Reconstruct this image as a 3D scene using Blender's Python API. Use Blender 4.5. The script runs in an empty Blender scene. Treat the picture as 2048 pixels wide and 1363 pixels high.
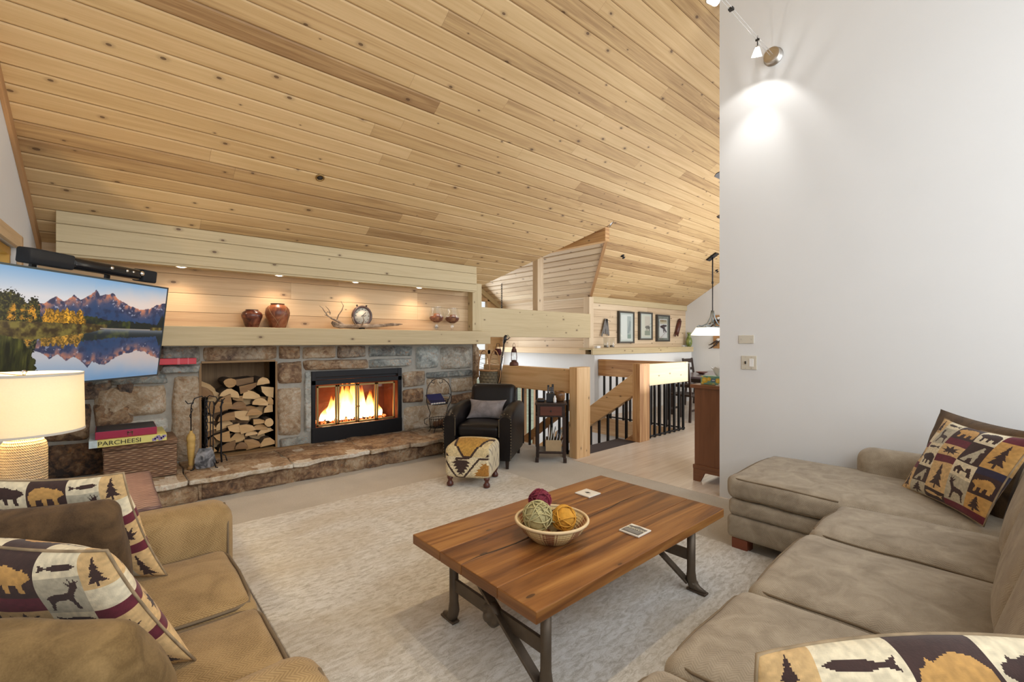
import bpy, math, random
import numpy as np
from mathutils import Vector, Matrix, noise as mnoise
sc = bpy.context.scene
rnd = random.Random(11)

# ------------------------------------------------------------------ camera, world, light, exposure
EYE = 1.4
FPX = 914.0                      # focal length in pixels of the 2048x1363 frame
cam_d = bpy.data.cameras.new('camera'); cam = bpy.data.objects.new('camera', cam_d)
sc.collection.objects.link(cam)
cam_d.sensor_width = 36.0; cam_d.lens = FPX * 36.0 / 2048.0
cam_d.clip_start = 0.05; cam_d.clip_end = 200
cam.location = (0, 0, EYE)
cam.rotation_euler = (math.pi / 2, 0, -math.atan2(.6634, .7483))
sc.camera = cam

sc.view_settings.view_transform = 'Standard'
sc.view_settings.look = 'None'
sc.view_settings.gamma = 1.0
sc.view_settings.use_curve_mapping = False
sc.view_settings.exposure = 0.28

world = bpy.data.worlds.new('sky'); sc.world = world; world.use_nodes = True
wn = world.node_tree; wbg = wn.nodes['Background']
wsky = wn.nodes.new('ShaderNodeTexSky'); wsky.sky_type = 'HOSEK_WILKIE'
wsky.sun_direction = (-.45, -.5, .74); wsky.turbidity = 3.0; wsky.ground_albedo = .4
wmix = wn.nodes.new('ShaderNodeMix'); wmix.data_type = 'RGBA'
wmix.inputs[0].default_value = .55; wmix.inputs[7].default_value = (1.0, .98, .95, 1)
wn.links.new(wsky.outputs[0], wmix.inputs[6]); wn.links.new(wmix.outputs[2], wbg.inputs['Color'])
wbg.inputs['Strength'].default_value = 1.3

def lamp(name, kind, loc, energy, color=(1, 1, 1), target=None, **kw):
    d = bpy.data.lights.new(name, kind); d.energy = energy; d.color = color
    for k, v in kw.items(): setattr(d, k, v)
    o = bpy.data.objects.new(name, d); sc.collection.objects.link(o); o.location = loc
    if target is not None:
        o.rotation_euler = (Vector(target) - Vector(loc)).to_track_quat('-Z', 'Y').to_euler()
    return o
DAY = (.93, .97, 1.0)
# area lamps standing in for daylight: behind the viewer, dining side, stair window
lamp('daylight_fill_living', 'AREA', (1.9, -1.6, 2.5), 100, DAY, (1.4, 4.0, 1.3), shape='RECTANGLE', size=5.0, size_y=3.0)
lamp('daylight_fill_dining', 'AREA', (8.4, -.9, 2.5), 105, (.93, .97, 1.0), (7.6, 5.0, 1.2), shape='RECTANGLE', size=4.5, size_y=2.6)
lamp('daylight_stairs', 'AREA', (5.65, 8.19, .9), 70, (.84, .92, 1.0), (5.65, 5.0, .5), shape='RECTANGLE', size=1.7, size_y=3.0)
lamp('ceiling_fill_dining', 'AREA', (7.4, 2.6, .9), 62, (.94, .97, 1.0), (7.4, 3.4, 4), shape='RECTANGLE', size=4.0, size_y=1.6)  # added upward fill lamp without a fixture, imitates daylight bouncing off the floor
# ------------------------------------------------------------------ geometry helpers
FWD = (.6634, .7483); RGT = (.7483, -.6634)
def ray(px, py):
    t = (px - 1024) / FPX; s = (681.5 - py) / FPX
    return Vector((FWD[0] + RGT[0] * t, FWD[1] + RGT[1] * t, s))
def onX(px, py, X): r = ray(px, py); return Vector((0, 0, EYE)) + r * (X / r.x)
def onY(px, py, Y): r = ray(px, py); return Vector((0, 0, EYE)) + r * (Y / r.y)
def onZ(px, py, Z): r = ray(px, py); return Vector((0, 0, EYE)) + r * ((Z - EYE) / r.z)
def CZ(Y): return 2.445 + .62 * (5.15 - Y)          # sloping ceiling
def WX(Y): return -.433 + .0528 * (Y - 5.5)         # wall with the window

OFF = {}
def link(o, parent=None):
    sc.collection.objects.link(o)
    if parent is not None: o.parent = parent
    return o
def thing(name, label, cat, loc=(0, 0, 0), group=None):
    o = bpy.data.objects.new(name, None); link(o); o.empty_display_size = .05
    o.location = loc; OFF[o.name] = Vector(loc)
    o['label'] = label; o['category'] = cat
    if group: o['group'] = group
    return o
def tag(o, label, cat, group=None):
    o['label'] = label; o['category'] = cat
    if group: o['group'] = group
    return o
def structure(o):
    o['kind'] = 'structure'; return o

class MB:
    """collects geometry of ONE mesh object"""
    def __init__(s, T=None):
        s.v = []; s.f = []; s.uv = []; s.tint = []; s.sm = []; s.T = T or Matrix.Identity(4); s.t = (.5, .5, .5)
    def newtint(s): s.t = (rnd.random(), rnd.random(), rnd.random()); return s
    def add(s, verts, faces, uvs=None, smooth=False, tint=None):
        b = len(s.v)
        for p in verts: s.v.append(tuple(s.T @ Vector(p)))
        tt = tint or s.t
        for i, f in enumerate(faces):
            s.f.append(tuple(b + k for k in f))
            if uvs is None: s.uv += [(verts[k][0], verts[k][1]) for k in f]
            else: s.uv += [uvs[i][j] for j in range(len(f))]
            s.tint += [tt] * len(f); s.sm.append(smooth)
        return s
    def box(s, x0, x1, y0, y1, z0, z1, grain=None, M=None, tint=None):
        if x0 > x1: x0, x1 = x1, x0
        if y0 > y1: y0, y1 = y1, y0
        if z0 > z1: z0, z1 = z1, z0
        P = [(x, y, z) for z in (z0, z1) for y in (y0, y1) for x in (x0, x1)]
        F = [(0, 2, 3, 1), (4, 5, 7, 6), (0, 1, 5, 4), (2, 6, 7, 3), (0, 4, 6, 2), (1, 3, 7, 5)]
        nax = [2, 2, 1, 1, 0, 0]
        d = (x1 - x0, y1 - y0, z1 - z0)
        g = grain if grain is not None else d.index(max(d))
        ou, ov = rnd.random() * 20, rnd.random() * 20
        U = []
        for f, n in zip(F, nax):
            ax = [a for a in range(3) if a != n]
            u, v = (g, [a for a in ax if a != g][0]) if g in ax else (ax[0], ax[1])
            U.append([(P[k][u] + ou, P[k][v] + ov + n * .37) for k in f])
        if M is not None: P = [tuple(M @ Vector(p)) for p in P]
        if tint is None: s.newtint()
        return s.add(P, F, U, tint=tint)
    def prism(s, poly, axis, a0, a1, grain=0):
        """polygon (list of 2D) extruded along axis; axis x: poly=(y,z), y: (x,z), z: (x,y)"""
        n = len(poly)
        def mk(p, a): return {'x': (a, p[0], p[1]), 'y': (p[0], a, p[1]), 'z': (p[0], p[1], a)}[axis]
        P = [mk(p, a0) for p in poly] + [mk(p, a1) for p in poly]
        ou, ov = rnd.random() * 20, rnd.random() * 20
        F = [tuple(range(n - 1, -1, -1)), tuple(range(n, 2 * n))]
        U = [[(poly[k % n][grain] + ou, poly[k % n][1 - grain] + ov) for k in f] for f in F]
        per = 0
        for i in range(n):
            j = (i + 1) % n; e = math.dist(poly[i], poly[j])
            F.append((i, j, n + j, n + i))
            if grain == 0: U.append([(per + ou, a0 + ov), (per + e + ou, a0 + ov), (per + e + ou, a1 + ov), (per + ou, a1 + ov)])
            else: U.append([(a0 + ou, per + ov), (a0 + ou, per + e + ov), (a1 + ou, per + e + ov), (a1 + ou, per + ov)])
            per += e
        s.newtint()
        return s.add(P, F, U)
    def tube(s, pts, r, n=8, cap=True, smooth=True, closed=False):
        pts = [Vector(p) for p in pts]; m = len(pts)
        rs = r if isinstance(r, (list, tuple)) else [r] * m
        V = []; U = []; prev = None
        for i, p in enumerate(pts):
            if closed: d = pts[(i + 1) % m] - pts[i - 1]
            else: d = pts[min(i + 1, m - 1)] - pts[max(i - 1, 0)]
            if d.length < 1e-9: d = Vector((0, 0, 1))
            d.normalize()
            if prev is None:
                a = Vector((0, 0, 1)) if abs(d.z) < .9 else Vector((1, 0, 0))
                x = d.cross(a).normalized()
            else:
                x = prev - d * prev.dot(d)
                x = x.normalized() if x.length > 1e-6 else d.orthogonal().normalized()
            prev = x; y = d.cross(x)
            for k in range(n):
                an = 2 * math.pi * k / n
                V.append(tuple(p + (x * math.cos(an) + y * math.sin(an)) * rs[i]))
        F = []
        L = m if closed else m - 1
        for i in range(L):
            for k in range(n):
                a = i * n; b = ((i + 1) % m) * n
                F.append((a + k, a + (k + 1) % n, b + (k + 1) % n, b + k))
        UV = [[(i * .05, k * .02) for i in range(4)] for k in range(len(F))]
        if cap and not closed:
            F.append(tuple(range(n - 1, -1, -1))); F.append(tuple((m - 1) * n + k for k in range(n)))
            UV += [[(0, 0)] * n, [(0, 0)] * n]
        return s.add(V, F, UV, smooth)
    def bar(s, a, b, w, h, up=(0, 0, 1)):
        """rectangular bar from a to b, w across, h along up"""
        a = Vector(a); b = Vector(b); d = (b - a); L = d.length; d.normalize()
        x = d.cross(Vector(up)).normalized(); z = x.cross(d)
        M = Matrix((x, d, z)).transposed().to_4x4(); M.translation = a
        return s.box(-w / 2, w / 2, 0, L, -h / 2, h / 2, grain=1, M=M)
    def lathe(s, prof, c=(0, 0, 0), n=24, cap0=True, cap1=True, sx=1, sy=1, smooth=True):
        V = []; F = []; U = []
        for r, z in prof:
            for k in range(n):
                a = 2 * math.pi * k / n
                V.append((c[0] + r * math.cos(a) * sx, c[1] + r * math.sin(a) * sy, c[2] + z))
        m = len(prof)
        for i in range(m - 1):
            for k in range(n):
                F.append((i * n + k, i * n + (k + 1) % n, (i + 1) * n + (k + 1) % n, (i + 1) * n + k))
                U.append([(k / n, prof[i][1]), ((k + 1) / n, prof[i][1]), ((k + 1) / n, prof[i + 1][1]), (k / n, prof[i + 1][1])])
        if cap0: F.append(tuple(range(n - 1, -1, -1))); U.append([(0, 0)] * n)
        if cap1: F.append(tuple((m - 1) * n + k for k in range(n))); U.append([(0, 0)] * n)
        return s.add(V, F, U, smooth)
    def rbox(s, x0, x1, y0, y1, z0, z1, r=.04, n=8, crown=0, crown_axis=2, both=False, M=None, wob=0, side=0):
        """soft box: rounded edges, crowned on one axis"""
        h = ((x1 - x0) / 2, (y1 - y0) / 2, (z1 - z0) / 2); c = ((x0 + x1) / 2, (y0 + y1) / 2, (z0 + z1) / 2)
        r = min(r, *h)
        key = {}; V = []; F = []; U = []
        par = []
        for hh in h:
            # parameter rows dense at the rounding
            e = r / hh if hh > 0 else 1
            inner = [-1 + e * q for q in (0, .12, .35, .65, 1)]
            mid = [(-1 + e) + (2 - 2 * e) * k / n for k in range(1, n)]
            par.append(inner + mid + [-q for q in reversed(inner)])
        def put(p):
            k = tuple(round(a, 5) for a in p)
            if k in key: return key[k]
            P = [p[a] * h[a] for a in range(3)]
            q = [max(-(h[a] - r), min(h[a] - r, P[a])) for a in range(3)]
            d = [P[a] - q[a] for a in range(3)]
            L = math.sqrt(sum(a * a for a in d))
            if L > 1e-9:
                P = [q[a] + d[a] / L * r for a in range(3)]
            if crown:
                o = [a for a in range(3) if a != crown_axis]
                w = max(0, 1 - abs(p[o[0]]) ** 2.4) * max(0, 1 - abs(p[o[1]]) ** 2.4)
                if p[crown_axis] > 0: P[crown_axis] += crown * w * p[crown_axis]
                elif both: P[crown_axis] += crown * w * p[crown_axis]
            if side:
                for a in (0, 1):
                    b = 1 - a
                    P[a] += side * p[a] * max(0, 1 - abs(p[b]) ** 2) * max(0, 1 - abs(p[2]) ** 2)
            P = Vector([P[a] + c[a] for a in range(3)])
            if wob:
                P += mnoise.noise_vector(P * 4.5) * wob
            if M is not None: P = M @ P
            key[k] = len(V); V.append(tuple(P)); return key[k]
        for ax in range(3):
            a, b = [k for k in range(3) if k != ax]
            for sg in (-1, 1):
                A, B = par[a], par[b]
                for i in range(len(A) - 1):
                    for j in range(len(B) - 1):
                        cs = [(A[i], B[j]), (A[i + 1], B[j]), (A[i + 1], B[j + 1]), (A[i], B[j + 1])]
                        idx = []; uv = []
                        for ca, cb in cs:
                            p = [0, 0, 0]; p[ax] = sg; p[a] = ca; p[b] = cb
                            idx.append(put(p)); uv.append((ca * h[a] + c[a] + ax * .13, cb * h[b] + c[b]))
                        flip = (sg > 0) == (ax == 1)
                        if flip: idx.reverse(); uv.reverse()
                        if len(set(idx)) == 4: F.append(tuple(idx)); U.append(uv)
        return s.add(V, F, U, True)
    def cushion(s, c00, c10, c11, c01, t, n=18, pinch=.07, pw=.55, wob=.006, belly=1.0):
        """soft pillow between four corner points (bottom a, bottom b, top b, top a)"""
        c = [Vector(p) for p in (c00, c10, c11, c01)]
        N = (c[1] - c[0]).cross(c[3] - c[0]).normalized()
        ctr = sum(c, Vector()) / 4
        V = []; F = []; U = []
        L = (c[1] - c[0]).length; H = (c[3] - c[0]).length
        def P(i, j, sg):
            u, v = i / n, j / n
            a, b = 2 * u - 1, 2 * v - 1
            # ease parameters to put rows near the edge
            a2 = math.sin(a * math.pi / 2) * .6 + a * .4; b2 = math.sin(b * math.pi / 2) * .6 + b * .4
            u2 = (a2 + 1) / 2 ; v2 = (b2 + 1) / 2
            p = c[0] * (1 - u2) * (1 - v2) + c[1] * u2 * (1 - v2) + c[2] * u2 * v2 + c[3] * (1 - u2) * v2
            k = pinch * ((1 - a2 * a2) * abs(b2) ** 3 + 0)
            k2 = pinch * ((1 - b2 * b2) * abs(a2) ** 3)
            e1 = (c[3] - c[0]) * (-k * (1 if b2 > 0 else -1)) * .5
            e2 = (c[1] - c[0]) * (-k2 * (1 if a2 > 0 else -1)) * .5
            th = max(0, (1 - a2 * a2)) ** pw * max(0, (1 - b2 * b2)) ** pw
            q = p + e1 + e2 + N * (sg * t / 2 * th)
            if wob and th > 0: q += mnoise.noise_vector(q * 7) * wob * min(1, th * 2)
            return q, (u2, v2)
        for sg in (1, -1):
            b0 = len(V); uvs = []
            for j in range(n + 1):
                for i in range(n + 1):
                    q, uv = P(i, j, sg); V.append(tuple(q)); uvs.append((uv[0] * L, uv[1] * H))
            for j in range(n):
                for i in range(n):
                    a = b0 + j * (n + 1) + i; q = (a, a + 1, a + n + 2, a + n + 1)
                    if sg < 0: q = q[::-1]
                    F.append(q); U.append([uvs[k - b0] for k in q])
        return s.add(V, F, U, True)
    def boxcushion(s, c00, c10, c11, c01, t, r=.06, crown=.04, wob=.014):
        c = [Vector(p) for p in (c00, c10, c11, c01)]
        x = ((c[1] - c[0]) + (c[2] - c[3])) / 2; y = ((c[3] - c[0]) + (c[2] - c[1])) / 2
        W, H = x.length, y.length; x.normalize(); z = x.cross(y).normalized(); y = z.cross(x)
        m = Matrix((x, y, z)).transposed().to_4x4(); m.translation = sum(c, Vector()) / 4
        return s.rbox(-W / 2, W / 2, -H / 2, H / 2, -t / 2, t / 2, r=r, n=12, crown=crown, both=True, M=m, wob=wob)
    def build(s, name, mat, parent=None, bevel=0, col=None):
        me = bpy.data.meshes.new(name)
        if parent is not None: off = OFF[parent.name]
        else:
            A = np.array(s.v); off = Vector((float(A[:, 0].mean()), float(A[:, 1].mean()), float(A[:, 2].min())))
        me.from_pydata([tuple(Vector(p) - off) for p in s.v], [], s.f)
        ul = me.uv_layers.new(name='uv'); ul.data.foreach_set('uv', np.array(s.uv, dtype=np.float32).ravel())
        ca = me.color_attributes.new('tint', 'FLOAT_COLOR', 'CORNER')
        T = np.ones((len(s.tint), 4), np.float32); T[:, :3] = np.array(s.tint, np.float32)
        ca.data.foreach_set('color', T.ravel())
        me.polygons.foreach_set('use_smooth', np.array(s.sm, bool))
        me.materials.append(mat)
        o = bpy.data.objects.new(name, me); link(o, parent)
        if parent is None: o.location = off
        OFF[o.name] = off
        if bevel:
            b = o.modifiers.new('bevel', 'BEVEL'); b.width = bevel; b.segments = 2; b.limit_method = 'ANGLE'; b.angle_limit = math.radians(40)
        return o

def clone(root, delta, label=None, group=None, rot=None):
    """copies a thing with its parts and sub-parts"""
    r = root.copy(); link(r); r.location = root.location + Vector(delta)
    OFF[r.name] = Vector(r.location)
    if rot is not None: r.rotation_euler = rot
    if label: r['label'] = label
    if group: r['group'] = group
    for ch in list(root.children):
        c = ch.copy(); link(c, r)
        for g in list(ch.children):
            link(g.copy(), c)
    return r

def paint_grid(name, img, fn, mat, parent=None, smooth=False, back=None):
    """a surface whose cells carry the colours of img (ny, nx, 3), row 0 at v = 1 (top); fn(u, v) -> point"""
    ny, nx = img.shape[:2]
    V = [tuple(fn(i / nx, 1 - j / ny)) for j in range(ny + 1) for i in range(nx + 1)]
    idx = np.arange((ny + 1) * (nx + 1)).reshape(ny + 1, nx + 1)
    F = np.stack([idx[1:, :-1], idx[1:, 1:], idx[:-1, 1:], idx[:-1, :-1]], -1).reshape(-1, 4)
    cols = np.repeat(img.reshape(-1, 3), 4, axis=0)
    if back is not None:
        b0 = len(V)
        V += [tuple(back(i / nx, 1 - j / ny)) for j in range(ny + 1) for i in range(nx + 1)]
        F = np.concatenate([F, F[:, ::-1] + b0]); cols = np.concatenate([cols, cols])
    off = OFF[parent.name] if parent is not None else Vector(np.mean(np.array(V), axis=0).tolist())
    me = bpy.data.meshes.new(name)
    me.from_pydata([tuple(Vector(p) - off) for p in V], [], F.tolist())
    C = np.ones((len(cols), 4), np.float32); C[:, :3] = srgb(cols)
    ca = me.color_attributes.new('paint', 'FLOAT_COLOR', 'CORNER'); ca.data.foreach_set('color', C.ravel())
    UVs = np.array([[i / nx, 1 - j / ny] for j in range(ny + 1) for i in range(nx + 1)], np.float32)
    if back is not None: UVs = np.concatenate([UVs, UVs])
    ul = me.uv_layers.new(name='uv'); ul.data.foreach_set('uv', UVs[F.ravel()].ravel())
    me.polygons.foreach_set('use_smooth', np.full(len(F), smooth))
    me.materials.append(mat)
    o = bpy.data.objects.new(name, me); link(o, parent)
    if parent is None: o.location = off
    OFF[o.name] = off
    return o
def srgb(c):
    c = np.clip(np.asarray(c, float), 0, 1)
    return np.where(c <= .04045, c / 12.92, ((c + .055) / 1.055) ** 2.4)
def S(r, g, b): return tuple(srgb(np.array([r, g, b]) / 255.).tolist())

def text(name, body, size, M, mat, parent, extrude=.0004, align='CENTER', sx=1.0):
    cu = bpy.data.curves.new(name, 'FONT'); cu.body = body; cu.size = size; cu.extrude = extrude
    cu.align_x = align; cu.align_y = 'CENTER'
    cu.materials.append(mat)
    o = bpy.data.objects.new(name, cu); link(o, parent)
    m = M.copy(); m.translation = M.translation - OFF[parent.name]
    o.matrix_local = m @ Matrix.Diagonal((sx, 1, 1, 1))
    bpy.context.view_layer.update()
    me = bpy.data.meshes.new_from_object(o.evaluated_get(bpy.context.evaluated_depsgraph_get()))
    ml = o.matrix_local.copy(); bpy.data.objects.remove(o); me.materials.clear(); me.materials.append(mat)
    o = bpy.data.objects.new(name, me); link(o, parent); o.matrix_local = ml
    OFF[o.name] = OFF[parent.name]
    return o
def frame_matrix(o, x, y):
    x = Vector(x).normalized(); y = Vector(y).normalized(); z = x.cross(y)
    m = Matrix((x, y, z)).transposed().to_4x4(); m.translation = Vector(o); return m

# ------------------------------------------------------------------ materials
class G:
    def __init__(s, name):
        s.m = bpy.data.materials.new(name); s.m.use_nodes = True; s.t = s.m.node_tree
        s.p = s.t.nodes['Principled BSDF']; s.out = s.t.nodes['Material Output']
    def n(s, kind, props=None, **inp):
        nd = s.t.nodes.new('ShaderNode' + kind)
        for k, v in (props or {}).items(): setattr(nd, k, v)
        for k, v in inp.items():
            key = k.replace('_', ' ')
            sock = nd.inputs[int(k[1:])] if k[0] == 'i' and k[1:].isdigit() else nd.inputs[key]
            if isinstance(v, bpy.types.NodeSocket): s.t.links.new(v, sock)
            else: sock.default_value = v
        return nd
    def l(s, a, b): s.t.links.new(a, b)
    def math(s, op, a, b=0.0, c=None):
        kw = {'i0': a, 'i1': b}
        if c is not None: kw['i2'] = c
        return s.n('Math', {'operation': op}, **kw).outputs[0]
    def ramp(s, fac, stops, interp='LINEAR'):
        nd = s.n('ValToRGB', i0=fac); cr = nd.color_ramp; cr.interpolation = interp
        while len(cr.elements) < len(stops): cr.elements.new(.5)
        for e, (p, c) in zip(cr.elements, stops): e.position = p; e.color = (*c, 1) if len(c) == 3 else c
        return nd.outputs[0]
    def mix(s, fac, a, b, blend='MIX'):
        nd = s.n('Mix', {'data_type': 'RGBA', 'blend_type': blend})
        for i, v in ((0, fac), (6, a), (7, b)):
            if isinstance(v, bpy.types.NodeSocket): s.l(v, nd.inputs[i])
            else: nd.inputs[i].default_value = v if i == 0 else ((*v, 1) if len(v) == 3 else v)
        return nd.outputs[2]
    def set(s, **kw):
        for k, v in kw.items():
            sock = s.p.inputs[k.replace('_', ' ')]
            if isinstance(v, bpy.types.NodeSocket): s.l(v, sock)
            else: sock.default_value = (*v, 1) if isinstance(v, tuple) and len(v) == 3 else v
        return s
    def bump(s, h, strength=.2, dist=.01):
        b = s.n('Bump', Height=h, Strength=strength, Distance=dist); s.l(b.outputs[0], s.p.inputs['Normal']); return s
    def uv(s, sx=1, sy=1):
        u = s.n('UVMap', {'uv_map': 'uv'}).outputs[0]
        return s.n('Mapping', Vector=u, Scale=(sx, sy, 1)).outputs[0]
    def obj(s, sc_=(1, 1, 1)):
        return s.n('Mapping', Vector=s.n('TexCoord').outputs['Object'], Scale=sc_).outputs[0]

def plain(name, col, rough=.5, metal=0, vary=.06, scale=14, bump=0, bscale=120, **kw):
    g = G(name)
    nz = g.n('TexNoise', Vector=g.obj(), Scale=scale, Detail=3.0).outputs[0]
    c = g.mix(nz, tuple(max(0, x * (1 - vary * 2)) for x in col), tuple(min(1, x * (1 + vary * 2)) for x in col))
    g.set(Base_Color=c, Roughness=rough, Metallic=metal, **kw)
    if bump: g.bump(g.n('TexNoise', Vector=g.obj(), Scale=bscale, Detail=2.0).outputs[0], bump, .004)
    return g.m

def wood(name, dark, mid, light, rough=.6, knots=.45, kscale=(2.6, 5.2), ksize=(.02, .045), tint=.55, gs=22, knotcol=(.10, .05, .022), bump=.08, streak=.5, coat=0):
    g = G(name)
    a = g.n('Attribute', {'attribute_name': 'tint'}).outputs['Color']
    sp = g.n('SeparateColor', i0=a)
    n1 = g.n('TexNoise', {'noise_dimensions': '2D'}, Vector=g.uv(.9, gs), Scale=1.0, Detail=4.0, Distortion=.9).outputs[0]
    n2 = g.n('TexNoise', {'noise_dimensions': '2D'}, Vector=g.uv(3.5, gs * 8), Scale=1.0, Detail=3.0).outputs[0]
    n3 = g.n('TexNoise', {'noise_dimensions': '2D'}, Vector=g.uv(.35, 1.6), Scale=1.0, Detail=2.0).outputs[0]
    f = g.math('MULTIPLY_ADD', n1, streak, g.math('MULTIPLY', sp.outputs[0], tint))
    f = g.math('ADD', f, g.math('MULTIPLY_ADD', n2, .22, g.math('MULTIPLY', n3, .25)))
    f = g.math('SUBTRACT', f, (tint * .5 + streak * .5 + .235) - .5)
    c = g.ramp(f, [(.22, dark), (.5, mid), (.8, light)])
    c = g.mix(g.math('MULTIPLY', sp.outputs[1], .16), c, (.70, .50, .40), 'MULTIPLY') if tint > .25 else c
    if knots:
        vn = g.n('TexVoronoi', {'voronoi_dimensions': '2D', 'feature': 'F1'}, Vector=g.uv(*kscale), Scale=1.0, Randomness=.95)
        cs = g.n('SeparateColor', i0=vn.outputs['Color'])
        sel = g.math('LESS_THAN', cs.outputs[0], knots)
        sz = g.math('MULTIPLY_ADD', cs.outputs[1], ksize[1], ksize[0])
        d = vn.outputs['Distance']
        core = g.n('MapRange', {'interpolation_type': 'SMOOTHSTEP'}, i0=d, i1=g.math('MULTIPLY', sz, .75), i2=sz, i3=1.0, i4=0.0).outputs[0]
        halo = g.n('MapRange', {'interpolation_type': 'SMOOTHSTEP'}, i0=d, i1=sz, i2=g.math('MULTIPLY', sz, 2.6), i3=.30, i4=0.0).outputs[0]
        k = g.math('MULTIPLY', g.math('MAXIMUM', core, halo), sel)
        c = g.mix(g.math('MULTIPLY', k, .9), c, knotcol)
    g.set(Base_Color=c, Roughness=rough)
    if coat: g.set(Coat_Weight=coat, Coat_Roughness=.2)
    if bump: g.bump(g.math('ADD', n1, n2), bump, .004)
    return g.m

def fabric(name, c0, c1, rough=.9, cord=.5, scale=95, nz=9, sheen=.1):
    g = G(name)
    u = g.n('UVMap', {'uv_map': 'uv'}).outputs[0]; sp = g.n('SeparateXYZ', i0=u)
    tri = g.math('PINGPONG', sp.outputs[1], .02)
    ph = g.math('MULTIPLY', g.math('ADD', sp.outputs[0], tri), scale * 6.283)
    st = g.math('MULTIPLY_ADD', g.math('SINE', ph), .5, .5)
    big = g.n('TexNoise', Vector=g.obj(), Scale=nz, Detail=5.0, Roughness=.62, Distortion=.7).outputs[0]
    fine = g.n('TexNoise', Vector=g.obj(), Scale=260.0, Detail=2.0).outputs[0]
    f = g.math('MULTIPLY_ADD', big, 1.1, g.math('MULTIPLY_ADD', st, .38 * cord, -.24))
    f = g.math('ADD', f, g.math('MULTIPLY', fine, .25))
    c = g.ramp(f, [(.25, c0), (.85, c1)])
    g.set(Base_Color=c, Roughness=rough, Sheen_Weight=sheen, Sheen_Roughness=.5)
    g.bump(g.math('MULTIPLY_ADD', st, cord, fine), .22, .003)
    return g.m

def emit(name, col, strength):
    g = G(name); g.set(Base_Color=(.8, .8, .8), Emission_Color=col, Emission_Strength=strength)
    n = g.n('TexNoise', Vector=g.obj(), Scale=30.0).outputs[0]
    g.l(g.mix(n, col, tuple(min(1, x * 1.04) for x in col)), g.p.inputs['Emission Color'])
    return g.m

def painted(name, rough=.8, emission=0, bump=0, sheen=0):
    g = G(name); a = g.n('Attribute', {'attribute_name': 'paint'}).outputs['Color']
    nz = g.n('TexNoise', Vector=g.obj(), Scale=300.0, Detail=1.0).outputs[0]
    c = g.mix(g.math('MULTIPLY', nz, .12), a, (0, 0, 0))
    if emission: g.set(Base_Color=(.01, .01, .01), Emission_Color=a, Emission_Strength=emission, Roughness=rough)
    else: g.set(Base_Color=c, Roughness=rough, Sheen_Weight=sheen)
    if bump: g.bump(nz, bump, .002)
    return g.m

def clear(name, tint=(1, 1, 1), refl=.07, rough=.02):
    g = G(name); t = g.n('BsdfTransparent', Color=(*tint, 1)); gl = g.n('BsdfGlossy', Roughness=rough)
    nz = g.n('TexNoise', Vector=g.obj(), Scale=3.0).outputs[0]
    mx = g.n('MixShader', i0=g.math('MULTIPLY_ADD', nz, .02, refl), i1=t.outputs[0], i2=gl.outputs[0])
    g.l(mx.outputs[0], g.out.inputs[0]); return g.m

M = {}
M['ceil'] = wood('cedar_ceiling', (.29, .165, .07), (.535, .36, .17), (.66, .475, .255), knots=.72, kscale=(2.4, 4.2), bump=.12, tint=.34, streak=.5, ksize=(.016, .045))
M['cedar'] = wood('cedar_board', (.42, .26, .13), (.62, .44, .25), (.72, .55, .34), knots=.42, kscale=(2.2, 4.4), tint=.28, streak=.4, ksize=(.018, .042))
M['cedar2'] = wood('pale_cedar', (.46, .33, .20), (.66, .52, .35), (.74, .62, .45), knots=.5, kscale=(2.2, 4.4), tint=.3, streak=.4, ksize=(.016, .042))
M['pale'] = wood('pale_timber', (.40, .30, .165), (.54, .435, .255), (.64, .54, .35), knots=.5, kscale=(2.8, 5.0), tint=.18, streak=.3, ksize=(.018, .042))
M['glulam'] = wood('laminated_timber', (.36, .17, .065), (.60, .36, .16), (.76, .53, .28), knots=.35, kscale=(3.5, 7.0), tint=.5, gs=18, streak=.75)
M['groove'] = plain('groove_shadow', (.16, .08, .035), .9)
M['trimwood'] = wood('trim_timber', (.26, .13, .05), (.42, .23, .10), (.52, .31, .15), knots=.2, tint=.2)
M['nichewood'] = wood('niche_board', (.16, .09, .035), (.26, .15, .06), (.34, .21, .09), knots=.1, tint=.3)
M['white'] = plain('white_plaster', (.71, .715, .715), .85, vary=.012, scale=3, bump=.05, bscale=160)
M['iron'] = plain('wrought_iron', (.018, .018, .022), .45, .6)
M['darkmetal'] = plain('black_steel', (.012, .012, .014), .42, .5)
M['brass'] = plain('aged_brass', (.36, .24, .10), .38, .9)
M['nickel'] = plain('brushed_nickel', (.55, .52, .48), .28, 1.0)
M['chrome'] = plain('chrome', (.8, .8, .8), .12, 1.0)
M['dark'] = wood('dark_walnut', (.012, .006, .005), (.028, .014, .010), (.055, .026, .018), knots=0, tint=.2, rough=.35, bump=.03)
M['mahog'] = wood('red_mahogany', (.045, .012, .008), (.085, .022, .014), (.13, .04, .02), knots=0, tint=.2, rough=.35, bump=.03)
M['cherry'] = wood('cherry_veneer', (.13, .048, .02), (.19, .075, .033), (.25, .105, .048), knots=0, tint=.15, rough=.4, gs=9, bump=.02)
M['table'] = wood('old_plank', (.085, .026, .008), (.235, .092, .024), (.42, .20, .058), knots=.35, kscale=(2.2, 6.0), tint=.22, rough=.36, gs=12, streak=.95, knotcol=(.05, .02, .01), bump=.06)
M['leather'] = plain('black_leather', (.008, .0065, .007), .36, vary=.2, scale=8, bump=.12, bscale=220, Specular_IOR_Level=.32)
M['taupe'] = fabric('taupe_chenille', (.22, .175, .122), (.44, .37, .275))
M['tan'] = fabric('lamplit_chenille', (.20, .12, .042), (.40, .265, .115), cord=.9)  # same chenille as the sectional, warm lamplight put into its colour
M['brown'] = fabric('brown_velour', (.05, .026, .009), (.16, .092, .038), cord=.05, nz=12, sheen=.05)
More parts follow.
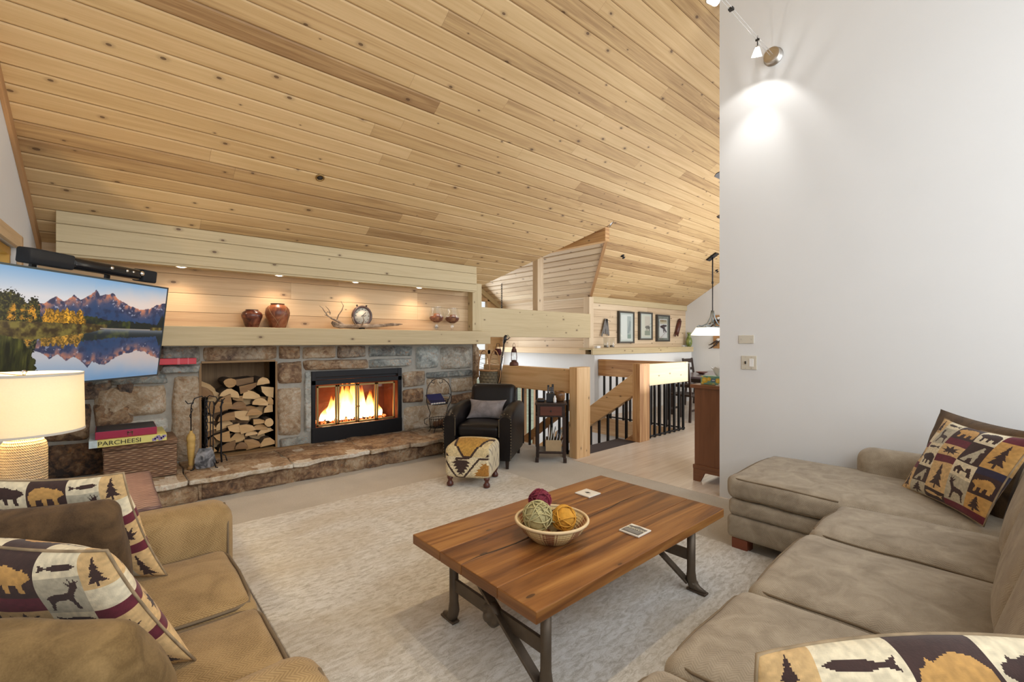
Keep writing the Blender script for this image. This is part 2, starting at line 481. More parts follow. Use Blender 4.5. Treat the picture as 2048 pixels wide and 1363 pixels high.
M['olive'] = fabric('olive_velour', (.12, .07, .02), (.31, .20, .08), cord=.05, nz=12, sheen=.05)
M['piping'] = plain('welt_cord', (.17, .12, .07), .9)
M['greyfab'] = fabric('grey_velvet', (.16, .14, .14), (.33, .30, .30), cord=.1)
M['glass'] = clear('clear_glass', (.97, .98, .98), .09)
M['pane'] = clear('window_pane', (.97, .99, 1.0), .06)
M['fireglass'] = clear('fire_door_glass', (.93, .90, .88), .05)
M['black'] = plain('black_plastic', (.012, .013, .016), .4)
M['whiteplastic'] = plain('white_plastic', (.74, .72, .66), .4, vary=.02)
M['paper'] = plain('paper_white', (.75, .74, .72), .8, vary=.02)
M['ink'] = plain('dark_ink', (.03, .025, .02), .8)
# ------------------------------------------------------------------ the setting
def plank_rows(mb, back, O, U, V, N, w, rows, spans, seg=(2.0, 4.6), gap=.0015, ch=.011, dep=.007, v_off=0.0):
    O, U, V, N = Vector(O), Vector(U), Vector(V), Vector(N)
    for r in range(rows):
        v0 = r * w + v_off; v1 = v0 + w
        for (a0, a1, b0, b1) in spans(v0, v1):
            lo, hi = max(a0, a1), min(b0, b1)
            if max(b0, b1) - min(a0, a1) < .01: continue
            ed = [(a0, a1)]; x = min(a0, a1) + rnd.uniform(.2, seg[1])
            while x < hi - .3:
                if x > lo + .05: ed.append((x, x))
                x += rnd.uniform(*seg)
            ed.append((b0, b1))
            for (l0, l1), (r0, r1) in zip(ed[:-1], ed[1:]):
                vv = [v0 + gap, v0 + gap + ch, v1 - gap - ch, v1 - gap]; dd = [dep, 0, 0, dep]
                P = []; UVs = []; ou, ov = rnd.random() * 30, rnd.random() * 30
                for v, d in zip(vv, dd):
                    t = (v - v0) / w
                    for q0, q1, e in ((l0, l1, .0006), (r0, r1, -.0006)):
                        u = q0 + (q1 - q0) * t + e
                        P.append(tuple(O + U * u + V * v - N * d)); UVs.append((u + ou, v + ov))
                F = [(0, 1, 3, 2), (2, 3, 5, 4), (4, 5, 7, 6)]
                if (U.cross(V)).dot(N) < 0: F = [f[::-1] for f in F]
                mb.newtint(); mb.add(P, F, [[UVs[k] for k in f] for f in F])
            if back is not None:
                P = [tuple(O + U * u + V * v - N * (dep + .002)) for u, v in ((a0, v0), (b0, v0), (b1, v1), (a1, v1))]
                back.add(P, [(0, 1, 2, 3)])

# main sloping cedar ceiling with the opening of the stair gable
AX, AY, BY = 5.55, 4.08, 5.5
def hole(Y):
    k = max(0.0, Y - AY) / (BY - AY) * 1.31
    return AX - k, AX + k
sl = math.sqrt(1 + .62 ** 2); PWD = .135; dY = PWD / sl
cb, cg = MB(), MB()
def ceil_spans(v0, v1):
    Ya, Yb = 5.5 - v0 / sl, 5.5 - v1 / sl
    a0, a1 = WX(Ya) - .02, WX(Yb) - .02
    if Ya <= AY + 1e-6: return [(a0, a1, 10.52, 10.52)]
    h0, h1 = hole(Ya), hole(Yb)
    return [(a0, a1, h0[0], h1[0]), (h0[1], h1[1], 10.52, 10.52)]
plank_rows(cb, cg, (0, 5.5, CZ(5.5)), (1, 0, 0), (0, -1 / sl, .62 / sl), (0, -.62 / sl, -1 / sl), PWD, 54, ceil_spans)
ceiling = structure(cb.build('ceiling', M['ceil'])); structure(cg.build('ceiling_backing', M['groove']))

# stair gable: two cedar slopes over the stair, ridge along y
RZ = CZ(AY); gs_ = (RZ - CZ(5.5)) / 1.31; gl_ = math.sqrt(1 + gs_ ** 2)
def gable_spans(v0, v1):
    f = lambda v: AY + (v / gl_) / 1.31 * (BY - AY)
    return [(f(v0), f(v1), 8.2, 8.2)]
for sg, nm in ((1, 'ceiling_gable_right'), (-1, 'ceiling_gable_left')):
    gb, gg = MB(), MB()
    plank_rows(gb, gg, (AX, 0, RZ), (0, 1, 0), (sg / gl_, 0, -gs_ / gl_), (-sg * gs_ / gl_, 0, -1 / gl_), 1.31 * gl_ / 12, 12, gable_spans, dep=.012, gap=.004)
    structure(gb.build(nm, M['cedar2'])); structure(gg.build(nm + '_backing', M['groove']))
# valley boards (thin trim where gable and ceiling meet on the dining side)
vb = MB(); vb.bar((6.86, 5.5, CZ(5.5) - .005), (AX + .12, AY + .13, CZ(AY + .13) - .01), .045, .05); structure(vb.build('trim_valley', M['trimwood']))

# walls
lw = MB()
n_ = Vector((1, -.0528, 0)).normalized()
def LW(Y, off=0): return WX(Y) - off
def wallpoly(mb, pts, thick=.12):
    """polygon (Y, z) on the window wall, extruded outwards"""
    n = len(pts)
    P = [(WX(y), y, z) for y, z in pts] + [(WX(y) - thick, y, z) for y, z in pts]
    F = [tuple(range(n)), tuple(range(2 * n - 1, n - 1, -1))] + [((i + 1) % n, i, n + i, n + (i + 1) % n) for i in range(n)]
    mb.add(P, F)
# window opening Y 3.28..4.72, z 0.95..2.02
wy0, wy1, wz0, wz1 = 3.05, 4.70, .95, 2.05
wallpoly(lw, [(-1.4, 0), (wy0, 0), (wy0, CZ(wy0)), (-1.4, CZ(-1.4))])
wallpoly(lw, [(wy1, 0), (5.62, 0), (5.62, CZ(5.62)), (wy1, CZ(wy1))])
wallpoly(lw, [(wy0, 0), (wy1, 0), (wy1, wz0), (wy0, wz0)])
wallpoly(lw, [(wy0, wz1), (wy1, wz1), (wy1, CZ(wy1)), (wy0, CZ(wy0))])
structure(lw.build('wall_left', M['white']))
def wp(y, z, off=0): return (WX(y) + off, y, z)
wf = MB()
for a, b in (((wy0 - .045, wz0 - .1), (wy0 - .045, wz1 + .09)), ((wy1 + .045, wz0 - .1), (wy1 + .045, wz1 + .09)), ((wy0, wz1 + .045), (wy1, wz1 + .045)), ((wy0 - .1, wz0 - .045), (wy1 + .1, wz0 - .045))):
    wf.bar(wp(a[0], a[1], .012), wp(b[0], b[1], .012), .09 if a[0] == b[0] else .024, .024 if a[0] == b[0] else .09, up=(1, 0, 0) if a[0] == b[0] else (0, 0, 1))
structure(wf.build('window_1', M['cedar']))
wi = MB()
for a, b in (((wy0 + .03, wz0), (wy0 + .03, wz1)), ((wy1 - .03, wz0), (wy1 - .03, wz1)), ((wy0, wz1 - .03), (wy1, wz1 - .03)), ((wy0, wz0 + .03), (wy1, wz0 + .03)), (((wy0 + wy1) / 2, wz0), ((wy0 + wy1) / 2, wz1))):
    wi.bar(wp(a[0], a[1], -.05), wp(b[0], b[1], -.05), .05, .05, up=(1, 0, 0))
structure(wi.build('window_1_sash', plain('ochre_sash', (.50, .27, .04), .5)))
wg = MB(); wg.add([wp(wy0, wz0, -.06), wp(wy1, wz0, -.06), wp(wy1, wz1, -.06), wp(wy0, wz1, -.06)], [(0, 1, 2, 3)]); structure(wg.build('window_1_glass', M['pane']))
# trim under the slope on the window wall
tb = MB()
tb.bar((WX(5.5) + .012, 5.5, CZ(5.5) - .05), (WX(-1.3) + .012, -1.3, CZ(-1.3) - .05), .022, .085); structure(tb.build('trim_left', M['trimwood']))

# niche wall of boards above the mantel
nb, ng = MB(), MB()
plank_rows(nb, ng, (0, 5.5, 1.5), (1, 0, 0), (0, 0, 1), (0, -1, 0), .185, 4, lambda a, b: [(WX(5.5) - .02, WX(5.5) - .02, 4.2, 4.2)], seg=(1.5, 3.0), ch=.002, dep=.002)
structure(nb.build('wall_niche', M['cedar'])); structure(ng.build('wall_niche_backing', M['groove']))
# boxed soffit: three boards in front, board below
fa = MB()
fx0, fx1 = -.305, 3.9
for z0, z1, y in ((2.345, 2.445, 5.15), (2.20, 2.338, 5.146), (2.105, 2.193, 5.15)):
    fa.box(fx0, fx1, y, y + .03, z0, z1)
fa.box(fx0, fx1, 5.165, 5.19, 2.11, 2.44)
fa.box(fx0 + .01, fx1 - .01, 5.18, 5.5, 2.11, 2.135)
fa.box(fx0 + .01, fx1 - .01, 5.165, 5.20, 2.085, 2.11)
fa.prism([(5.18, 2.12), (5.5, 2.12), (5.5, 2.22), (5.18, 2.42)], 'x', fx0 + .005, fx0 + .03); fa.prism([(5.18, 2.12), (5.5, 2.12), (5.5, 2.22), (5.18, 2.42)], 'x', fx1 - .03, fx1 - .005)
structure(fa.build('trim_soffit', M['pale'], bevel=.003))
# end post, header beam over the stair, king post, ridge beam
def timber(name, mat, *boxes, bevel=.006):
    b = MB()
    for x in boxes: b.box(*x)
    return structure(b.build(name, mat, bevel=bevel))
timber('column_mantel', M['pale'], (4.0, 4.17, 5.38, 5.5, 1.545, CZ(5.5) + .02))
timber('beam_header', M['pale'], (4.17, 6.73, 5.39, 5.52, 1.46, 1.905))
kx = onY(1077, 600, 5.45).x
timber('column_king', M['cedar2'], (kx - .07, kx + .07, 5.40, 5.52, 1.905, 2.86))
timber('beam_ridge', M['glulam'], (AX - .05, AX + .05, 4.13, 8.2, RZ - .23, RZ - .02))
timber('column_dining', M['cedar2'], (6.73, 6.86, 5.42, 5.56, 1.265, CZ(5.5) - .0))

# dining side: board wall, ledge, white wall below, end wall
db, dg_ = MB(), MB()
plank_rows(db, dg_, (0, 5.5, 1.2), (1, 0, 0), (0, 0, 1), (0, -1, 0), .135, 8, lambda a, b: [(6.8, 6.8, 10.5, 10.5)], ch=.002, dep=.002)
structure(db.build('wall_dining_boards', M['cedar2'])); structure(dg_.build('wall_dining_backing', M['groove']))
timber('trim_dining_top', M['pale'], (6.86, 10.5, 5.46, 5.5, CZ(5.5) - .1, CZ(5.46) - .005))
timber('trim_dining_ledge', M['pale'], (6.55, 10.3, 5.2, 5.52, 1.235, 1.265), (6.55, 10.3, 5.2, 5.235, 1.15, 1.235))
w = MB(); w.box(6.67, 10.3, 5.25, 5.5, -.1, 1.15); w.box(6.86, 6.9, 5.5, 5.6, -.1, 1.15); w.box(10.3, 10.5, 5.45, 5.6, -.1, 1.3); structure(w.build('wall_dining', M['white']))
w = MB(); w.prism([(5.6, -.1), (5.6, CZ(5.6)), (-1.2, CZ(-1.2)), (-1.2, -.1)], 'x', 10.5, 10.62); structure(w.build('wall_end', M['white']))
# partition the sectional stands against
w = MB(); w.prism([(1.84, 0), (1.84, CZ(1.84) + .02), (-1.2, CZ(-1.2) + .02), (-1.2, 0)], 'x', 4.13, 4.28); structure(w.build('wall_right', M['white']))

# stair well below and the gable bay beyond
w = MB()
w.box(6.9, 7.0, 5.5, 7.0, -2.5, 1.15); w.box(6.9, 7.0, 7.9, 8.3, -2.5, 1.15); w.box(6.9, 7.0, 7.0, 7.9, .42, 1.15)
w.box(6.9, 7.0, 3.5, 5.5, -2.5, -.3); w.box(4.2, 7.0, 3.40, 3.5, -2.5, -.3)
structure(w.build('wall_stair', M['white']))
b = MB(); g_ = MB()
plank_rows(b, g_, (6.9, 0, 1.25), (0, 1, 0), (0, 0, 1), (-1, 0, 0), .16, 7, lambda a, b: [(5.5, 5.5, 8.2, 8.2)], ch=.003, dep=.003)
structure(b.build('wall_stair_boards', M['cedar2'])); structure(g_.build('wall_stair_backing', M['groove']))
timber('trim_stair_ledge', M['cedar'], (6.72, 6.92, 5.5, 8.2, 1.15, 1.265))
# gable end wall with windows
b = MB()
b.prism([(4.2, -2.5), (4.2, CZ(5.5)), (4.75, CZ(5.5) + .55 * gs_), (4.75, -2.5)], 'y', 8.2, 8.3)
b.prism([(6.58, -2.5), (6.58, RZ - (6.58 - AX) * gs_), (7.0, CZ(5.5) - .05), (7.0, -2.5)], 'y', 8.2, 8.3)
b.prism([(4.75, 2.38), (4.75, CZ(5.5) + .55 * gs_), (AX, RZ), (6.58, RZ - (6.58 - AX) * gs_), (6.58, 2.38)], 'y', 8.2, 8.3)
b.box(4.75, 6.58, 8.2, 8.3, -2.5, -.9); b.box(4.2, 7, 8.2, 8.3, -2.5, -2.4)
structure(b.build('wall_gable', M['cedar']))
timber('window_2', M['cedar'], (4.75, 4.83, 8.17, 8.27, -.9, 2.38), (6.50, 6.58, 8.17, 8.27, -.9, 2.38), (5.6, 5.68, 8.17, 8.27, -.9, 2.38), (4.75, 6.58, 8.17, 8.27, 1.1, 1.2), (4.75, 6.58, 8.17, 8.27, 2.30, 2.38), (4.75, 6.58, 8.17, 8.27, -.9, -.82))
w = MB(); w.add([(4.75, 8.25, -.9), (6.58, 8.25, -.9), (6.58, 8.25, 2.38), (4.75, 8.25, 2.38)], [(0, 1, 2, 3)]); structure(w.build('window_2_glass', M['pane']))
timber('window_3', M['trimwood'], (6.88, 7.0, 7.0, 7.06, -1.6, .42), (6.88, 7.0, 7.84, 7.9, -1.6, .42), (6.88, 7.0, 7.40, 7.46, -1.6, .42), (6.88, 7.0, 7.0, 7.9, .36, .42))
tr = MB(); tr.bar((AX + .02, 8.16, RZ - .14), (6.88, 8.16, CZ(5.5) - .04), .05, .10); tr.bar((AX - .02, 8.16, RZ - .14), (4.22, 8.16, CZ(5.5) - .04), .05, .10); structure(tr.build('trim_rake', M['pale']))
w = MB(); w.box(4.1, 4.2, 5.76, 8.3, -2.5, CZ(5.5)); w.box(4.15, 4.2, 3.5, 5.56, -2.5, -.02); structure(w.build('wall_stair_left', M['cedar']))

# floors
g = G('wool_carpet')
nz = g.n('TexNoise', Vector=g.obj(), Scale=140.0, Detail=3.0).outputs[0]
nb_ = g.n('TexNoise', Vector=g.obj(), Scale=3.0, Detail=3.0).outputs[0]
g.set(Base_Color=g.ramp(g.math('MULTIPLY_ADD', nb_, .5, g.math('MULTIPLY', nz, .5)), [(.3, (.40, .35, .28)), (.7, (.55, .50, .42))]), Roughness=.95, Sheen_Weight=.2)
g.bump(nz, .5, .006); M['carpet'] = g.m
f = MB(); f.box(-.75, 4.1, -1.4, 5.5, -.12, 0); f.box(4.1, 4.32, 3.55, 5.5, -.12, 0); structure(f.build('floor', M['carpet']))
g = G('wood_look_tile')
tc = g.obj()
br = g.n('TexBrick', {'offset': .5}, Vector=tc, Scale=1.0, Mortar_Size=.0035, Mortar_Smooth=.2, Brick_Width=.61, Row_Height=.305, Color1=(.60, .50, .41, 1), Color2=(.68, .59, .50, 1), Mortar=(.44, .38, .33, 1))
gr = g.n('TexNoise', Vector=g.obj((1.2, 22, 1)), Scale=1.0, Detail=4.0, Distortion=.5).outputs[0]
g.set(Base_Color=g.mix(.55, br.outputs[0], g.ramp(gr, [(.3, (.52, .42, .33)), (.7, (.78, .71, .62))]), 'MIX'), Roughness=.33)
g.bump(br.outputs[1], .15, -.003); M['tile'] = g.m
f = MB(); f.box(4.1, 10.6, -1.4, 3.6, -.12, .002); f.box(6.8, 10.6, 3.6, 5.45, -.12, .002); structure(f.build('floor_tile', M['tile']))
f = MB(); f.box(4.2, 7.0, 3.4, 8.3, -2.62, -2.5); structure(f.build('floor_lower', M['carpet']))
timber('trim_floor_edge', M['cedar'], (6.775, 6.8, 3.6, 5.5, -.3, .002), (5.75, 6.8, 3.6, 3.625, -.3, .002), (4.32, 4.345, 3.62, 5.5, -.3, .004))

# stairs going down towards the gable window
st = MB()
for i in range(11):
    st.box(4.38, 5.52, 3.62 + .27 * i, 3.62 + .27 * (i + 1) + .02, -.19 * (i + 1) - .19, -.19 * (i + 1) + (.19 if i == 0 else 0) - (.002 if i == 0 else 0))
stair = tag(st.build('staircase', plain('stair_carpet', (.045, .03, .028), .9, vary=.2, scale=60, bump=.3)), 'dark carpeted staircase going down between the timber railings', 'stairs')
ss = MB()
for X0, X1 in ((5.52, 5.58), (4.32, 4.38)):
    ss.prism([(3.66, .10), (3.66, -.24), (6.6, -.24 - .7 * 2.94), (6.6, .10 - .7 * 2.94)], 'x', X0, X1, grain=0)
    OFF_ = ss
o = ss.build('stringer', M['glulam'], stair)

# trees outside the windows
leafm = plain('leaf_green', (.10, .20, .05), .8, vary=.4, scale=3); barkm = plain('bark', (.10, .07, .05), .9)
def tree(x, y, h, z0=-2.6, label=''):
    t = thing('aspen_tree', label, 'tree', (x, y, z0), 'trees outside the windows')
    b = MB(); b.tube([(x, y, z0), (x + .05, y, z0 + h * .5), (x, y + .05, z0 + h * .9)], [.12, .09, .03], 8); b.build('trunk', barkm, t)
    c = MB(); rr = random.Random(int(x * 10))
    for k in range(900):
        a = rr.random() * 6.28; zz = rr.random(); rad = (.35 + .65 * math.sin(math.pi * min(1, .15 + zz * .85))) * h * .22 * rr.random() ** .5
        p = Vector((x + rad * math.cos(a), y + rad * math.sin(a), z0 + h * (.28 + .75 * zz)))
        u = Vector((rr.uniform(-1, 1), rr.uniform(-1, 1), rr.uniform(-1, 1))).normalized() * .13; v = u.orthogonal().normalized() * .10
        c.add([p - u, p - v, p + u, p + v], [(0, 1, 2, 3)])
    c.build('foliage', leafm, t)
tree(5.3, 13.0, 6.5, label='green aspen tree outside the gable window of the stair')
tree(7.9, 12.4, 6.0, label='leafy tree outside the stair window farthest from the fireplace')
tree(11.6, 9.6, 5.5, label='leafy tree outside the low window at the stair landing')
tree(-3.2, 6.6, 5.0, label='leafy tree outside the window beside the television')
gr_ = MB(); gr_.box(-30, 30, 8.5, 40, -2.8, -2.65); gr_.box(7.2, 30, 5.8, 8.5, -2.8, -2.65); structure(gr_.build('terrain_lawn', plain('lawn', (.34, .38, .26), .95, vary=.3, scale=2)))

# railings
bal = M['darkmetal']
def newel(name, x, y, label):
    b = MB(); b.box(x - .125, x + .125, y - .06, y + .06, 0, 1.085)
    o = b.build('newel_post', M['glulam'], bevel=.006); tag(o, label, 'post'); return o
newel('n', 4.29, 3.60, 'square laminated newel post at the carpet corner behind the side table')
newel('n', 5.615, 3.60, 'square laminated newel post at the top of the stairs, where the sloping handrail starts')
def railing(label, parts):
    x, y = parts[0][0], parts[0][2]
    t = thing('stair_railing', label, 'railing', (x, y, 0))
    return t
r1 = thing('stair_railing', 'thick laminated timber guard rail running from the corner post to the stone fireplace', 'railing', (4.27, 4.5, 0))
b = MB(); b.box(4.21, 4.33, 3.66, 5.39, .76, 1.055); b.build('rail', M['glulam'], r1, bevel=.006)
for i in range(12):
    y = 3.78 + i * .135; b = MB(); b.box(4.258, 4.282, y - .012, y + .012, 0, .77); b.build('baluster', bal, r1)
r2 = thing('stair_railing', 'pale timber guard rail with black balusters facing the tiled walkway', 'railing', (6.2, 3.6, 0))
b = MB(); b.box(5.74, 6.86, 3.55, 3.65, .765, 1.075); b.build('rail', M['pale'], r2, bevel=.006)
b = MB(); b.box(5.74, 6.83, 3.585, 3.615, .02, .04); b.build('bottom_bar', bal, r2)
for i in range(8):
    x = 5.83 + i * .138; b = MB(); b.box(x - .015, x + .015, 3.585, 3.615, .003, .77); b.build('baluster', bal, r2)
r3 = thing('stair_railing', 'pinkish timber guard rail on the far side of the stair opening by the dining table', 'railing', (6.82, 4.5, 0))
b = MB(); b.box(6.765, 6.865, 3.66, 5.24, .765, 1.065); b.build('rail', M['glulam'], r3, bevel=.006)
b = MB(); b.box(6.80, 6.83, 3.66, 5.24, .02, .04); b.build('bottom_bar', bal, r3)
for i in range(11):
    y = 3.76 + i * .138; b = MB(); b.box(6.80, 6.83, y - .015, y + .015, .003, .77); b.build('baluster', bal, r3)
r4 = thing('stair_handrail', 'sloping laminated timber handrail with black balusters going down the stairs', 'handrail', (5.55, 3.66, 0))
b = MB(); zt = lambda y: .945 - .70 * (y - 3.66)
b.prism([(3.66, zt(3.66)), (3.66, zt(3.66) - .31), (6.6, zt(6.6) - .31), (6.6, zt(6.6))], 'x', 5.50, 5.60, grain=0); b.build('rail', M['glulam'], r4, bevel=.006)
for i in range(15):
    y = 3.80 + i * .16; b = MB(); b.box(5.535, 5.565, y - .015, y + .015, zt(y) - .95, zt(y) - .29); b.build('baluster', bal, r4)
r5 = thing('stair_handrail', 'dark sloping handrail on the fireplace side of the stairs, seen behind the side table', 'handrail', (4.42, 3.66, 0))
b = MB(); b.prism([(3.9, zt(3.9) - .12), (3.9, zt(3.9) - .24), (6.6, zt(6.6) - .24), (6.6, zt(6.6) - .12)], 'x', 4.46, 4.52, grain=0); b.build('rail', M['trimwood'], r5)
for i in range(8):
    y = 4.0 + i * .3; b = MB(); b.box(4.475, 4.505, y - .015, y + .015, zt(y) - .93, zt(y) - .2); b.build('baluster', M['trimwood'], r5)
# ------------------------------------------------------------------ stone fireplace
def stone_mat():
    g = G('field_stone')
    a = g.n('Attribute', {'attribute_name': 'tint'}).outputs['Color']; sp = g.n('SeparateColor', i0=a)
    tc = g.obj()
    n1 = g.n('TexNoise', Vector=tc, Scale=5.0, Detail=6.0, Roughness=.65, Distortion=.6).outputs[0]
    n2 = g.n('TexNoise', Vector=tc, Scale=34.0, Detail=5.0, Roughness=.7).outputs[0]
    n3 = g.n('TexNoise', Vector=tc, Scale=2.2, Detail=3.0).outputs[0]
    n4 = g.n('TexNoise', Vector=tc, Scale=13.0, Detail=5.0, Roughness=.6, Distortion=1.4).outputs[0]
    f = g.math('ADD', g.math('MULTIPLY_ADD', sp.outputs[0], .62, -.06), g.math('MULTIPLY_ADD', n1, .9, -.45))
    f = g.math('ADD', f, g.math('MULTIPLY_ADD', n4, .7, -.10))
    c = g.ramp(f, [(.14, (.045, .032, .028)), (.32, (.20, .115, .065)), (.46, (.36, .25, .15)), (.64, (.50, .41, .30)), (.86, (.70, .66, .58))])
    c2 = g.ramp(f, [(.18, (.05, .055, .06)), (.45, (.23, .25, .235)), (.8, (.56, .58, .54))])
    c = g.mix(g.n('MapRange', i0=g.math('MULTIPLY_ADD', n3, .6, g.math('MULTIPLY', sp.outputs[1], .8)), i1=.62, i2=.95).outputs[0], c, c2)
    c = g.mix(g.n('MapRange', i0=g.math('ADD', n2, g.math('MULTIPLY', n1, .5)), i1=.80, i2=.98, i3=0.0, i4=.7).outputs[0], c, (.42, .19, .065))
    g.set(Base_Color=c, Roughness=.82)
    g.bump(g.math('MULTIPLY_ADD', n2, .8, g.math('ADD', n1, n4)), .9, .02); return g.m
M['stone'] = stone_mat()
M['mortar'] = plain('grey_mortar', (.34, .32, .28), .95, vary=.12, scale=18, bump=.3, bscale=60)

fp = thing('stone_fireplace', 'wide stone fireplace with raised hearth, firewood niche and lit fire behind glass doors', 'fireplace', (1.9, 5.5, 0))
HZ = .215; YW = 5.5
NX0, NX1, NZ1 = onY(403, 800, YW).x, onY(551, 800, YW).x, 1.175
FX0, FX1, FZ1 = onY(623, 800, YW).x, onY(803, 800, YW).x, 1.045
b = MB()
for x0, x1, z0, z1 in ((-.425, NX0, 0, 1.352), (NX0, NX1, NZ1, 1.352), (NX1, FX0, 0, 1.352), (FX0, FX1, FZ1, 1.352), (FX1, 4.17, 0, 1.352), (NX0, NX1, 0, HZ - .01), (FX0, FX1, 0, HZ - .01)):
    b.box(x0, x1, 5.515, 5.75, z0, z1)
b.build('mortar_bed', M['mortar'], fp)

def stone(mb, x0, x1, z0, z1, yf=5.47, dep=.06, tint=None, n=10, m=8, jag=.012):
    cj = [(rnd.uniform(-jag, jag), rnd.uniform(-jag, jag)) for _ in range(4)]
    sd = Vector((rnd.random() * 50, rnd.random() * 50, rnd.random() * 50))
    V = []
    for j in range(m + 1):
        for i in range(n + 1):
            u = math.sin((i / n - .5) * math.pi) * .35 + (2 * i / n - 1) * .65; v = math.sin((j / m - .5) * math.pi) * .35 + (2 * j / m - 1) * .65
            p, q = (u + 1) / 2, (v + 1) / 2
            dx = cj[0][0] * (1 - p) * (1 - q) + cj[1][0] * p * (1 - q) + cj[2][0] * p * q + cj[3][0] * (1 - p) * q
            dz = cj[0][1] * (1 - p) * (1 - q) + cj[1][1] * p * (1 - q) + cj[2][1] * p * q + cj[3][1] * (1 - p) * q
            # slightly rounded plan corners
            rr = .10 * max(0, abs(u) + abs(v) - 1.55)
            x = x0 + (x1 - x0) * p + dx - u * rr * (x1 - x0) * .5; z = z0 + (z1 - z0) * q + dz - v * rr * (z1 - z0) * .5
            k = (1 - abs(u) ** 9) * (1 - abs(v) ** 9)
            P = Vector((x, 0, z))
            nz = mnoise.fractal(P * 5 + sd, 1, 2, 4) * .022 + mnoise.noise(P * 2.2 + sd) * .012
            ed = mnoise.noise_vector(P * 9 + sd) * .009 * (abs(u) ** 4 + abs(v) ** 4)
            V.append((x + ed.x, yf + dep * (1 - k ** .45) + nz * k, z + ed.z))
    F = [(j * (n + 1) + i, j * (n + 1) + i + 1, (j + 1) * (n + 1) + i + 1, (j + 1) * (n + 1) + i) for j in range(m) for i in range(n)]
    mb.newtint(); t = tint or mb.t
    mb.add(V, F, None, True, tint=t)
b = MB()
def SP(px0, px1, py0, py1, a=None, bb=None, **kw):
    """stone outlined on the wall plane from its place in the photo"""
    pm = (px0 + px1) / 2
    x0, x1 = onY(px0, 700, YW).x, onY(px1, 700, YW).x
    z1, z0 = onY(pm, py0, YW).z, onY(pm, py1, YW).z
    g_ = .004
    if a is None: a = rnd.uniform(.35, .75)
    stone(b, x0 + g_, x1 - g_, max(z0, HZ - .03) + g_, min(z1, 1.352) - g_, tint=(a, bb if bb is not None else rnd.uniform(.1, .8), rnd.random()), **kw)
SP(318, 402, 690, 727, .45, .7); SP(318, 402, 728, 747, .55, .8, yf=5.42, dep=.1); SP(402, 557, 690, 722, .45, .45); SP(557, 603, 690, 720, .3, .2)
SP(603, 672, 690, 718, .55, .4); SP(672, 735, 690, 716, .3, .5); SP(735, 828, 690, 714, .35, .75)
SP(606, 738, 719, 739, .35, .35, yf=5.44, dep=.08); SP(738, 826, 715, 735, .5, .95, yf=5.44, dep=.08)
SP(832, 879, 690, 739, .65, .95); SP(880, 946, 690, 739, .55, .6); SP(946, 957, 690, 760, .35, .1)
SP(852, 948, 741, 753, .4, .95, yf=5.45); SP(805, 850, 741, 775, .45, .5); SP(806, 850, 776, 806, .22, .3); SP(852, 901, 754, 792, .62, .2); SP(901, 948, 754, 784, .7, .1)
SP(852, 901, 792, 806, .5, .3); SP(901, 955, 785, 806, .25, .2); SP(806, 900, 808, 864, .72, .05); SP(901, 957, 808, 864, .6, .7)
SP(554, 606, 722, 770, .3, .15); SP(554, 606, 771, 874, .55, .12); SP(608, 622, 737, 868, .72, .75); SP(557, 622, 872, 900, .45, .8)
SP(341, 402, 748, 940, .58, .1); SP(186, 338, 771, 836, .60, .28); SP(204, 339, 838, 868, .92, .75); SP(196, 338, 869, 908, .5, .6); SP(196, 338, 909, 960, .4, .5)
SP(218, 338, 749, 769, .35, .95); SP(178, 217, 749, 769, .45, .8)
# hidden / dark rubble at the far end of the wall
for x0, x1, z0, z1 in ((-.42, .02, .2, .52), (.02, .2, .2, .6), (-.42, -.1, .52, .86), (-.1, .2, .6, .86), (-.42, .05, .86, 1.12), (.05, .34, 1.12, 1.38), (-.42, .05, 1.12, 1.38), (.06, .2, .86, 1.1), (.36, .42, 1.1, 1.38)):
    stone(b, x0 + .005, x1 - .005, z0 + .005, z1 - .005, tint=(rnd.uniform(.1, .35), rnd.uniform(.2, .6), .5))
# return of the stonework at its free end
b.box(4.10, 4.17, 5.50, 5.74, .2, 1.36)
b.build('stonework', M['stone'], fp)
# hearth: facing stones and flagstone slab
b = MB()
xs = [-.42, .2, .62] + [onY(p, 960, 4.82).x for p in (397, 486, 580, 686, 732, 775, 842, 905)] + [3.7, 4.15]
for x0, x1 in zip(xs[:-1], xs[1:]):
    stone(b, x0 + .006, x1 - .006, -.01, .165, yf=4.80, dep=.05, tint=(rnd.uniform(.22, .42), rnd.uniform(0, .3), .3))
b.box(-.42, 4.15, 4.83, 5.52, 0, .155)
b.build('hearth_base', M['stone'], fp)
b = MB()
xs = [-.42, .52, 1.36, 2.16, 2.62, 3.02, 3.6, 4.16]; tt = [.50, .46, .36, .34, .36, .42, .45]
for (x0, x1), t in zip(zip(xs[:-1], xs[1:]), tt):
    b.rbox(x0 + .004, x1 - .004, 4.735 + rnd.uniform(-.012, .02), 5.52, .165, HZ, r=.012, n=22, wob=.018); 
    k = len(b.tint); # flagstone colour
    j = k
    nn = sum(len(f) for f in b.f[-1:]);
    b.tint = b.tint
b.tint = [(.5, .3, .5)] * len(b.tint)
ci = 0
for f in b.f:
    zlow = sum(b.v[k][2] for k in f) / len(f) < HZ - .006
    xm = sum(b.v[k][0] for k in f) / len(f); q = next((i for i in range(len(xs) - 1) if xm < xs[i + 1]), 6)
    for _ in f: b.tint[ci] = ((.92 if q < 3 else .6) if zlow else tt[q], .12 + .08 * q, .5); ci += 1
b.build('hearth_slab', M['stone'], fp)
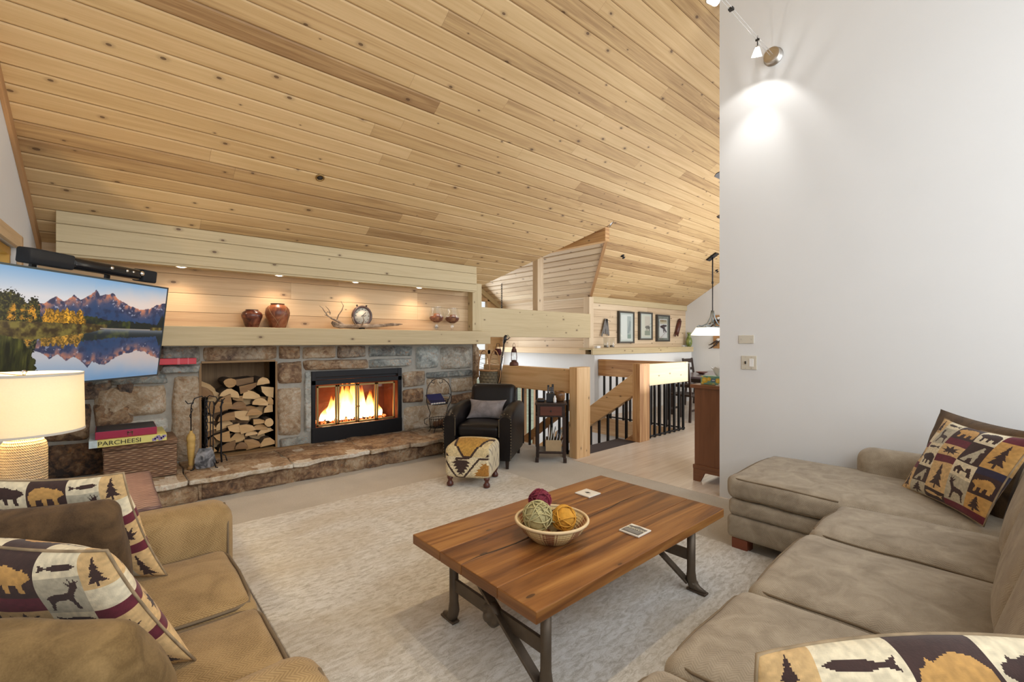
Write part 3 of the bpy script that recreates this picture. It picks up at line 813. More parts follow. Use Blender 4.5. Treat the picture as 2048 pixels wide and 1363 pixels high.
# wood niche lining
b = MB()
b.box(NX0 - .02, NX0, 5.50, 6.0, HZ, NZ1); b.box(NX1, NX1 + .02, 5.50, 6.0, HZ, NZ1); b.box(NX0, NX1, 5.98, 6.0, HZ, NZ1); b.box(NX0, NX1, 5.50, 6.0, NZ1, NZ1 + .02); b.box(NX0, NX1, 5.47, 6.0, HZ - .005, HZ + .018)
b.build('niche_lining', M['nichewood'], fp)
b = MB(); b.box(NX0 - .05, FX0 - .05, 5.41, 5.45, HZ, HZ + .02); b.build('niche_sill', M['nichewood'], fp)
# fire box
fb_m = plain('fire_brick', (.15, .04, .022), .9, vary=.3, scale=9, bump=.2, bscale=30)
b = MB()
b.box(FX0, FX0 + .02, 5.5, 5.95, HZ, FZ1); b.box(FX1 - .02, FX1, 5.5, 5.95, HZ, FZ1); b.box(FX0, FX1, 5.5, 5.95, FZ1 - .02, FZ1)
b.box(FX0, FX1, 5.48, 5.51, HZ, HZ + .175); b.box(FX0, FX1, 5.49, 5.51, .885, .94); b.box(FX0, FX1, 5.495, 5.51, .975, FZ1); b.box(FX0, FX1, 5.52, 5.53, .94, .975)
b.box(FX0, FX0 + .045, 5.49, 5.51, HZ, FZ1); b.box(FX1 - .055, FX1, 5.49, 5.51, HZ, FZ1)
b.build('firebox', M['darkmetal'], fp, bevel=.003)
b = MB(); b.box(FX0 + .02, FX1 - .02, 5.93, 5.95, HZ, FZ1 - .02); b.box(FX0 + .02, FX0 + .04, 5.53, 5.93, HZ, FZ1 - .02); b.box(FX1 - .04, FX1 - .02, 5.53, 5.93, HZ, FZ1 - .02); b.box(FX0 + .02, FX1 - .02, 5.53, 5.93, HZ, HZ + .17)
b.build('brick_lining', fb_m, fp)
dz0, dz1 = HZ + .185, .875
dx = [onY(p, 800, 5.49).x for p in (632, 674, 714, 752, 789)]
for i in range(4):
    x0, x1 = dx[i] + .003, dx[i + 1] - .003; fr = .022
    b = MB()
    b.box(x0, x0 + fr, 5.475, 5.492, dz0, dz1); b.box(x1 - fr, x1, 5.475, 5.492, dz0, dz1); b.box(x0, x1, 5.475, 5.492, dz0, dz0 + fr); b.box(x0, x1, 5.475, 5.492, dz1 - fr, dz1)
    d = b.build('glass_door', M['brass'], fp, bevel=.002)
    b = MB(); b.box(x0 + fr - .002, x1 - fr + .002, 5.482, 5.486, dz0 + fr - .002, dz1 - fr + .002); b.build('pane', M['fireglass'], d)
    if i in (1, 2):
        b = MB(); xx = x1 - .012 if i == 1 else x0 + .012; b.lathe([(.006, 0), (.011, .008), (.011, .016), (.004, .02)], (0, 0, 0), 10)
        b.T = Matrix.Identity(4); b.v = [(xx + p[0], 5.475 - p[2], .60 + p[1]) for p in b.v]; b.build('knob', M['brass'], d)
# fire: burning logs, embers, flames
b = MB()
for a, c, r in (((1.98, 5.76, .42), (2.70, 5.78, .43), .045), ((2.05, 5.68, .42), (2.6, 5.70, .42), .04), ((2.1, 5.8, .50), (2.66, 5.70, .49), .042)):
    b.tube([a, ((a[0] + c[0]) / 2, a[1] + .01, a[2] + .015), c], r, 9)
fl = b.build('burning_logs', plain('charred_wood', (.03, .016, .01), .9, vary=.4), fp)
g = G('embers'); n = g.n('TexNoise', Vector=g.obj(), Scale=38.0, Detail=3.0).outputs[0]
g.set(Base_Color=(.03, .015, .01), Emission_Color=g.ramp(n, [(.42, (.02, .002, 0)), (.55, (1, .14, .02)), (.68, (1, .5, .18))]), Emission_Strength=2.2, Roughness=1.0)
b = MB(); rr = random.Random(5)
for k in range(150):
    x, y = rr.uniform(1.86, 2.78), rr.uniform(5.56, 5.85); r = rr.uniform(.012, .028)
    b.lathe([(r * .5, -r * .8), (r, 0), (r * .5, r * .7)], (x, y, .395 + r), 6, smooth=False)
o = b.build('ember_bed', g.m, fp); o['kind'] = 'stuff'
g = G('flame')
tc = g.n('TexCoord').outputs['Object']; sz = g.n('SeparateXYZ', i0=tc).outputs[2]
nz = g.n('TexNoise', Vector=g.n('Mapping', Vector=tc, Scale=(14, 14, 4)).outputs[0], Scale=1.0, Detail=3.0).outputs[0]
at = g.n('Attribute', {'attribute_name': 'tint'}).outputs['Color']; hh = g.n('SeparateColor', i0=at).outputs[0]
f = g.math('MULTIPLY_ADD', nz, .5, g.math('SUBTRACT', hh, .25))
em = g.n('Emission', Color=g.ramp(f, [(.1, (1, .72, .36)), (.45, (1, .56, .17)), (.75, (1, .27, .04)), (1, (.9, .12, .01))]), Strength=g.n('MapRange', i0=f, i1=.05, i2=.95, i3=10.0, i4=.9).outputs[0])
tr_ = g.n('BsdfTransparent')
mx = g.n('MixShader', i0=g.n('MapRange', i0=f, i1=.35, i2=1.0, i3=.95, i4=.12).outputs[0], i1=tr_.outputs[0], i2=em.outputs[0])
g.l(mx.outputs[0], g.out.inputs[0]); M['flame'] = g.m
rr = random.Random(3)
for k in range(34):
    q = (k + .5) / 34; x = 1.96 + .74 * q + rr.uniform(-.02, .02); y = 5.70 + rr.uniform(-.08, .10)
    env = math.sin(math.pi * min(1, max(0, (q * .96 + .02)))) ** .8
    h = (.12 + .40 * env) * rr.uniform(.75, 1.08); r0 = rr.uniform(.032, .055)
    b = MB(); V = []; ns, nr = 8, 12
    lean = rr.uniform(-.05, .05) + (.5 - q) * .1; ph = rr.random() * 6
    for i in range(nr + 1):
        t = i / nr; r = r0 * (math.sin(math.pi * (t * .78 + .2)) ** 1.1) * (1 - t ** 3) + .001
        cx = x + lean * t + .014 * math.sin(ph + t * 6) * t; cy = y + .01 * math.cos(ph + t * 5) * t
        for s in range(ns): V.append((cx + r * math.cos(s * 6.283 / ns), cy + r * .8 * math.sin(s * 6.283 / ns), .425 + h * t))
    F = []; 
    for i in range(nr):
        for s in range(ns):
            b_ = (i * ns + s, i * ns + (s + 1) % ns, (i + 1) * ns + (s + 1) % ns, (i + 1) * ns + s); F.append(b_)
    b.add(V, F, [[(0, 0)] * 4] * len(F), True)
    b.tint = []
    for fidx in F:
        for kk in fidx: b.tint.append(((kk // ns) / nr, 0, 0))
    b.build('flame', M['flame'], fp)
lamp('fire_glow', 'POINT', (2.35, 5.62, .55), 7, (1, .45, .14), shadow_soft_size=.12)

# mantel
mx0 = WX(5.3) + .01
b = MB(); b.box(mx0, 4.205, 5.215, 5.50, 1.355, 1.54)
mant = tag(b.build('mantel_shelf', M['pale'], bevel=.006), 'long pale timber mantel beam above the stone fireplace', 'mantel')

# split firewood in the niche
bark = wood('bark_grey', (.05, .035, .025), (.11, .075, .05), (.19, .14, .10), knots=0, gs=40)
M['logwood'] = wood('split_pine', (.22, .115, .042), (.46, .27, .105), (.64, .43, .21), knots=0, tint=.75, gs=10, streak=.4)
def log(pxc, pyc, w, h, kind='w', rot=None, y=5.50, L=.36):
    c = onY(pxc, pyc, YW); s = c.y / ray(pxc, pyc).y * 0 + (c.y / ray(pxc, pyc).y) / FPX
    W = w * s * 1.0 / 2; H = h * s * .98 / 2
    rr = random.Random(int(pxc * 13 + pyc * 7))
    if kind == 'o': pts = [(math.cos(a * 6.283 / 12) * W, math.sin(a * 6.283 / 12) * H) for a in range(12)]
    elif kind == 'h':
        pts = [(-W, -H * .6)] + [(W * math.cos(math.pi * (1 - k / 8)), -H * .6 + 1.6 * H * math.sin(math.pi * k / 8)) for k in range(1, 8)] + [(W, -H * .6)]
    else:
        # quarter log: two straight split faces and a curved bark side
        q = rr.choice([(-1, -1), (1, -1), (1, 1), (-1, 1)]) if kind == 'w' else (-1, -1)
        pts = [(-W, -H)] + [(-W + 2 * W * math.cos(t * math.pi / 2 / 3) , -H + 2 * H * math.sin(t * math.pi / 2 / 3)) for t in range(4)]
        pts = [(p[0] * -q[0], p[1] * -q[1]) for p in pts]
        if q[0] * q[1] < 0: pts.reverse()
    pts = [(p[0] * rr.uniform(.88, 1.06), p[1] * rr.uniform(.88, 1.06)) for p in pts]
    ang = rr.uniform(-.25, .25) if rot is None else rot
    ca, sa = math.cos(ang), math.sin(ang)
    pts = [(c.x + p[0] * ca - p[1] * sa, max(HZ + .022, c.z + p[0] * sa + p[1] * ca)) for p in pts]
    pts = [(min(max(p[0], NX0 + .004), NX1 - .004), p[1]) for p in pts]
    n = len(pts); y0 = y + rr.uniform(-.015, .05); y1 = min(y0 + L, 5.965)
    tilt = rr.uniform(-.01, .01)
    t = thing('firewood_log', 'split firewood log in the stack filling the stone niche', 'firewood', (c.x, y0, c.z), 'firewood stack in the niche')
    b = MB(); P = [(p[0], y0 + rr.uniform(-.004, .004), p[1]) for p in pts] + [(p[0] * .97 + c.x * .03, y1, p[1] * .97 + c.z * .03) for p in pts]
    F = [tuple(range(n))]; ou = rr.random() * 20
    U = [[(pts[k][0] * 2 + ou, pts[k][1] * 1.2) for k in range(n)]]
    for i in range(n):
        j = (i + 1) % n; F.append((j, i, n + i, n + j)); U.append([(y0 + ou, i * .05), (y0 + ou, i * .05 + .05), (y1 + ou, i * .05 + .05), (y1 + ou, i * .05)])
    # outward winding for the front end
    area = sum(pts[i][0] * pts[(i + 1) % n][1] - pts[(i + 1) % n][0] * pts[i][1] for i in range(n))
    if area < 0: F = [f[::-1] for f in F]; U = [u[::-1] for u in U]
    tt = (rr.random(), rr.random() * .5, 0)
    b.add(P[:n], F[:1], U[:1], tint=tt); b.build('cut_end', M['logwood'], t)
    b = MB(); b.add(P, F[1:], U[1:], tint=tt); b.build('log_body', bark, t)
CR = lambda x, y: (360 + x * .2054, 680 + y * .2054)
for x, y, w, h, k in ((270, 505, 130, 110, 'w'), (490, 415, 115, 95, 'o'), (815, 405, 120, 90, 'h'), (680, 470, 170, 80, 'w'), (860, 508, 120, 110, 'w'), (720, 530, 170, 90, 'w'), (490, 525, 170, 105, 'h'), (410, 620, 170, 150, 'w'), (290, 665, 80, 130, 'w'), (575, 648, 150, 110, 'h'), (790, 608, 150, 95, 'h'), (892, 588, 60, 75, 'w'), (722, 705, 140, 80, 'h'), (870, 665, 90, 90, 'w'), (450, 742, 150, 85, 'w'), (595, 740, 140, 115, 'w'), (295, 762, 80, 75, 'w'), (440, 835, 165, 100, 'h'), (780, 788, 110, 60, 'w'), (872, 803, 80, 90, 'o'), (295, 832, 85, 85, 'w'), (530, 868, 110, 100, 'w'), (655, 848, 140, 95, 'w'), (790, 858, 150, 75, 'h'), (295, 912, 85, 75, 'w'), (840, 893, 150, 60, 'h'), (700, 912, 120, 52, 'h'), (415, 955, 130, 110, 'w'), (555, 950, 140, 110, 'w'), (295, 985, 85, 85, 'w'), (460, 1038, 150, 100, 'w'), (600, 1035, 115, 90, 'h'), (720, 1000, 140, 110, 'w'), (858, 998, 140, 100, 'h'), (300, 1060, 90, 85, 'w'), (565, 575, 105, 60, 'w'), (695, 655, 95, 50, 'w')):
    log(*CR(x, y), w * .2054, h * .2054, k)
# second row of logs seen in the gaps behind
for x, y, w, h in ((300, 470, 150, 100), (640, 430, 200, 110), (380, 560, 160, 120), (860, 600, 120, 120), (640, 600, 180, 120), (780, 720, 180, 120), (400, 780, 180, 140), (620, 820, 180, 120), (820, 850, 170, 120), (380, 900, 180, 120), (620, 960, 200, 120), (780, 950, 160, 110), (380, 1030, 140, 100), (560, 1040, 150, 90), (790, 1040, 170, 70)):
    log(*CR(x, y), w * .2054, h * .2054, 'w', y=5.62, L=.3)
# ------------------------------------------------------------------ on the mantel
MZ = 1.541
def glaze(name, stops, rough=.25):
    g = G(name); n = g.n('TexNoise', Vector=g.obj(), Scale=14.0, Detail=4.0, Distortion=1.0).outputs[0]
    g.set(Base_Color=g.ramp(n, stops), Roughness=rough); g.bump(n, .1, .004); return g.m
pot1 = glaze('dark_glaze', [(.3, (.02, .012, .012)), (.5, (.11, .03, .018)), (.7, (.22, .075, .04))])
pot2 = glaze('red_clay', [(.3, (.11, .03, .015)), (.5, (.25, .075, .03)), (.7, (.36, .14, .065))], .35)
def pot(name, px0, px1, ptop, label, mat, prof, Y=5.36):
    pm = (px0 + px1) / 2; c = onY(pm, 655, Y); s = (c.y / ray(pm, 655).y) / FPX
    R_ = (px1 - px0) / 2 * s * .97; H = onY(pm, ptop, Y).z - MZ
    t = thing(name, label, 'vase', (c.x, Y, MZ))
    b = MB(); b.lathe([(r * R_, z * H) for r, z in prof], (c.x, Y, MZ), 32, cap1=False)
    b.build('body', mat, t)
    b = MB(); r0 = prof[-1][0] * R_; b.lathe([(r0 * .80, H * .90), (r0 * .86, H * .985), (r0 * 1.0, H * .975), (r0 * 1.06, H), (r0 * .88, H * 1.004), (r0 * .8, H * .93)], (c.x, Y, MZ), 28, cap0=False); b.build('rim', M['ink'], t)
    return t, c, R_, H
pot('clay_jar', 484.5, 523.5, 619, 'small dark glazed clay jar on the mantel', pot1, [(.56, 0), (.62, .03), (.82, .36), (.99, .60), (1.0, .70), (.90, .84), (.66, .93), (.58, .97), (.58, 1.0)])
t, c, R_, H = pot('clay_jar', 532, 578.5, 607, 'taller reddish clay jar wrapped in a thin cord on the mantel', pot2, [(.62, 0), (.66, .03), (.82, .28), (.97, .50), (1.0, .62), (.93, .78), (.72, .9), (.56, .94), (.54, 1.0)])
b = MB()
for k in range(3):
    pts = []
    for i in range(15):
        u = i / 14; a = -2.2 + .75 * k + (u - .5) * 1.3 * (1 if k % 2 else -1); z = .03 + .88 * u
        rr_ = np.interp(z, [0, .03, .28, .5, .62, .78, .9], [.62, .66, .82, .97, 1.0, .93, .72]) * R_ + .001
        pts.append((c.x + rr_ * math.cos(a), 5.36 + rr_ * math.sin(a), MZ + z * H))
    b.tube(pts, .0022, 5)
b.build('cord', plain('jute_cord', (.32, .20, .10), .9), t)
# driftwood
dw = glaze('driftwood', [(.3, (.11, .075, .05)), (.5, (.26, .19, .13)), (.7, (.40, .32, .24))], .8)
def dp(px, py, y=5.34): return onY(px, py, y)
t = thing('driftwood', 'long twisted driftwood branch lying along the mantel under the clock', 'driftwood', tuple(dp(715, 656)))
b = MB()
b.tube([dp(664, 643), dp(673, 648), dp(690, 652), dp(712, 651.5), dp(740, 651), dp(765, 650.5), dp(785, 648), dp(805, 648)], [.014, .02, .026, .024, .026, .02, .016, .006], 9)
b.tube([dp(663, 645), dp(668, 651), dp(680, 653), dp(700, 653)], [.008, .016, .02, .016], 8)
b.tube([dp(735, 653), dp(760, 652), dp(780, 650), dp(798, 650)], [.012, .015, .013, .004], 7)
b.build('branch', dw, t)
b = MB()
b.tube([dp(690, 652), dp(676, 642), dp(664, 637), dp(655, 631), dp(649, 629)], [.018, .014, .011, .008, .003], 7)
b.tube([dp(655, 631), dp(652, 626), dp(655, 623), dp(660, 625), dp(660, 629)], [.007, .006, .005, .005, .003], 6)
b.tube([dp(652, 626), dp(648, 621), dp(645, 616), dp(639, 611)], [.006, .005, .004, .002], 6)
b.tube([dp(661, 626), dp(657, 618), dp(651, 612)], [.005, .004, .002], 6)
b.tube([dp(673, 641), dp(677, 630), dp(684, 620), dp(687, 611), dp(682, 602)], [.007, .006, .006, .005, .003], 6)
b.tube([dp(712, 650, 5.31), dp(706, 640, 5.30), dp(705, 633, 5.30)], [.01, .009, .003], 6)
b.tube([dp(724, 650, 5.31), dp(728, 640, 5.29), dp(726, 634, 5.29), dp(733, 629, 5.29)], [.008, .006, .005, .002], 6)
b.build('twigs', dw, t)
# clock
c = dp(723.5, 631.5, 5.40); s = (c.y / ray(723.5, 631).y) / FPX; Rc = 20.5 * s
t = thing('mantel_clock', 'round dark bronze clock with a cream face standing on the mantel behind driftwood', 'clock', (c.x, 5.40, MZ))
def disc_y(mb, prof, cx, cz, y0, n=40):
    k0 = len(mb.v); mb.lathe(prof, (0, 0, 0), n)
    mb.v[k0:] = [(cx + p[0], y0 - p[2], cz + p[1]) for p in mb.v[k0:]]
    mb.f = [f[::-1] if min(f) >= k0 else f for f in mb.f] if False else mb.f
b = MB(); disc_y(b, [(Rc * .9, -.03), (Rc, -.02), (Rc, .012), (Rc * .93, .022), (Rc * .80, .02), (Rc * .765, .006)], c.x, c.z, 5.39); b.build('case', glaze('bronze', [(.3, (.03, .02, .02)), (.6, (.09, .055, .05))], .35), t)
b = MB(); disc_y(b, [(Rc * .78, 0), (Rc * .77, .007)], c.x, c.z, 5.39); b.build('dial', plain('cream_dial', (.62, .58, .48), .6, vary=.1, scale=20), t)
b = MB()
for h in range(12):
    a = math.radians(90 - h * 30); d = Vector((math.cos(a), 0, math.sin(a))); p = Vector((c.x, 5.3815, c.z))
    b.bar(p + d * Rc * .60, p + d * Rc * .70, .006 if h % 3 else .009, .001, up=(0, 1, 0))
b.build('numerals', M['ink'], t)
b = MB()
for ang, L in ((2, .36), (45, .5)):
    a = math.radians(ang); d = Vector((math.cos(a), 0, math.sin(a))); p = Vector((c.x, 5.38, c.z)); b.bar(p - d * Rc * .1, p + d * Rc * L, .006, .001, up=(0, 1, 0))
b.build('hands', M['ink'], t)
b = MB()
for sx in (-1, 1):
    b.lathe([(.006, 0), (.006, .012), (.012, .014), (.010, .024), (.003, .028)], (c.x + sx * Rc * .47, 5.40, c.z + Rc * .86), 10)
b.build('bells', M['ink'], t)
b = MB(); b.box(c.x - .03, c.x + .03, 5.38, 5.42, MZ, c.z - Rc * .9); b.build('foot', M['ink'], t)
# goblets with pot pourri
for px, top, lab in ((873, 613, 'footed glass bowl of potpourri on the mantel, the one nearer the clock'), (904.5, 616, 'footed glass bowl of potpourri at the free end of the mantel')):
    c = dp(px, 655, 5.36); s = (c.y / ray(px, 655).y) / FPX; H = onY(px, top, 5.36).z - MZ; R_ = 15 * s
    t = thing('glass_goblet', lab, 'goblet', (c.x, 5.36, MZ), 'potpourri goblets on the mantel')
    b = MB(); b.lathe([(R_ * .62, 0), (R_ * .6, .006), (R_ * .2, .02), (R_ * .17, H * .12), (R_ * .3, H * .18), (R_ * .17, H * .24), (R_ * .3, H * .32), (R_ * .8, H * .42), (R_ * 1.0, H * .58), (R_ * .97, H * .70), (R_ * .78, H * .86), (R_ * .74, H)], (c.x, 5.36, MZ), 26, cap1=False); b.build('bowl', M['glass'], t)
    b = MB(); b.lathe([(R_ * .3, H * .345), (R_ * .76, H * .43), (R_ * .93, H * .54), (R_ * .8, H * .60), (0.001, H * .64)], (c.x, 5.36, MZ), 20); b.build('dried_petals', glaze('dried_petals', [(.35, (.05, .015, .012)), (.52, (.20, .06, .03)), (.7, (.36, .18, .08))], .9), t)
    b = MB(); b.rbox(c.x - R_ * .4, c.x + R_ * .45, 5.33, 5.38, MZ + H * .56, MZ + H * .72, r=.02, n=3, wob=.01); b.build('orange_slice', plain('dried_orange', (.42, .15, .045), .8, vary=.2), t)
# recessed soffit lights
bulb = emit('warm_bulb', (1, .86, .66), 14)
for i, (px, where) in enumerate(((363, 'nearest the television'), (558.5, 'above the clay jars'), (711.5, 'above the clock'), (839, 'nearest the goblets'))):
    p = onY(px, 540, 5.27); x = p.x
    t = thing('recessed_light', 'small white recessed spotlight under the wooden soffit, ' + where, 'light', (x, 5.27, 2.11), 'soffit lights')
    b = MB(); b.lathe([(.062, .004), (.062, -.004), (.05, -.012), (.04, -.012), (.04, 0)], (x, 5.27, 2.106), 24, cap0=False, cap1=False); b.build('trim_ring', M['whiteplastic'], t)
    b = MB(); b.lathe([(.001, -.016), (.022, -.014), (.036, -.006), (.04, .004)], (x, 5.27, 2.104), 18); b.build('bulb', bulb, t)
    lamp('soffit_spot', 'SPOT', (x, 5.27, 2.075), 9, (1, .72, .50), (x, 5.33, 1.2), spot_size=math.radians(135), spot_blend=.8, shadow_soft_size=.035)

# ------------------------------------------------------------------ hearth things
def hp(px, py, y): return onY(px, py, y)
# fire tools
TY = 5.10
t = thing('fireplace_tool_set', 'black wrought iron fireplace tool stand on the hearth in front of the firewood', 'fireplace tools', tuple(hp(410, 930, TY).xy) + (HZ,))
cx = hp(411, 900, TY).x
b = MB()
b.tube([(cx, TY + .02, HZ + .015), (cx, TY + .02, HZ + .665)], .008, 8)
for sx in (-1, 1):
    b.tube([(cx, TY + .02, HZ + .64), (cx + sx * .03, TY, HZ + .672), (cx + sx * .085, TY, HZ + .655), (cx + sx * .10, TY, HZ + .615), (cx + sx * .135, TY, HZ + .61), (cx + sx * .155, TY, HZ + .64)], .005, 6)
    b.tube([(cx, TY + .02, HZ + .60), (cx, TY + .06, HZ + .65), (cx + sx * .02, TY + .09, HZ + .62)], .004, 6)
b.tube([(cx, TY - .06, HZ + .63), (cx, TY, HZ + .655)], .005, 6)
b.build('stand', M['iron'], t)
b = MB()
for an in range(4):
    a = an * math.pi / 2 + .6; d = Vector((math.cos(a), math.sin(a), 0)); p = Vector((cx, TY + .02, HZ))
    b.tube([p + Vector((0, 0, .14)), p + d * .05 + Vector((0, 0, .13)), p + d * .10 + Vector((0, 0, .06)), p + d * .125 + Vector((0, 0, .008)), p + d * .145 + Vector((0, 0, .01))], .006, 6)
b.build('feet', M['iron'], t)
# tools
xb = hp(382, 900, TY).x
t2 = thing('hearth_broom', 'hearth brush with a turned yellow wooden handle hanging on the tool stand', 'brush', (xb, TY, HZ))
b = MB(); b.tube([(xb + .02, TY, HZ + .62), (xb + .004, TY, HZ + .60), (xb, TY, HZ + .56), (xb, TY, HZ + .36)], .005, 6); b.tube([(xb, TY, HZ + .58), (xb + .012, TY - .01, HZ + .55), (xb, TY, HZ + .52), (xb - .012, TY - .01, HZ + .5), (xb, TY, HZ + .47)], .0035, 5); b.build('shaft', M['iron'], t2)
b = MB(); b.lathe([(.012, .03), (.02, .05), (.030, .19), (.034, .235), (.03, .262), (.036, .27), (.035, .30), (.028, .325), (.014, .34), (.012, .36)], (xb, TY, HZ), 18); b.build('handle', wood('yellow_maple', (.36, .22, .06), (.52, .34, .10), (.62, .43, .16), knots=0, tint=.1), t2)
b = MB(); b.lathe([(.03, .006), (.028, .03), (.014, .05)], (xb, TY, HZ), 14); b.build('bristles', plain('straw', (.25, .15, .06), .9), t2)
t2 = thing('ash_shovel', 'iron ash shovel with a twisted shaft hanging on the tool stand', 'shovel', (cx, TY - .06, HZ))
b = MB(); 
for k in range(2):
    b.tube([(cx + .008 * math.cos(i * 1.1 + k * math.pi), TY - .055 + .008 * math.sin(i * 1.1 + k * math.pi), HZ + .20 + i * .022) for i in range(21)], .006, 6)
b.build('shaft', M['iron'], t2)
b = MB(); V = []
for j in range(7):
    for i in range(9):
        u = i / 8 - .5; v = j / 6; wv = .075 + .055 * math.sin(min(1, v * 1.4) * math.pi / 2) - .02 * max(0, v - .8) * 5
        V.append((cx - .01 + u * wv * 1.25, TY - .075 - .03 * math.cos(u * math.pi) + .02, HZ + .20 - v * .185))
F = [(j * 9 + i, j * 9 + i + 1, (j + 1) * 9 + i + 1, (j + 1) * 9 + i) for j in range(6) for i in range(8)]
n0 = len(V); V2 = V + [(p[0], p[1] + .005, p[2]) for p in V]; b.add(V2, F + [tuple(k + n0 for k in f[::-1]) for f in F], [[(0, 0)] * 4] * (2 * len(F)), True)
b.build('pan', glaze('hammered_steel', [(.4, (.05, .055, .065)), (.6, (.30, .31, .34))], .4), t2)
t2 = thing('fire_poker', 'black fire poker hanging on the tool stand, nearest the stacked firewood', 'poker', (cx + .13, TY, HZ))
b = MB(); b.tube([(cx + .135, TY, HZ + .63), (cx + .125, TY, HZ + .56), (cx + .125, TY, HZ + .10), (cx + .13, TY, HZ + .03)], .008, 7); b.tube([(cx + .125, TY, HZ + .12), (cx + .16, TY, HZ + .09), (cx + .17, TY - .02, HZ + .04)], .006, 6); b.build('shaft', M['iron'], t2)
b = MB(); b.tube([(cx + .125, TY, HZ + .63), (cx + .14, TY - .012, HZ + .60), (cx + .115, TY - .012, HZ + .56), (cx + .125, TY, HZ + .52)], .005, 6); b.build('grip', M['iron'], t2)
t2 = thing('log_tongs', 'slender black log tongs hanging on the tool stand beside the shovel', 'tongs', (cx - .045, TY - .03, HZ))
b = MB(); 
for sx in (-1, 1):
    b.tube([(cx + .045 + sx * .012, TY - .03, HZ + .62), (cx + .045 + sx * .022, TY - .03, HZ + .56), (cx + .045 + sx * .010, TY - .03, HZ + .48), (cx + .045 + sx * .012, TY - .03, HZ + .10), (cx + .045 + sx * .025, TY - .03, HZ + .05)], .005, 6)
b.build('arms', M['iron'], t2)
# wicker
def wicker(name, c0, c1, c2, sx=30, sy=70):
    g = G(name); u = g.n('UVMap', {'uv_map': 'uv'}).outputs[0]; s = g.n('SeparateXYZ', i0=u)
    row = g.math('SINE', g.math('MULTIPLY', s.outputs[1], sy * 6.283)); colw = g.math('SINE', g.math('MULTIPLY_ADD', s.outputs[0], sx * 6.283, g.math('MULTIPLY', g.math('FLOOR', g.math('MULTIPLY', s.outputs[1], sy)), 3.1416)))
    nz = g.n('TexNoise', Vector=g.n('Mapping', Vector=u, Scale=(8, 90, 1)).outputs[0], Scale=1.0, Detail=3.0).outputs[0]
    h = g.math('MULTIPLY_ADD', row, .3, g.math('MULTIPLY', colw, .3))
    g.set(Base_Color=g.ramp(g.math('ADD', g.math('MULTIPLY_ADD', h, .3, .1), g.math('MULTIPLY', nz, .8)), [(.2, c0), (.55, c1), (.85, c2)]), Roughness=.75)
    g.bump(g.math('ADD', h, nz), .8, .008); return g.m
M['wicker'] = wicker('brown_wicker', (.05, .024, .015), (.21, .115, .065), (.50, .36, .24), 14, 55)
M['wicker2'] = wicker('purple_brown_wicker', (.05, .028, .028), (.18, .105, .095), (.37, .26, .235), 14, 55)
# basket trunk standing on the hearth with two games on it
p0 = onZ(205, 958, HZ); 
bx0, bx1, by0, by1 = hp(206, 900, 5.02).x, hp(354, 900, 5.02).x, 5.02, 5.42
bz1 = onY(345, 876, 5.02).z
t = thing('wicker_basket', 'rectangular brown wicker basket trunk on the hearth with two board games on its lid', 'basket', ((bx0 + bx1) / 2, 5.2, HZ))
b = MB(); b.rbox(bx0, bx1, by0, by1, HZ, bz1 - .05, r=.012, n=3); 
def uvbox(b):
    # side faces: u along the horizontal, v along height (rbox gives (x,z)/(y,z) already)
    return b
b.build('body', M['wicker'], t)
b = MB(); b.rbox(bx0 - .006, bx1 + .006, by0 - .008, by1, bz1 - .047, bz1, r=.012, n=3); b.build('lid', M['wicker'], t)
# PARCHEESI box
gx0, gx1 = hp(178, 900, 4.98).x, hp(333, 900, 4.98).x
t = thing('board_game_box', 'yellow board game box reading PARCHEESI on the wicker trunk, under a red case', 'board game', ((gx0 + gx1) / 2, 5.1, bz1))
gz1 = bz1 + .058
b = MB(); b.box(gx0, gx1, 4.96, 5.40, bz1 + .001, gz1); b.build('carton', plain('yellow_card', (.66, .62, .20), .5, vary=.04), t, bevel=.002)
b = MB(); b.box(gx0 - .001, gx0 + .05, 4.958, 5.401, bz1 + .002, gz1 + .0005); b.build('white_end', plain('pale_blue_card', (.50, .62, .68), .5, vary=.15, scale=30), t)
b = MB()
for k in range(6):
    q = k / 5; x = gx1 - .085 + .07 * q; b.box(x - .014, x + .012, 4.957, 4.96, bz1 + .006 + .012 * (k % 3), bz1 + .03 + .01 * (k % 3))
b.build('picture_tiles', plain('blue_red_print', (.25, .20, .42), .5, vary=.5, scale=60), t)
text('lettering', 'PARCHEESI', .050, frame_matrix(((gx0 + gx1) / 2 - .06, 4.957, bz1 + .029), (1, 0, 0), (0, 0, 1)), M['ink'], t, sx=1.12)
rx0, rx1 = hp(190, 900, 5.0).x, hp(314, 900, 5.0).x
t = thing('game_case', 'magenta red game case with dark lid and clasp on the yellow game box', 'case', ((rx0 + rx1) / 2, 5.15, gz1))
b = MB(); b.box(rx0, rx1, 5.0, 5.35, gz1 + .001, gz1 + .062); b.build('case_body', plain('crimson_leatherette', (.30, .012, .055), .4), t, bevel=.004)
b = MB(); b.box(rx0 + .006, rx1 - .006, 5.006, 5.344, gz1 + .062, gz1 + .066); b.build('lid_panel', plain('navy_lid', (.015, .02, .035), .5), t)
b = MB(); xm = (rx0 + rx1) / 2 + .02; b.box(xm - .017, xm - .011, 4.994, 5.0, gz1 + .015, gz1 + .05); b.box(xm + .011, xm + .017, 4.994, 5.0, gz1 + .015, gz1 + .05); b.box(xm - .017, xm + .017, 4.994, 5.0, gz1 + .036, gz1 + .043); b.build('clasp', M['chrome'], t)
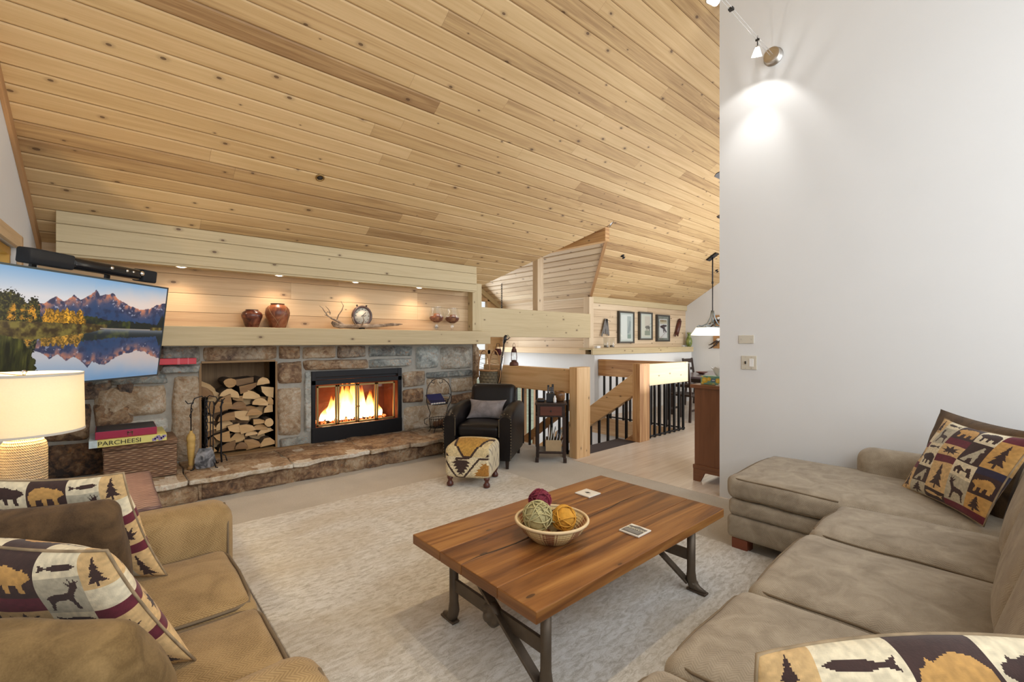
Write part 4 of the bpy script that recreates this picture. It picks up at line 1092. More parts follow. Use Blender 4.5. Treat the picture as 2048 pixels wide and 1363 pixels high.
# red box on a jutting stone
p = hp(354, 728, 5.40); zt_ = p.z
sx0, sx1 = hp(300, 720, 5.36).x, hp(392, 720, 5.36).x
t = thing('red_gift_box', 'flat bright red box on a jutting stone beside the television', 'box', ((sx0 + sx1) / 2, 5.38, zt_))
b = MB(); b.box(sx0, sx1, 5.33, 5.44, zt_, zt_ + .058); b.build('box_body', plain('bright_red', (.55, .012, .03), .35), t, bevel=.004)
b = MB(); b.box(sx1 - .15, sx1 - .13, 5.328, 5.442, zt_ - .0, zt_ + .0595); b.box(sx1 - .07, sx1 - .06, 5.328, 5.442, zt_, zt_ + .0595); b.build('ribbon', plain('pink_ribbon', (.62, .10, .12), .4), t)
# wire rack with a blue book
RY = 5.12
rxx = hp(877, 800, RY).x; s = (RY / ray(877, 800).y) / FPX
t = thing('wire_rack', 'black two tier wire rack with scrolled handle standing on the hearth beside the armchair', 'rack', (rxx, RY, HZ))
def rq(px, py, dy=0): return onY(px, py, RY + dy)
b = MB()
arch = [rq(853.5, 805)] + [rq(878 + -24.5 * math.cos(a), 786 - 30 * math.sin(a)) for a in [math.pi * k / 12 for k in range(13)]] + [rq(894, 806)]
b.tube(arch, .0045, 6)
for pts in ([(864, 759), (863, 764), (868, 766), (869, 763)], [(884, 759), (885, 764), (880, 766), (879, 763)], [(853, 803), (857, 815), (861, 826), (858, 834)], [(896, 786), (903, 789), (903, 800), (895, 815), (892, 828), (893, 834)], [(856, 835), (849, 838), (849, 846), (855, 849)], [(895, 834), (899, 838), (898, 846), (893, 849)]):
    b.tube([rq(*p) for p in pts], .0045, 6)
b.build('frame', M['iron'], t)
for zpy, Rr, hh, nm in ((807, 21, 8, 'upper_basket'), (853, 20, 18, 'lower_basket')):
    b = MB(); zc = rq(877, zpy).z; rw = Rr * s; hz = hh * s
    for zz, k in ((0, .88), (hz, 1.0)):
        b.tube([(rxx + rw * k * math.cos(a), RY + rw * .7 * k * math.sin(a), zc + zz) for a in [i * 6.283 / 24 for i in range(24)]], .004, 5, closed=True)
    for i in range(22):
        a = i * 6.283 / 22; b.tube([(rxx + rw * .88 * math.cos(a), RY + rw * .62 * math.sin(a), zc), (rxx + rw * math.cos(a), RY + rw * .7 * math.sin(a), zc + hz)], .0025, 4)
    b.box(rxx - rw * .8, rxx + rw * .8, RY - .06, RY + .06, zc - .003, zc + .002)
    b.build(nm, M['iron'], t)
b = MB(); zc = rq(877, 853).z
for sx in (-1, 1):
    for sy in (-1, 1): b.tube([(rxx + sx * .08, RY + sy * .05, zc), (rxx + sx * .10, RY + sy * .06, HZ + .012), (rxx + sx * .115, RY + sy * .065, HZ + .006)], .0045, 5)
b.build('feet', M['iron'], t)
zc = rq(877, 807).z + .006
t = thing('blue_book', 'navy blue book propped in the upper tier of the wire rack', 'book', (rxx, RY, zc))
Mx = Matrix.Translation((rxx - .01, RY - .03, zc)) @ Matrix.Rotation(math.radians(-50), 4, 'X')
b = MB(); b.box(-.125, .105, -.008, .008, 0, .17, M=Mx); b.build('cover', plain('navy_cover', (.012, .016, .085), .4), t)
b = MB(); b.box(-.12, .10, -.0085, .0085, -.004, .012, M=Mx); b.build('page_edge', M['paper'], t)
t = thing('potpourri_fill', 'brown pine cones filling the lower tier of the wire rack', 'pine cones', (rxx, RY, rq(877, 853).z))
b = MB(); zc = rq(877, 853).z
rr = random.Random(4)
for k in range(12):
    b.lathe([(.012, 0), (.03, .02), (.028, .045), (.01, .07)], (rxx + rr.uniform(-.09, .09), RY + rr.uniform(-.04, .04), zc + .004 + rr.uniform(0, .02)), 8)
o = b.build('cones', plain('pine_cone', (.13, .07, .04), .9, vary=.4, scale=60), t); o['kind'] = 'stuff'

# ------------------------------------------------------------------ television
TVW, TVH = 1.30, .715
dR = 3.78; rm = -.766 * dR
Lr = Vector((FWD[0] * dR + RGT[0] * rm, FWD[1] * dR + RGT[1] * rm, 0))
ux = Vector((FWD[0], FWD[1], 0)).normalized()      # along the screen towards its far end
nrm = Vector((RGT[0], RGT[1], 0)).normalized()     # screen normal, turned to the room
ti = math.radians(7)
uz = (Vector((0, 0, 1)) * math.cos(ti) + nrm * math.sin(ti)); fn_ = uz.cross(ux) * -1
fn_ = (nrm * math.cos(ti) - Vector((0, 0, 1)) * math.sin(ti))
ctr = Lr - ux * TVW / 2; ctr.z = 1.478
tvM = Matrix((ux, -fn_, uz)).transposed().to_4x4(); tvM.translation = ctr
t = thing('wall_television', 'flat television on a tilted wall arm showing a mountain lake in autumn', 'television', tuple(ctr))
b = MB(); b.box(-TVW / 2 - .008, TVW / 2 + .008, -.002, .045, -TVH / 2 - .008, TVH / 2 + .008, M=tvM)
b.box(-.35, .35, .045, .075, -.25, .2, M=tvM); b.build('housing', M['black'], t, bevel=.002)
b = MB(); fb = .012
for x0, x1, z0, z1 in ((-TVW / 2 - .008, TVW / 2 + .008, TVH / 2 - .004, TVH / 2 + .008), (-TVW / 2 - .008, TVW / 2 + .008, -TVH / 2 - .008, -TVH / 2 + .004), (-TVW / 2 - .008, -TVW / 2 + .004, -TVH / 2, TVH / 2), (TVW / 2 - .004, TVW / 2 + .008, -TVH / 2, TVH / 2)):
    b.box(x0, x1, -.006, -.001, z0, z1, M=tvM)
b.build('bezel', plain('dark_bezel', (.035, .05, .06), .35), t)
b = MB(); wall_pt = Vector((WX(4.55) + .02, 4.75, 1.45)); back = tvM @ Vector((0, .075, 0)); b.bar(back, wall_pt, .05, .06); b.box(-.12, .12, .07, .09, -.1, .1, M=tvM); b.build('wall_arm', M['darkmetal'], t)

def vnoise(shape, cells, seed, octaves=4):
    rs = np.random.RandomState(seed); ny, nx = shape; out = np.zeros(shape); amp = 1; tot = 0
    for o_ in range(octaves):
        cy, cx_ = int(cells[0] * 2 ** o_) + 2, int(cells[1] * 2 ** o_) + 2
        gr_ = rs.rand(cy + 1, cx_ + 1)
        y = np.linspace(0, cy - 1.001, ny); x = np.linspace(0, cx_ - 1.001, nx)
        yi, xi = y.astype(int), x.astype(int); fy = (y - yi)[:, None]; fx = (x - xi)[None]
        fy = fy * fy * (3 - 2 * fy); fx = fx * fx * (3 - 2 * fx)
        v = gr_[yi][:, xi] * (1 - fy) * (1 - fx) + gr_[yi + 1][:, xi] * fy * (1 - fx) + gr_[yi][:, xi + 1] * (1 - fy) * fx + gr_[yi + 1][:, xi + 1] * fy * fx
        out += amp * v; tot += amp; amp *= .5
    return out / tot
def landscape(nx=440, ny=246):
    U, V_ = np.meshgrid((np.arange(nx) + .5) / nx, (np.arange(ny) + .5) / ny)
    c = lambda *a: np.array(a) / 255.
    lerp = lambda a, b, t: a + (b - a) * np.clip(t, 0, 1)[..., None]
    n1 = vnoise((ny, nx), (6, 10), 1); n2 = vnoise((ny, nx), (22, 40), 2); n3 = vnoise((ny, nx), (44, 80), 3, 3); n4 = vnoise((ny, nx), (4, 12), 4)
    rid = lambda pts: np.interp(U, [p[0] for p in pts], [p[1] for p in pts])
    RID = [(0, .33), (.2, .30), (.25, .285), (.306, .212), (.345, .252), (.393, .188), (.43, .228), (.47, .18), (.512, .115), (.535, .172), (.57, .147), (.615, .132), (.65, .18), (.73, .24), (.82, .267), (.88, .25), (.93, .2), (1.0, .172)]
    HOR = .488
    def upper(Vv, soft=1.0):
        sky = lerp(np.broadcast_to(c(128, 172, 212), U.shape + (3,)), c(226, 222, 222), Vv / .22)
        sky = lerp(sky, c(246, 212, 190), (U - .35) * 1.2 * np.clip(Vv / .2, 0, 1) + (n1 - .5) * .5 * (U > .5))
        im = sky
        r = rid(RID) + (n2 - .5) * .028 + (n3 - .5) * .012
        dep = (Vv - r) / .2
        mt = lerp(np.broadcast_to(c(96, 84, 110), U.shape + (3,)), c(38, 66, 106), dep * 1.3)
        warm = np.clip(1 - dep * 2.1, 0, 1) * np.clip((n2 - .36) * 4, 0, 1)
        mt = lerp(mt, c(232, 138, 92), warm * .9)
        mt = lerp(mt, c(30, 38, 66), np.clip((.5 - n2) * 5, 0, 1) * .6)
        mt = lerp(mt, c(214, 214, 226), ((n3 > .74) & (dep < .5) & (dep > .08)) * .6)
        im = np.where((Vv > r)[..., None], mt, im)
        # far conifers
        rt = np.interp(U, [0, .38, .45, .52, .6, .68, .8, .92, 1.0], [.40, .40, .37, .375, .40, .405, .41, .42, .44]) + (n3 - .5) * .035
        rt = np.where(U > .945, .31 + np.abs(U - .985) * 3.2, rt)
        tr = lerp(np.broadcast_to(c(20, 30, 28), U.shape + (3,)), c(66, 72, 30), (n2 - .4) * 3 * (U < .75))
        im = np.where((Vv > rt)[..., None], tr, im)
        # golden aspens
        rg = np.interp(U, [0, .235, .25, .29, .335, .35, .40, .44, .455, .475], [.6, .6, .30, .33, .30, .37, .33, .37, .44, .6]) + (n3 - .5) * .04
        r_ = random.Random(5)
        nf = vnoise((ny, nx), (90, 160), 21, 2)
        gd = lerp(np.broadcast_to(c(110, 80, 20), U.shape + (3,)), c(236, 166, 44), (nf - .33) * 3.0)
        for _ in range(16):
            uc = .25 + .2 * r_.random(); vt = .30 + .10 * abs((uc - .3) * 6) * r_.random() + .02 * r_.random(); w_ = .012 + .012 * r_.random()
            t_ = (Vv - vt) / (.47 - vt)
            im = np.where(((np.abs(U - uc) + (nf - .5) * .022 < w_ * np.clip(t_ * 2.6, 0, 1) ** .6) & (t_ > 0))[..., None], gd * (.75 + .4 * r_.random()), im)
        # near dark trees
        rd = np.interp(U, [0, .04, .10, .15, .18, .19, .215, .235, .25], [.25, .22, .19, .235, .29, .24, .24, .3, .6]) + (nf - .5) * .09
        dk = lerp(np.broadcast_to(c(16, 22, 10), U.shape + (3,)), c(98, 92, 34), (nf - .40) * 3.0)
        gold = np.zeros(U.shape, bool)
        for uc, vt, w_ in ((.118, .30, .016), (.165, .29, .012), (.20, .31, .016), (.215, .36, .012)):
            t_ = (Vv - vt) / .14; gold |= (np.abs(U - uc) + (nf - .5) * .03 < w_ * np.clip(t_ * 3, 0, 1) ** .5) & (t_ > 0) & (t_ < 1) & (nf > .34)
        dk = np.where(gold[..., None], lerp(dk, c(222, 152, 40), (n2 - .3) * 3), dk)
        im = np.where((Vv > rd)[..., None], dk, im)
        return im
    im = upper(V_)
    refl = upper(np.clip(2 * HOR - V_ + .004 + (n4 - .5) * .006, 0, 1))
    wat = refl * .78 + c(70, 80, 104) * .20
    haze = np.exp(-((V_ - HOR) / .035) ** 2) * .5
    wat = lerp(wat, c(190, 190, 200), haze * (U > .42))
    im = np.where((V_ > HOR)[..., None], wat, im)
    sh = np.interp(U, [0, .2, .4, .5, .56, .6], [.60, .60, .555, .53, .50, .48])
    bank = (V_ > .445 + (n3 - .5) * .02) & (V_ < sh + (n3 - .5) * .012)
    bk = lerp(np.broadcast_to(c(58, 44, 24), U.shape + (3,)), c(126, 112, 52), (n2 - .35) * 3 + (V_ - .5) * 2)
    im = np.where((bank & (U < .6))[..., None], bk, im)
    im = np.where((((V_ > .455) & (V_ < .49 + (n3 - .5) * .01)) & (U > .90))[..., None], bk, im)
    im = np.where((((V_ > .478) & (V_ < .492)) & (U > .56) & (U < .9))[..., None], c(150, 140, 130), im)
    eg = np.interp(V_, [.53, .6, .75, .9, 1.0], [.02, .17, .235, .262, .262]) + (n3 - .5) * .03
    gr_ = lerp(np.broadcast_to(c(22, 26, 10), U.shape + (3,)), c(112, 110, 44), (vnoise((ny, nx), (8, 90), 9) - .32) * 2.6 * (1.25 - V_))
    im = np.where(((U < eg) & (V_ > .52))[..., None], gr_, im)
    return np.clip(im, 0, 1)
g_scr = painted('screen_picture', .3, emission=.72)
paint_grid('screen', landscape(), lambda u, v: tvM @ Vector(((u - .5) * TVW, -.004, (v - .5) * TVH)), g_scr, t)
# sound bar above it
sA = onY(60, 514, 4.2); 
p = tvM @ Vector((-.335, .07, TVH / 2 + .072)); 
t = thing('sound_bar', 'long black sound bar mounted above the television', 'speaker', tuple(p))
b = MB(); Ms = tvM.copy() @ Matrix.Translation((.005, .085, TVH / 2 + .075))
b.rbox(-.40, -.12, -.05, .05, -.048, .048, r=.014, n=3, M=Ms); clothm = plain('black_cloth', (.010, .012, .017), .85, bump=.3, bscale=400); b.build('end_speaker', clothm, t)
b = MB(); b.rbox(.44, .575, -.05, .05, -.048, .048, r=.014, n=3, M=Ms); b.build('end_speaker', clothm, t)
b = MB(); b.rbox(-.13, .45, -.042, .045, -.04, .04, r=.03, n=4, M=Ms); b.build('bar_body', plain('gloss_black', (.01, .011, .014), .15), t)
b = MB()
for x, r in ((.16, .016), (.29, .013), (.345, .011), (.43, .022)):
    k0 = len(b.v); b.lathe([(r, 0), (r * .8, .006), (r * .3, .010)], (0, 0, 0), 14); b.v[k0:] = [tuple(Ms @ Vector((x + q[0], -.042 - q[2], .012 + q[1]))) for q in b.v[k0:]]
b.build('drivers', M['chrome'], t)
for x in (-.30, .22): b = MB(); b.box(x - .015, x + .015, .03, .05, -.13, -.03, M=Ms); b.build('bracket', M['darkmetal'], t)

# ------------------------------------------------------------------ lamp on a wicker chest beside the loveseat
ctop = .56
t = thing('wicker_chest', 'low purplish brown wicker chest carrying the rope lamp behind the loveseat', 'chest', (-.12, 3.42, 0))
b = MB(); b.rbox(-.50, .20, 2.95, 3.78, .002, ctop - .05, r=.015, n=4); b.build('body', M['wicker2'], t)
b = MB(); b.rbox(-.51, .212, 2.94, 3.79, ctop - .047, ctop, r=.018, n=4, wob=.004); b.build('lid', M['wicker2'], t)
dl = 2.30; lp = ray(48, 700); lx, ly = lp.x * dl, lp.y * dl
t = thing('table_lamp', 'table lamp with a rope wrapped base and cream drum shade on the wicker chest', 'lamp', (lx, ly, ctop))
g = G('jute_rope'); u = g.n('UVMap', {'uv_map': 'uv'}).outputs[0]; s_ = g.n('SeparateXYZ', i0=u)
rw = g.math('SINE', g.math('MULTIPLY', s_.outputs[1], 6.283 / .0135)); tw = g.math('SINE', g.math('ADD', g.math('MULTIPLY', s_.outputs[0], 6.283 * 60), g.math('MULTIPLY', s_.outputs[1], 500.0)))
h = g.math('MULTIPLY_ADD', rw, .5, g.math('MULTIPLY', tw, .35))
g.set(Base_Color=g.ramp(g.math('MULTIPLY_ADD', h, .3, .5), [(.15, (.30, .21, .11)), (.5, (.56, .44, .28)), (.9, (.74, .63, .46))]), Roughness=.9); g.bump(h, .9, .006); rope = g.m
b = MB(); b.lathe([(.082, .003), (.086, .02), (.086, .29), (.082, .325), (.065, .352), (.03, .36)], (lx, ly, ctop), 40); b.build('base', rope, t)
zs0, zs1 = .938, 1.238
b = MB(); b.tube([(lx, ly, ctop + .355), (lx, ly, zs1 - .005)], .006, 8); b.build('stem', M['brass'], t)
g = G('linen_shade'); nz = g.n('TexNoise', Vector=g.n('Mapping', Vector=g.n('TexCoord').outputs['Object'], Scale=(140, 140, 180)).outputs[0], Scale=1.0, Detail=2.0).outputs[0]
cc = g.mix(nz, (.82, .76, .62), (.88, .82, .69))
dfs = g.n('BsdfDiffuse', Color=cc); trl = g.n('BsdfTranslucent', Color=cc)
mx = g.n('MixShader', i0=.22, i1=dfs.outputs[0], i2=trl.outputs[0]); g.l(mx.outputs[0], g.out.inputs[0])
sh = MB(); sh.lathe([(.226, zs0), (.2235, (zs0 + zs1) / 2), (.221, zs1), (.2195, zs1), (.222, (zs0 + zs1) / 2), (.2245, zs0)], (lx, ly, 0), 56, cap0=False, cap1=False); sh_o = sh.build('lamp_shade', g.m, t)
trim_m = plain('grey_trim', (.55, .54, .50), .8)
for z in (zs0, zs1 - .012): b = MB(); b.lathe([(.2275 if z < 1 else .2225, z), (.228 if z < 1 else .223, z + .006), (.2275 if z < 1 else .2225, z + .012)], (lx, ly, 0), 56, cap0=False, cap1=False); b.build('shade_trim', trim_m, sh_o)
b = MB()
for k in range(3):
    a = k * 2.094; b.tube([(lx, ly, zs1 - .012), (lx + .22 * math.cos(a), ly + .22 * math.sin(a), zs1 - .006)], .0025, 5)
b.build('spider', M['brass'], t)
b = MB(); b.lathe([(.006, 0), (.011, .006), (.012, .014), (.005, .022)], (lx, ly, zs1 - .006), 12); b.build('finial', M['chrome'], t)
b = MB(); b.lathe([(.012, 0), (.022, .02), (.03, .05), (.02, .085), (.001, .095)], (lx, ly, zs0 + .06), 14); b.build('bulb', emit('lamp_bulb', (1, .86, .62), 20), t)
lamp('table_lamp_light', 'POINT', (lx, ly, zs0 + .17), 32, (1, .76, .43), shadow_soft_size=.05)
t = thing('white_shell', 'small white rounded shell lying on the wicker chest beside the lamp', 'shell', (.02, 3.12, ctop))
b = MB(); k0 = 0; b.lathe([(.045, 0), (.047, .012), (.034, .03), (.001, .038)], (.0, 3.12, ctop + .001), 18); b.build('shell_body', plain('white_shell', (.8, .78, .74), .5), t)
# ------------------------------------------------------------------ rug
g = G('faded_rug')
tc = g.n('TexCoord').outputs['Object']
na = g.n('TexNoise', Vector=g.n('Mapping', Vector=tc, Scale=(1.1, 2.4, 1)).outputs[0], Scale=1.0, Detail=4.0, Distortion=.4).outputs[0]
nb_ = g.n('TexNoise', Vector=g.n('Mapping', Vector=tc, Scale=(16, 44, 1)).outputs[0], Scale=1.0, Detail=5.0, Roughness=.7, Distortion=.8).outputs[0]
nc = g.n('TexNoise', Vector=tc, Scale=220.0, Detail=2.0).outputs[0]
vo = g.n('TexVoronoi', {'feature': 'DISTANCE_TO_EDGE'}, Vector=g.n('Mapping', Vector=tc, Scale=(3.4, 3.4, 1)).outputs[0], Scale=1.0, Randomness=.8).outputs[0]
col = g.ramp(g.math('MULTIPLY_ADD', nb_, .8, g.math('MULTIPLY', nc, .25)), [(.30, (.31, .28, .23)), (.46, (.54, .51, .45)), (.58, (.72, .70, .66)), (.76, (.82, .82, .80))])
col = g.mix(g.n('MapRange', i0=na, i1=.42, i2=.68, i3=0.0, i4=.5).outputs[0], col, (.46, .36, .21))
col = g.mix(g.n('MapRange', i0=g.math('MULTIPLY', vo, g.math('ADD', nb_, .3)), i1=0.0, i2=.03, i3=.10, i4=0.0).outputs[0], col, (.70, .68, .62))
g.set(Base_Color=col, Roughness=.95, Sheen_Weight=.15); g.bump(g.math('MULTIPLY_ADD', nb_, .6, nc), .45, .006); M['rug'] = g.m
b = MB(); b.rbox(.60, 3.18, -.10, 3.98, .001, .014, r=.006, n=2)
rug = tag(b.build('area_rug', M['rug']), 'large faded beige and grey area rug under the coffee table', 'rug')
RGZ = .0145

# ------------------------------------------------------------------ coffee table
X0, X1, Y0, Y1, HT = 1.15, 2.675, 1.165, 2.05, .43
t = thing('coffee_table', 'rustic plank coffee table with iron trestle legs in the middle of the rug', 'table', ((X0 + X1) / 2, (Y0 + Y1) / 2, RGZ))
b = MB()
seams = [Y0, 1.385, 1.63, 1.80, Y1]
for a, c in zip(seams[:-1], seams[1:]):
    b.box(X0, X1, a + .0008, c - .0008, HT - .048, HT)
b.build('tabletop', M['table'], t, bevel=.004)
crack = MB()
def crackline(pts, wd):
    V = []
    for i, (x, y) in enumerate(pts):
        k = wd * (1 - abs(2 * i / (len(pts) - 1) - 1) ** 2) + .0004
        V += [(x, y - k, HT + .0006), (x, y + k, HT + .0006)]
    crack.add(V, [(2 * i, 2 * i + 2, 2 * i + 3, 2 * i + 1) for i in range(len(pts) - 1)])
crackline([(X0 + .002, 1.632), (X0 + .1, 1.640), (X0 + .2, 1.634), (X0 + .32, 1.628), (X0 + .42, 1.640), (X0 + .5, 1.633)], .0035)
crackline([(1.95, 1.60), (2.05, 1.606), (2.2, 1.612), (2.32, 1.63), (2.45, 1.634), (2.55, 1.64)], .0026)
crackline([(2.25, 1.86), (2.4, 1.857), (2.6, 1.865), (X1 - .001, 1.862)], .0018)
crackline([(1.5, 1.44), (1.62, 1.446), (1.75, 1.44)], .0012)
crack.build('crack', M['ink'], t)
leg_m = plain('bronze_iron', (.12, .092, .066), .5, .55, vary=.2)
LX = (1.28, 2.44); LY = (1.245, 1.875)
for x in LX:
    for y in LY:
        b = MB(); sg = -1 if y == LY[0] else 1
        b.tube([(x, y, HT - .05), (x, y, .12), (x, y, .075), (x, y + sg * .010, .046), (x, y + sg * .045, .032), (x, y + sg * .085, .026)], [.0225, .0225, .028, .028, .018, .010], 12)
        b.tube([(x - .024, y + sg * .012, .05), (x + .024, y + sg * .012, .05)], .018, 10)
        b.rbox(x - .022, x + .022, min(y - sg * .02, y + sg * .09), max(y - sg * .02, y + sg * .09), RGZ + .001, .028, r=.006, n=2)
        b.box(x - .03, x + .03, y - .03, y + .03, HT - .062, HT - .05)
        b.build('leg', leg_m, t)
    b = MB(); b.box(x - .008, x + .008, LY[0], LY[1], .175, .235); b.build('crossbar', leg_m, t, bevel=.002)
    b = MB(); b.bar((x - .012, LY[0] + .01, .055), (x - .012, LY[1] - .12, HT - .055), .014, .042, up=(1, 0, 0)); b.build('brace', leg_m, t, bevel=.002)
    b = MB(); k0 = len(b.v); b.lathe([(.052, 0), (.052, .022), (.036, .034), (.018, .036), (.018, .05), (.002, .052)], (0, 0, 0), 18)
    b.v = [(x - .006 - p[2], 1.555 + p[0], .205 + p[1]) for p in b.v]; b.build('hub', leg_m, t)
b = MB(); b.box(LX[0], LX[1], 1.53, 1.58, HT - .07, HT - .05); b.build('underbar', leg_m, t)

# bowl with balls of yarn
c = onZ(1103.5, 1036, .525); bx, by = c.x, c.y; BZ = HT + .001
g = G('coiled_basket'); tcg = g.n('TexCoord').outputs['Object']
u = g.n('UVMap', {'uv_map': 'uv'}).outputs[0]; s_ = g.n('SeparateXYZ', i0=u)
an = g.math('SINE', g.math('MULTIPLY', s_.outputs[0], 6.283 * 7)); an2 = g.math('SINE', g.math('MULTIPLY', s_.outputs[0], 6.283 * 64)); rz_ = g.math('SINE', g.math('MULTIPLY', s_.outputs[1], 6.283 / .011))
pat = g.math('GREATER_THAN', g.math('ADD', an, g.math('MULTIPLY', an2, .55)), .25)
base = g.mix(pat, (.58, .43, .20), (.24, .085, .03)); base = g.mix(g.math('MULTIPLY', g.math('GREATER_THAN', rz_, .3), .35), base, (.62, .52, .30))
g.set(Base_Color=base, Roughness=.6); g.bump(g.math('MULTIPLY_ADD', rz_, .6, g.math('MULTIPLY', an2, .3)), .5, .005); basket = g.m
t = thing('woven_bowl', 'wide coiled basket bowl holding balls of yarn on the coffee table', 'bowl', (bx, by, BZ))
b = MB(); b.lathe([(.085, 0), (.105, .004), (.148, .045), (.176, .09), (.172, .092), (.143, .05), (.10, .012), (.001, .010)], (bx, by, BZ), 48); b.build('bowl_body', basket, t)
b = MB(); b.tube([(bx + .177 * math.cos(a), by + .177 * math.sin(a), BZ + .094) for a in [i * 6.283 / 48 for i in range(48)]], .0075, 8, closed=True); b.build('rim', plain('pale_raffia', (.66, .50, .29), .7), t)
def yarn(px, py, rad, z, label, mat, strand, wob, seed):
    r_ = ray(px, py); p = Vector((0, 0, EYE)) + r_ * ((z - EYE) / r_.z)
    t = thing('yarn_ball', label, 'yarn ball', tuple(p), 'balls of yarn in the bowl')
    b = MB(); ns, nr = 24, 16; V = []
    sd = Vector((seed, 0, 0))
    for j in range(nr + 1):
        for i in range(ns):
            th = math.pi * j / nr; ph = 6.2832 * i / ns
            d = Vector((math.sin(th) * math.cos(ph), math.sin(th) * math.sin(ph), math.cos(th)))
            V.append(tuple(p + d * (rad * (.96 + wob * mnoise.noise(d * 3.2 + sd)))))
    b.add(V, [(j * ns + i, j * ns + (i + 1) % ns, (j + 1) * ns + (i + 1) % ns, (j + 1) * ns + i) for j in range(nr) for i in range(ns)], None, True)
    b.f = [f[::-1] for f in b.f]
    b.build('core', mat, t)
    b = MB(); rr = random.Random(seed)
    for k in range(strand):
        ax = Vector((rr.uniform(-1, 1), rr.uniform(-1, 1), rr.uniform(-.6, 1))).normalized(); e1 = ax.orthogonal().normalized(); e2 = ax.cross(e1); off = rr.uniform(-.35, .35)
        rr_ = math.sqrt(1 - off * off) * rad
        b.tube([p + ax * off * rad + (e1 * math.cos(a) + e2 * math.sin(a)) * (rr_ + .003 + .003 * math.sin(3 * a + k)) for a in [q * 6.283 / 26 for q in range(26)]], .0036, 5, closed=True)
    if strand: b.build('strands', mat, t)
    return t, p
yg = plain('sage_yarn', (.40, .35, .17), .9, vary=.15, scale=40, bump=.4, bscale=260)
yo = plain('ochre_yarn', (.55, .27, .03), .9, vary=.2, scale=30, bump=.4, bscale=200)
yr = plain('crimson_yarn', (.16, .012, .03), .85, vary=.4, scale=18, bump=.3, bscale=200)
yarn(1080, 1001, .054, .575, 'dark crimson ball of yarn behind the green one in the bowl', yr, 10, .18, 5)
t, p = yarn(1075, 1031, .068, .535, 'sage green ball of yarn with loose strands in the bowl', yg, 14, .08, 2)
b = MB()
for k in range(5):
    b.tube([p + Vector((.03, -.045, -.02)), p + Vector((.06 + .01 * k, -.06 + .012 * k, -.03)), p + Vector((.08 + .006 * k, -.05 + .02 * k, -.045)), p + Vector((.06 + .01 * k, -.02, -.055))], .003, 5)
b.build('loose_ends', yg, t)
yarn(1128, 1035, .056, .515, 'ochre yellow ball of yarn in the bowl', yo, 9, .14, 9)
t = thing('twig_nest', 'small tangle of brown twigs at the back of the bowl', 'twigs', (bx + .07, by + .08, BZ + .06))
b = MB(); rr = random.Random(8)
for k in range(26):
    a, c_ = rr.random() * 6.28, rr.random() * 6.28
    q = Vector((bx + .065, by + .065, BZ + .075)); b.tube([q + Vector((.045 * math.cos(a), .045 * math.sin(a), rr.uniform(-.01, .02))), q + Vector((0, 0, rr.uniform(0, .03))), q + Vector((.045 * math.cos(c_), .045 * math.sin(c_), rr.uniform(-.01, .02)))], .0025, 4)
b.build('twigs', plain('brown_twig', (.16, .08, .03), .9), t)

# coasters
def coaster(px, py, label, half=.058):
    c = onZ(px, py, HT + .004); t = thing('tile_coaster', label, 'coaster', (c.x, c.y, HT + .001), 'coasters on the coffee table')
    b = MB(); b.box(c.x - half, c.x + half, c.y - half, c.y + half, HT + .001, HT + .009); b.build('tile', plain('ivory_tile', (.72, .68, .60), .35, vary=.03), t, bevel=.002)
    return t, c
t, c = coaster(1175.5, 986, 'white coaster with a small dark diamond, nearer the far edge of the table')
b = MB(); z = HT + .0093; b.add([(c.x - .004, c.y + .024, z), (c.x + .013, c.y + .006, z), (c.x + .006, c.y - .022, z), (c.x - .012, c.y - .004, z)], [(0, 1, 2, 3)][:1]); b.f = [f[::-1] for f in b.f]; b.build('diamond_mark', M['ink'], t)
b = MB(); b.box(c.x - .022, c.x - .019, c.y - .04, c.y - .004, z - .0002, z); b.build('caption_line', plain('grey_print', (.35, .35, .37), .7), t)
t, c = coaster(1270, 1060.5, 'white coaster with a dark printed picture and pale lettering, nearer the sofa')
gp = plain('grey_label', (.14, .13, .115), .6, vary=.25, scale=60)
b = MB(); b.box(c.x - .051, c.x + .036, c.y - .051, c.y + .051, HT + .0088, HT + .0094)
b.add([(c.x + .036, c.y + .03, HT + .0094), (c.x + .048, c.y + .005, HT + .0094), (c.x + .036, c.y - .035, HT + .0094)], [(0, 2, 1)])
b.build('picture', gp, t)
text('lettering', 'BUNYON', .0265, frame_matrix((c.x + .008, c.y, HT + .0098), (0, -1, 0), (1, 0, 0)), plain('cream_print', (.72, .68, .52), .6), t, extrude=.0001, sx=.92)
b = MB(); b.box(c.x - .016, c.x - .012, c.y - .045, c.y + .045, HT + .0094, HT + .0097); b.box(c.x - .03, c.x - .027, c.y - .04, c.y + .04, HT + .0094, HT + .0097); b.build('caption_line', plain('pale_print', (.4, .39, .37), .6), t)

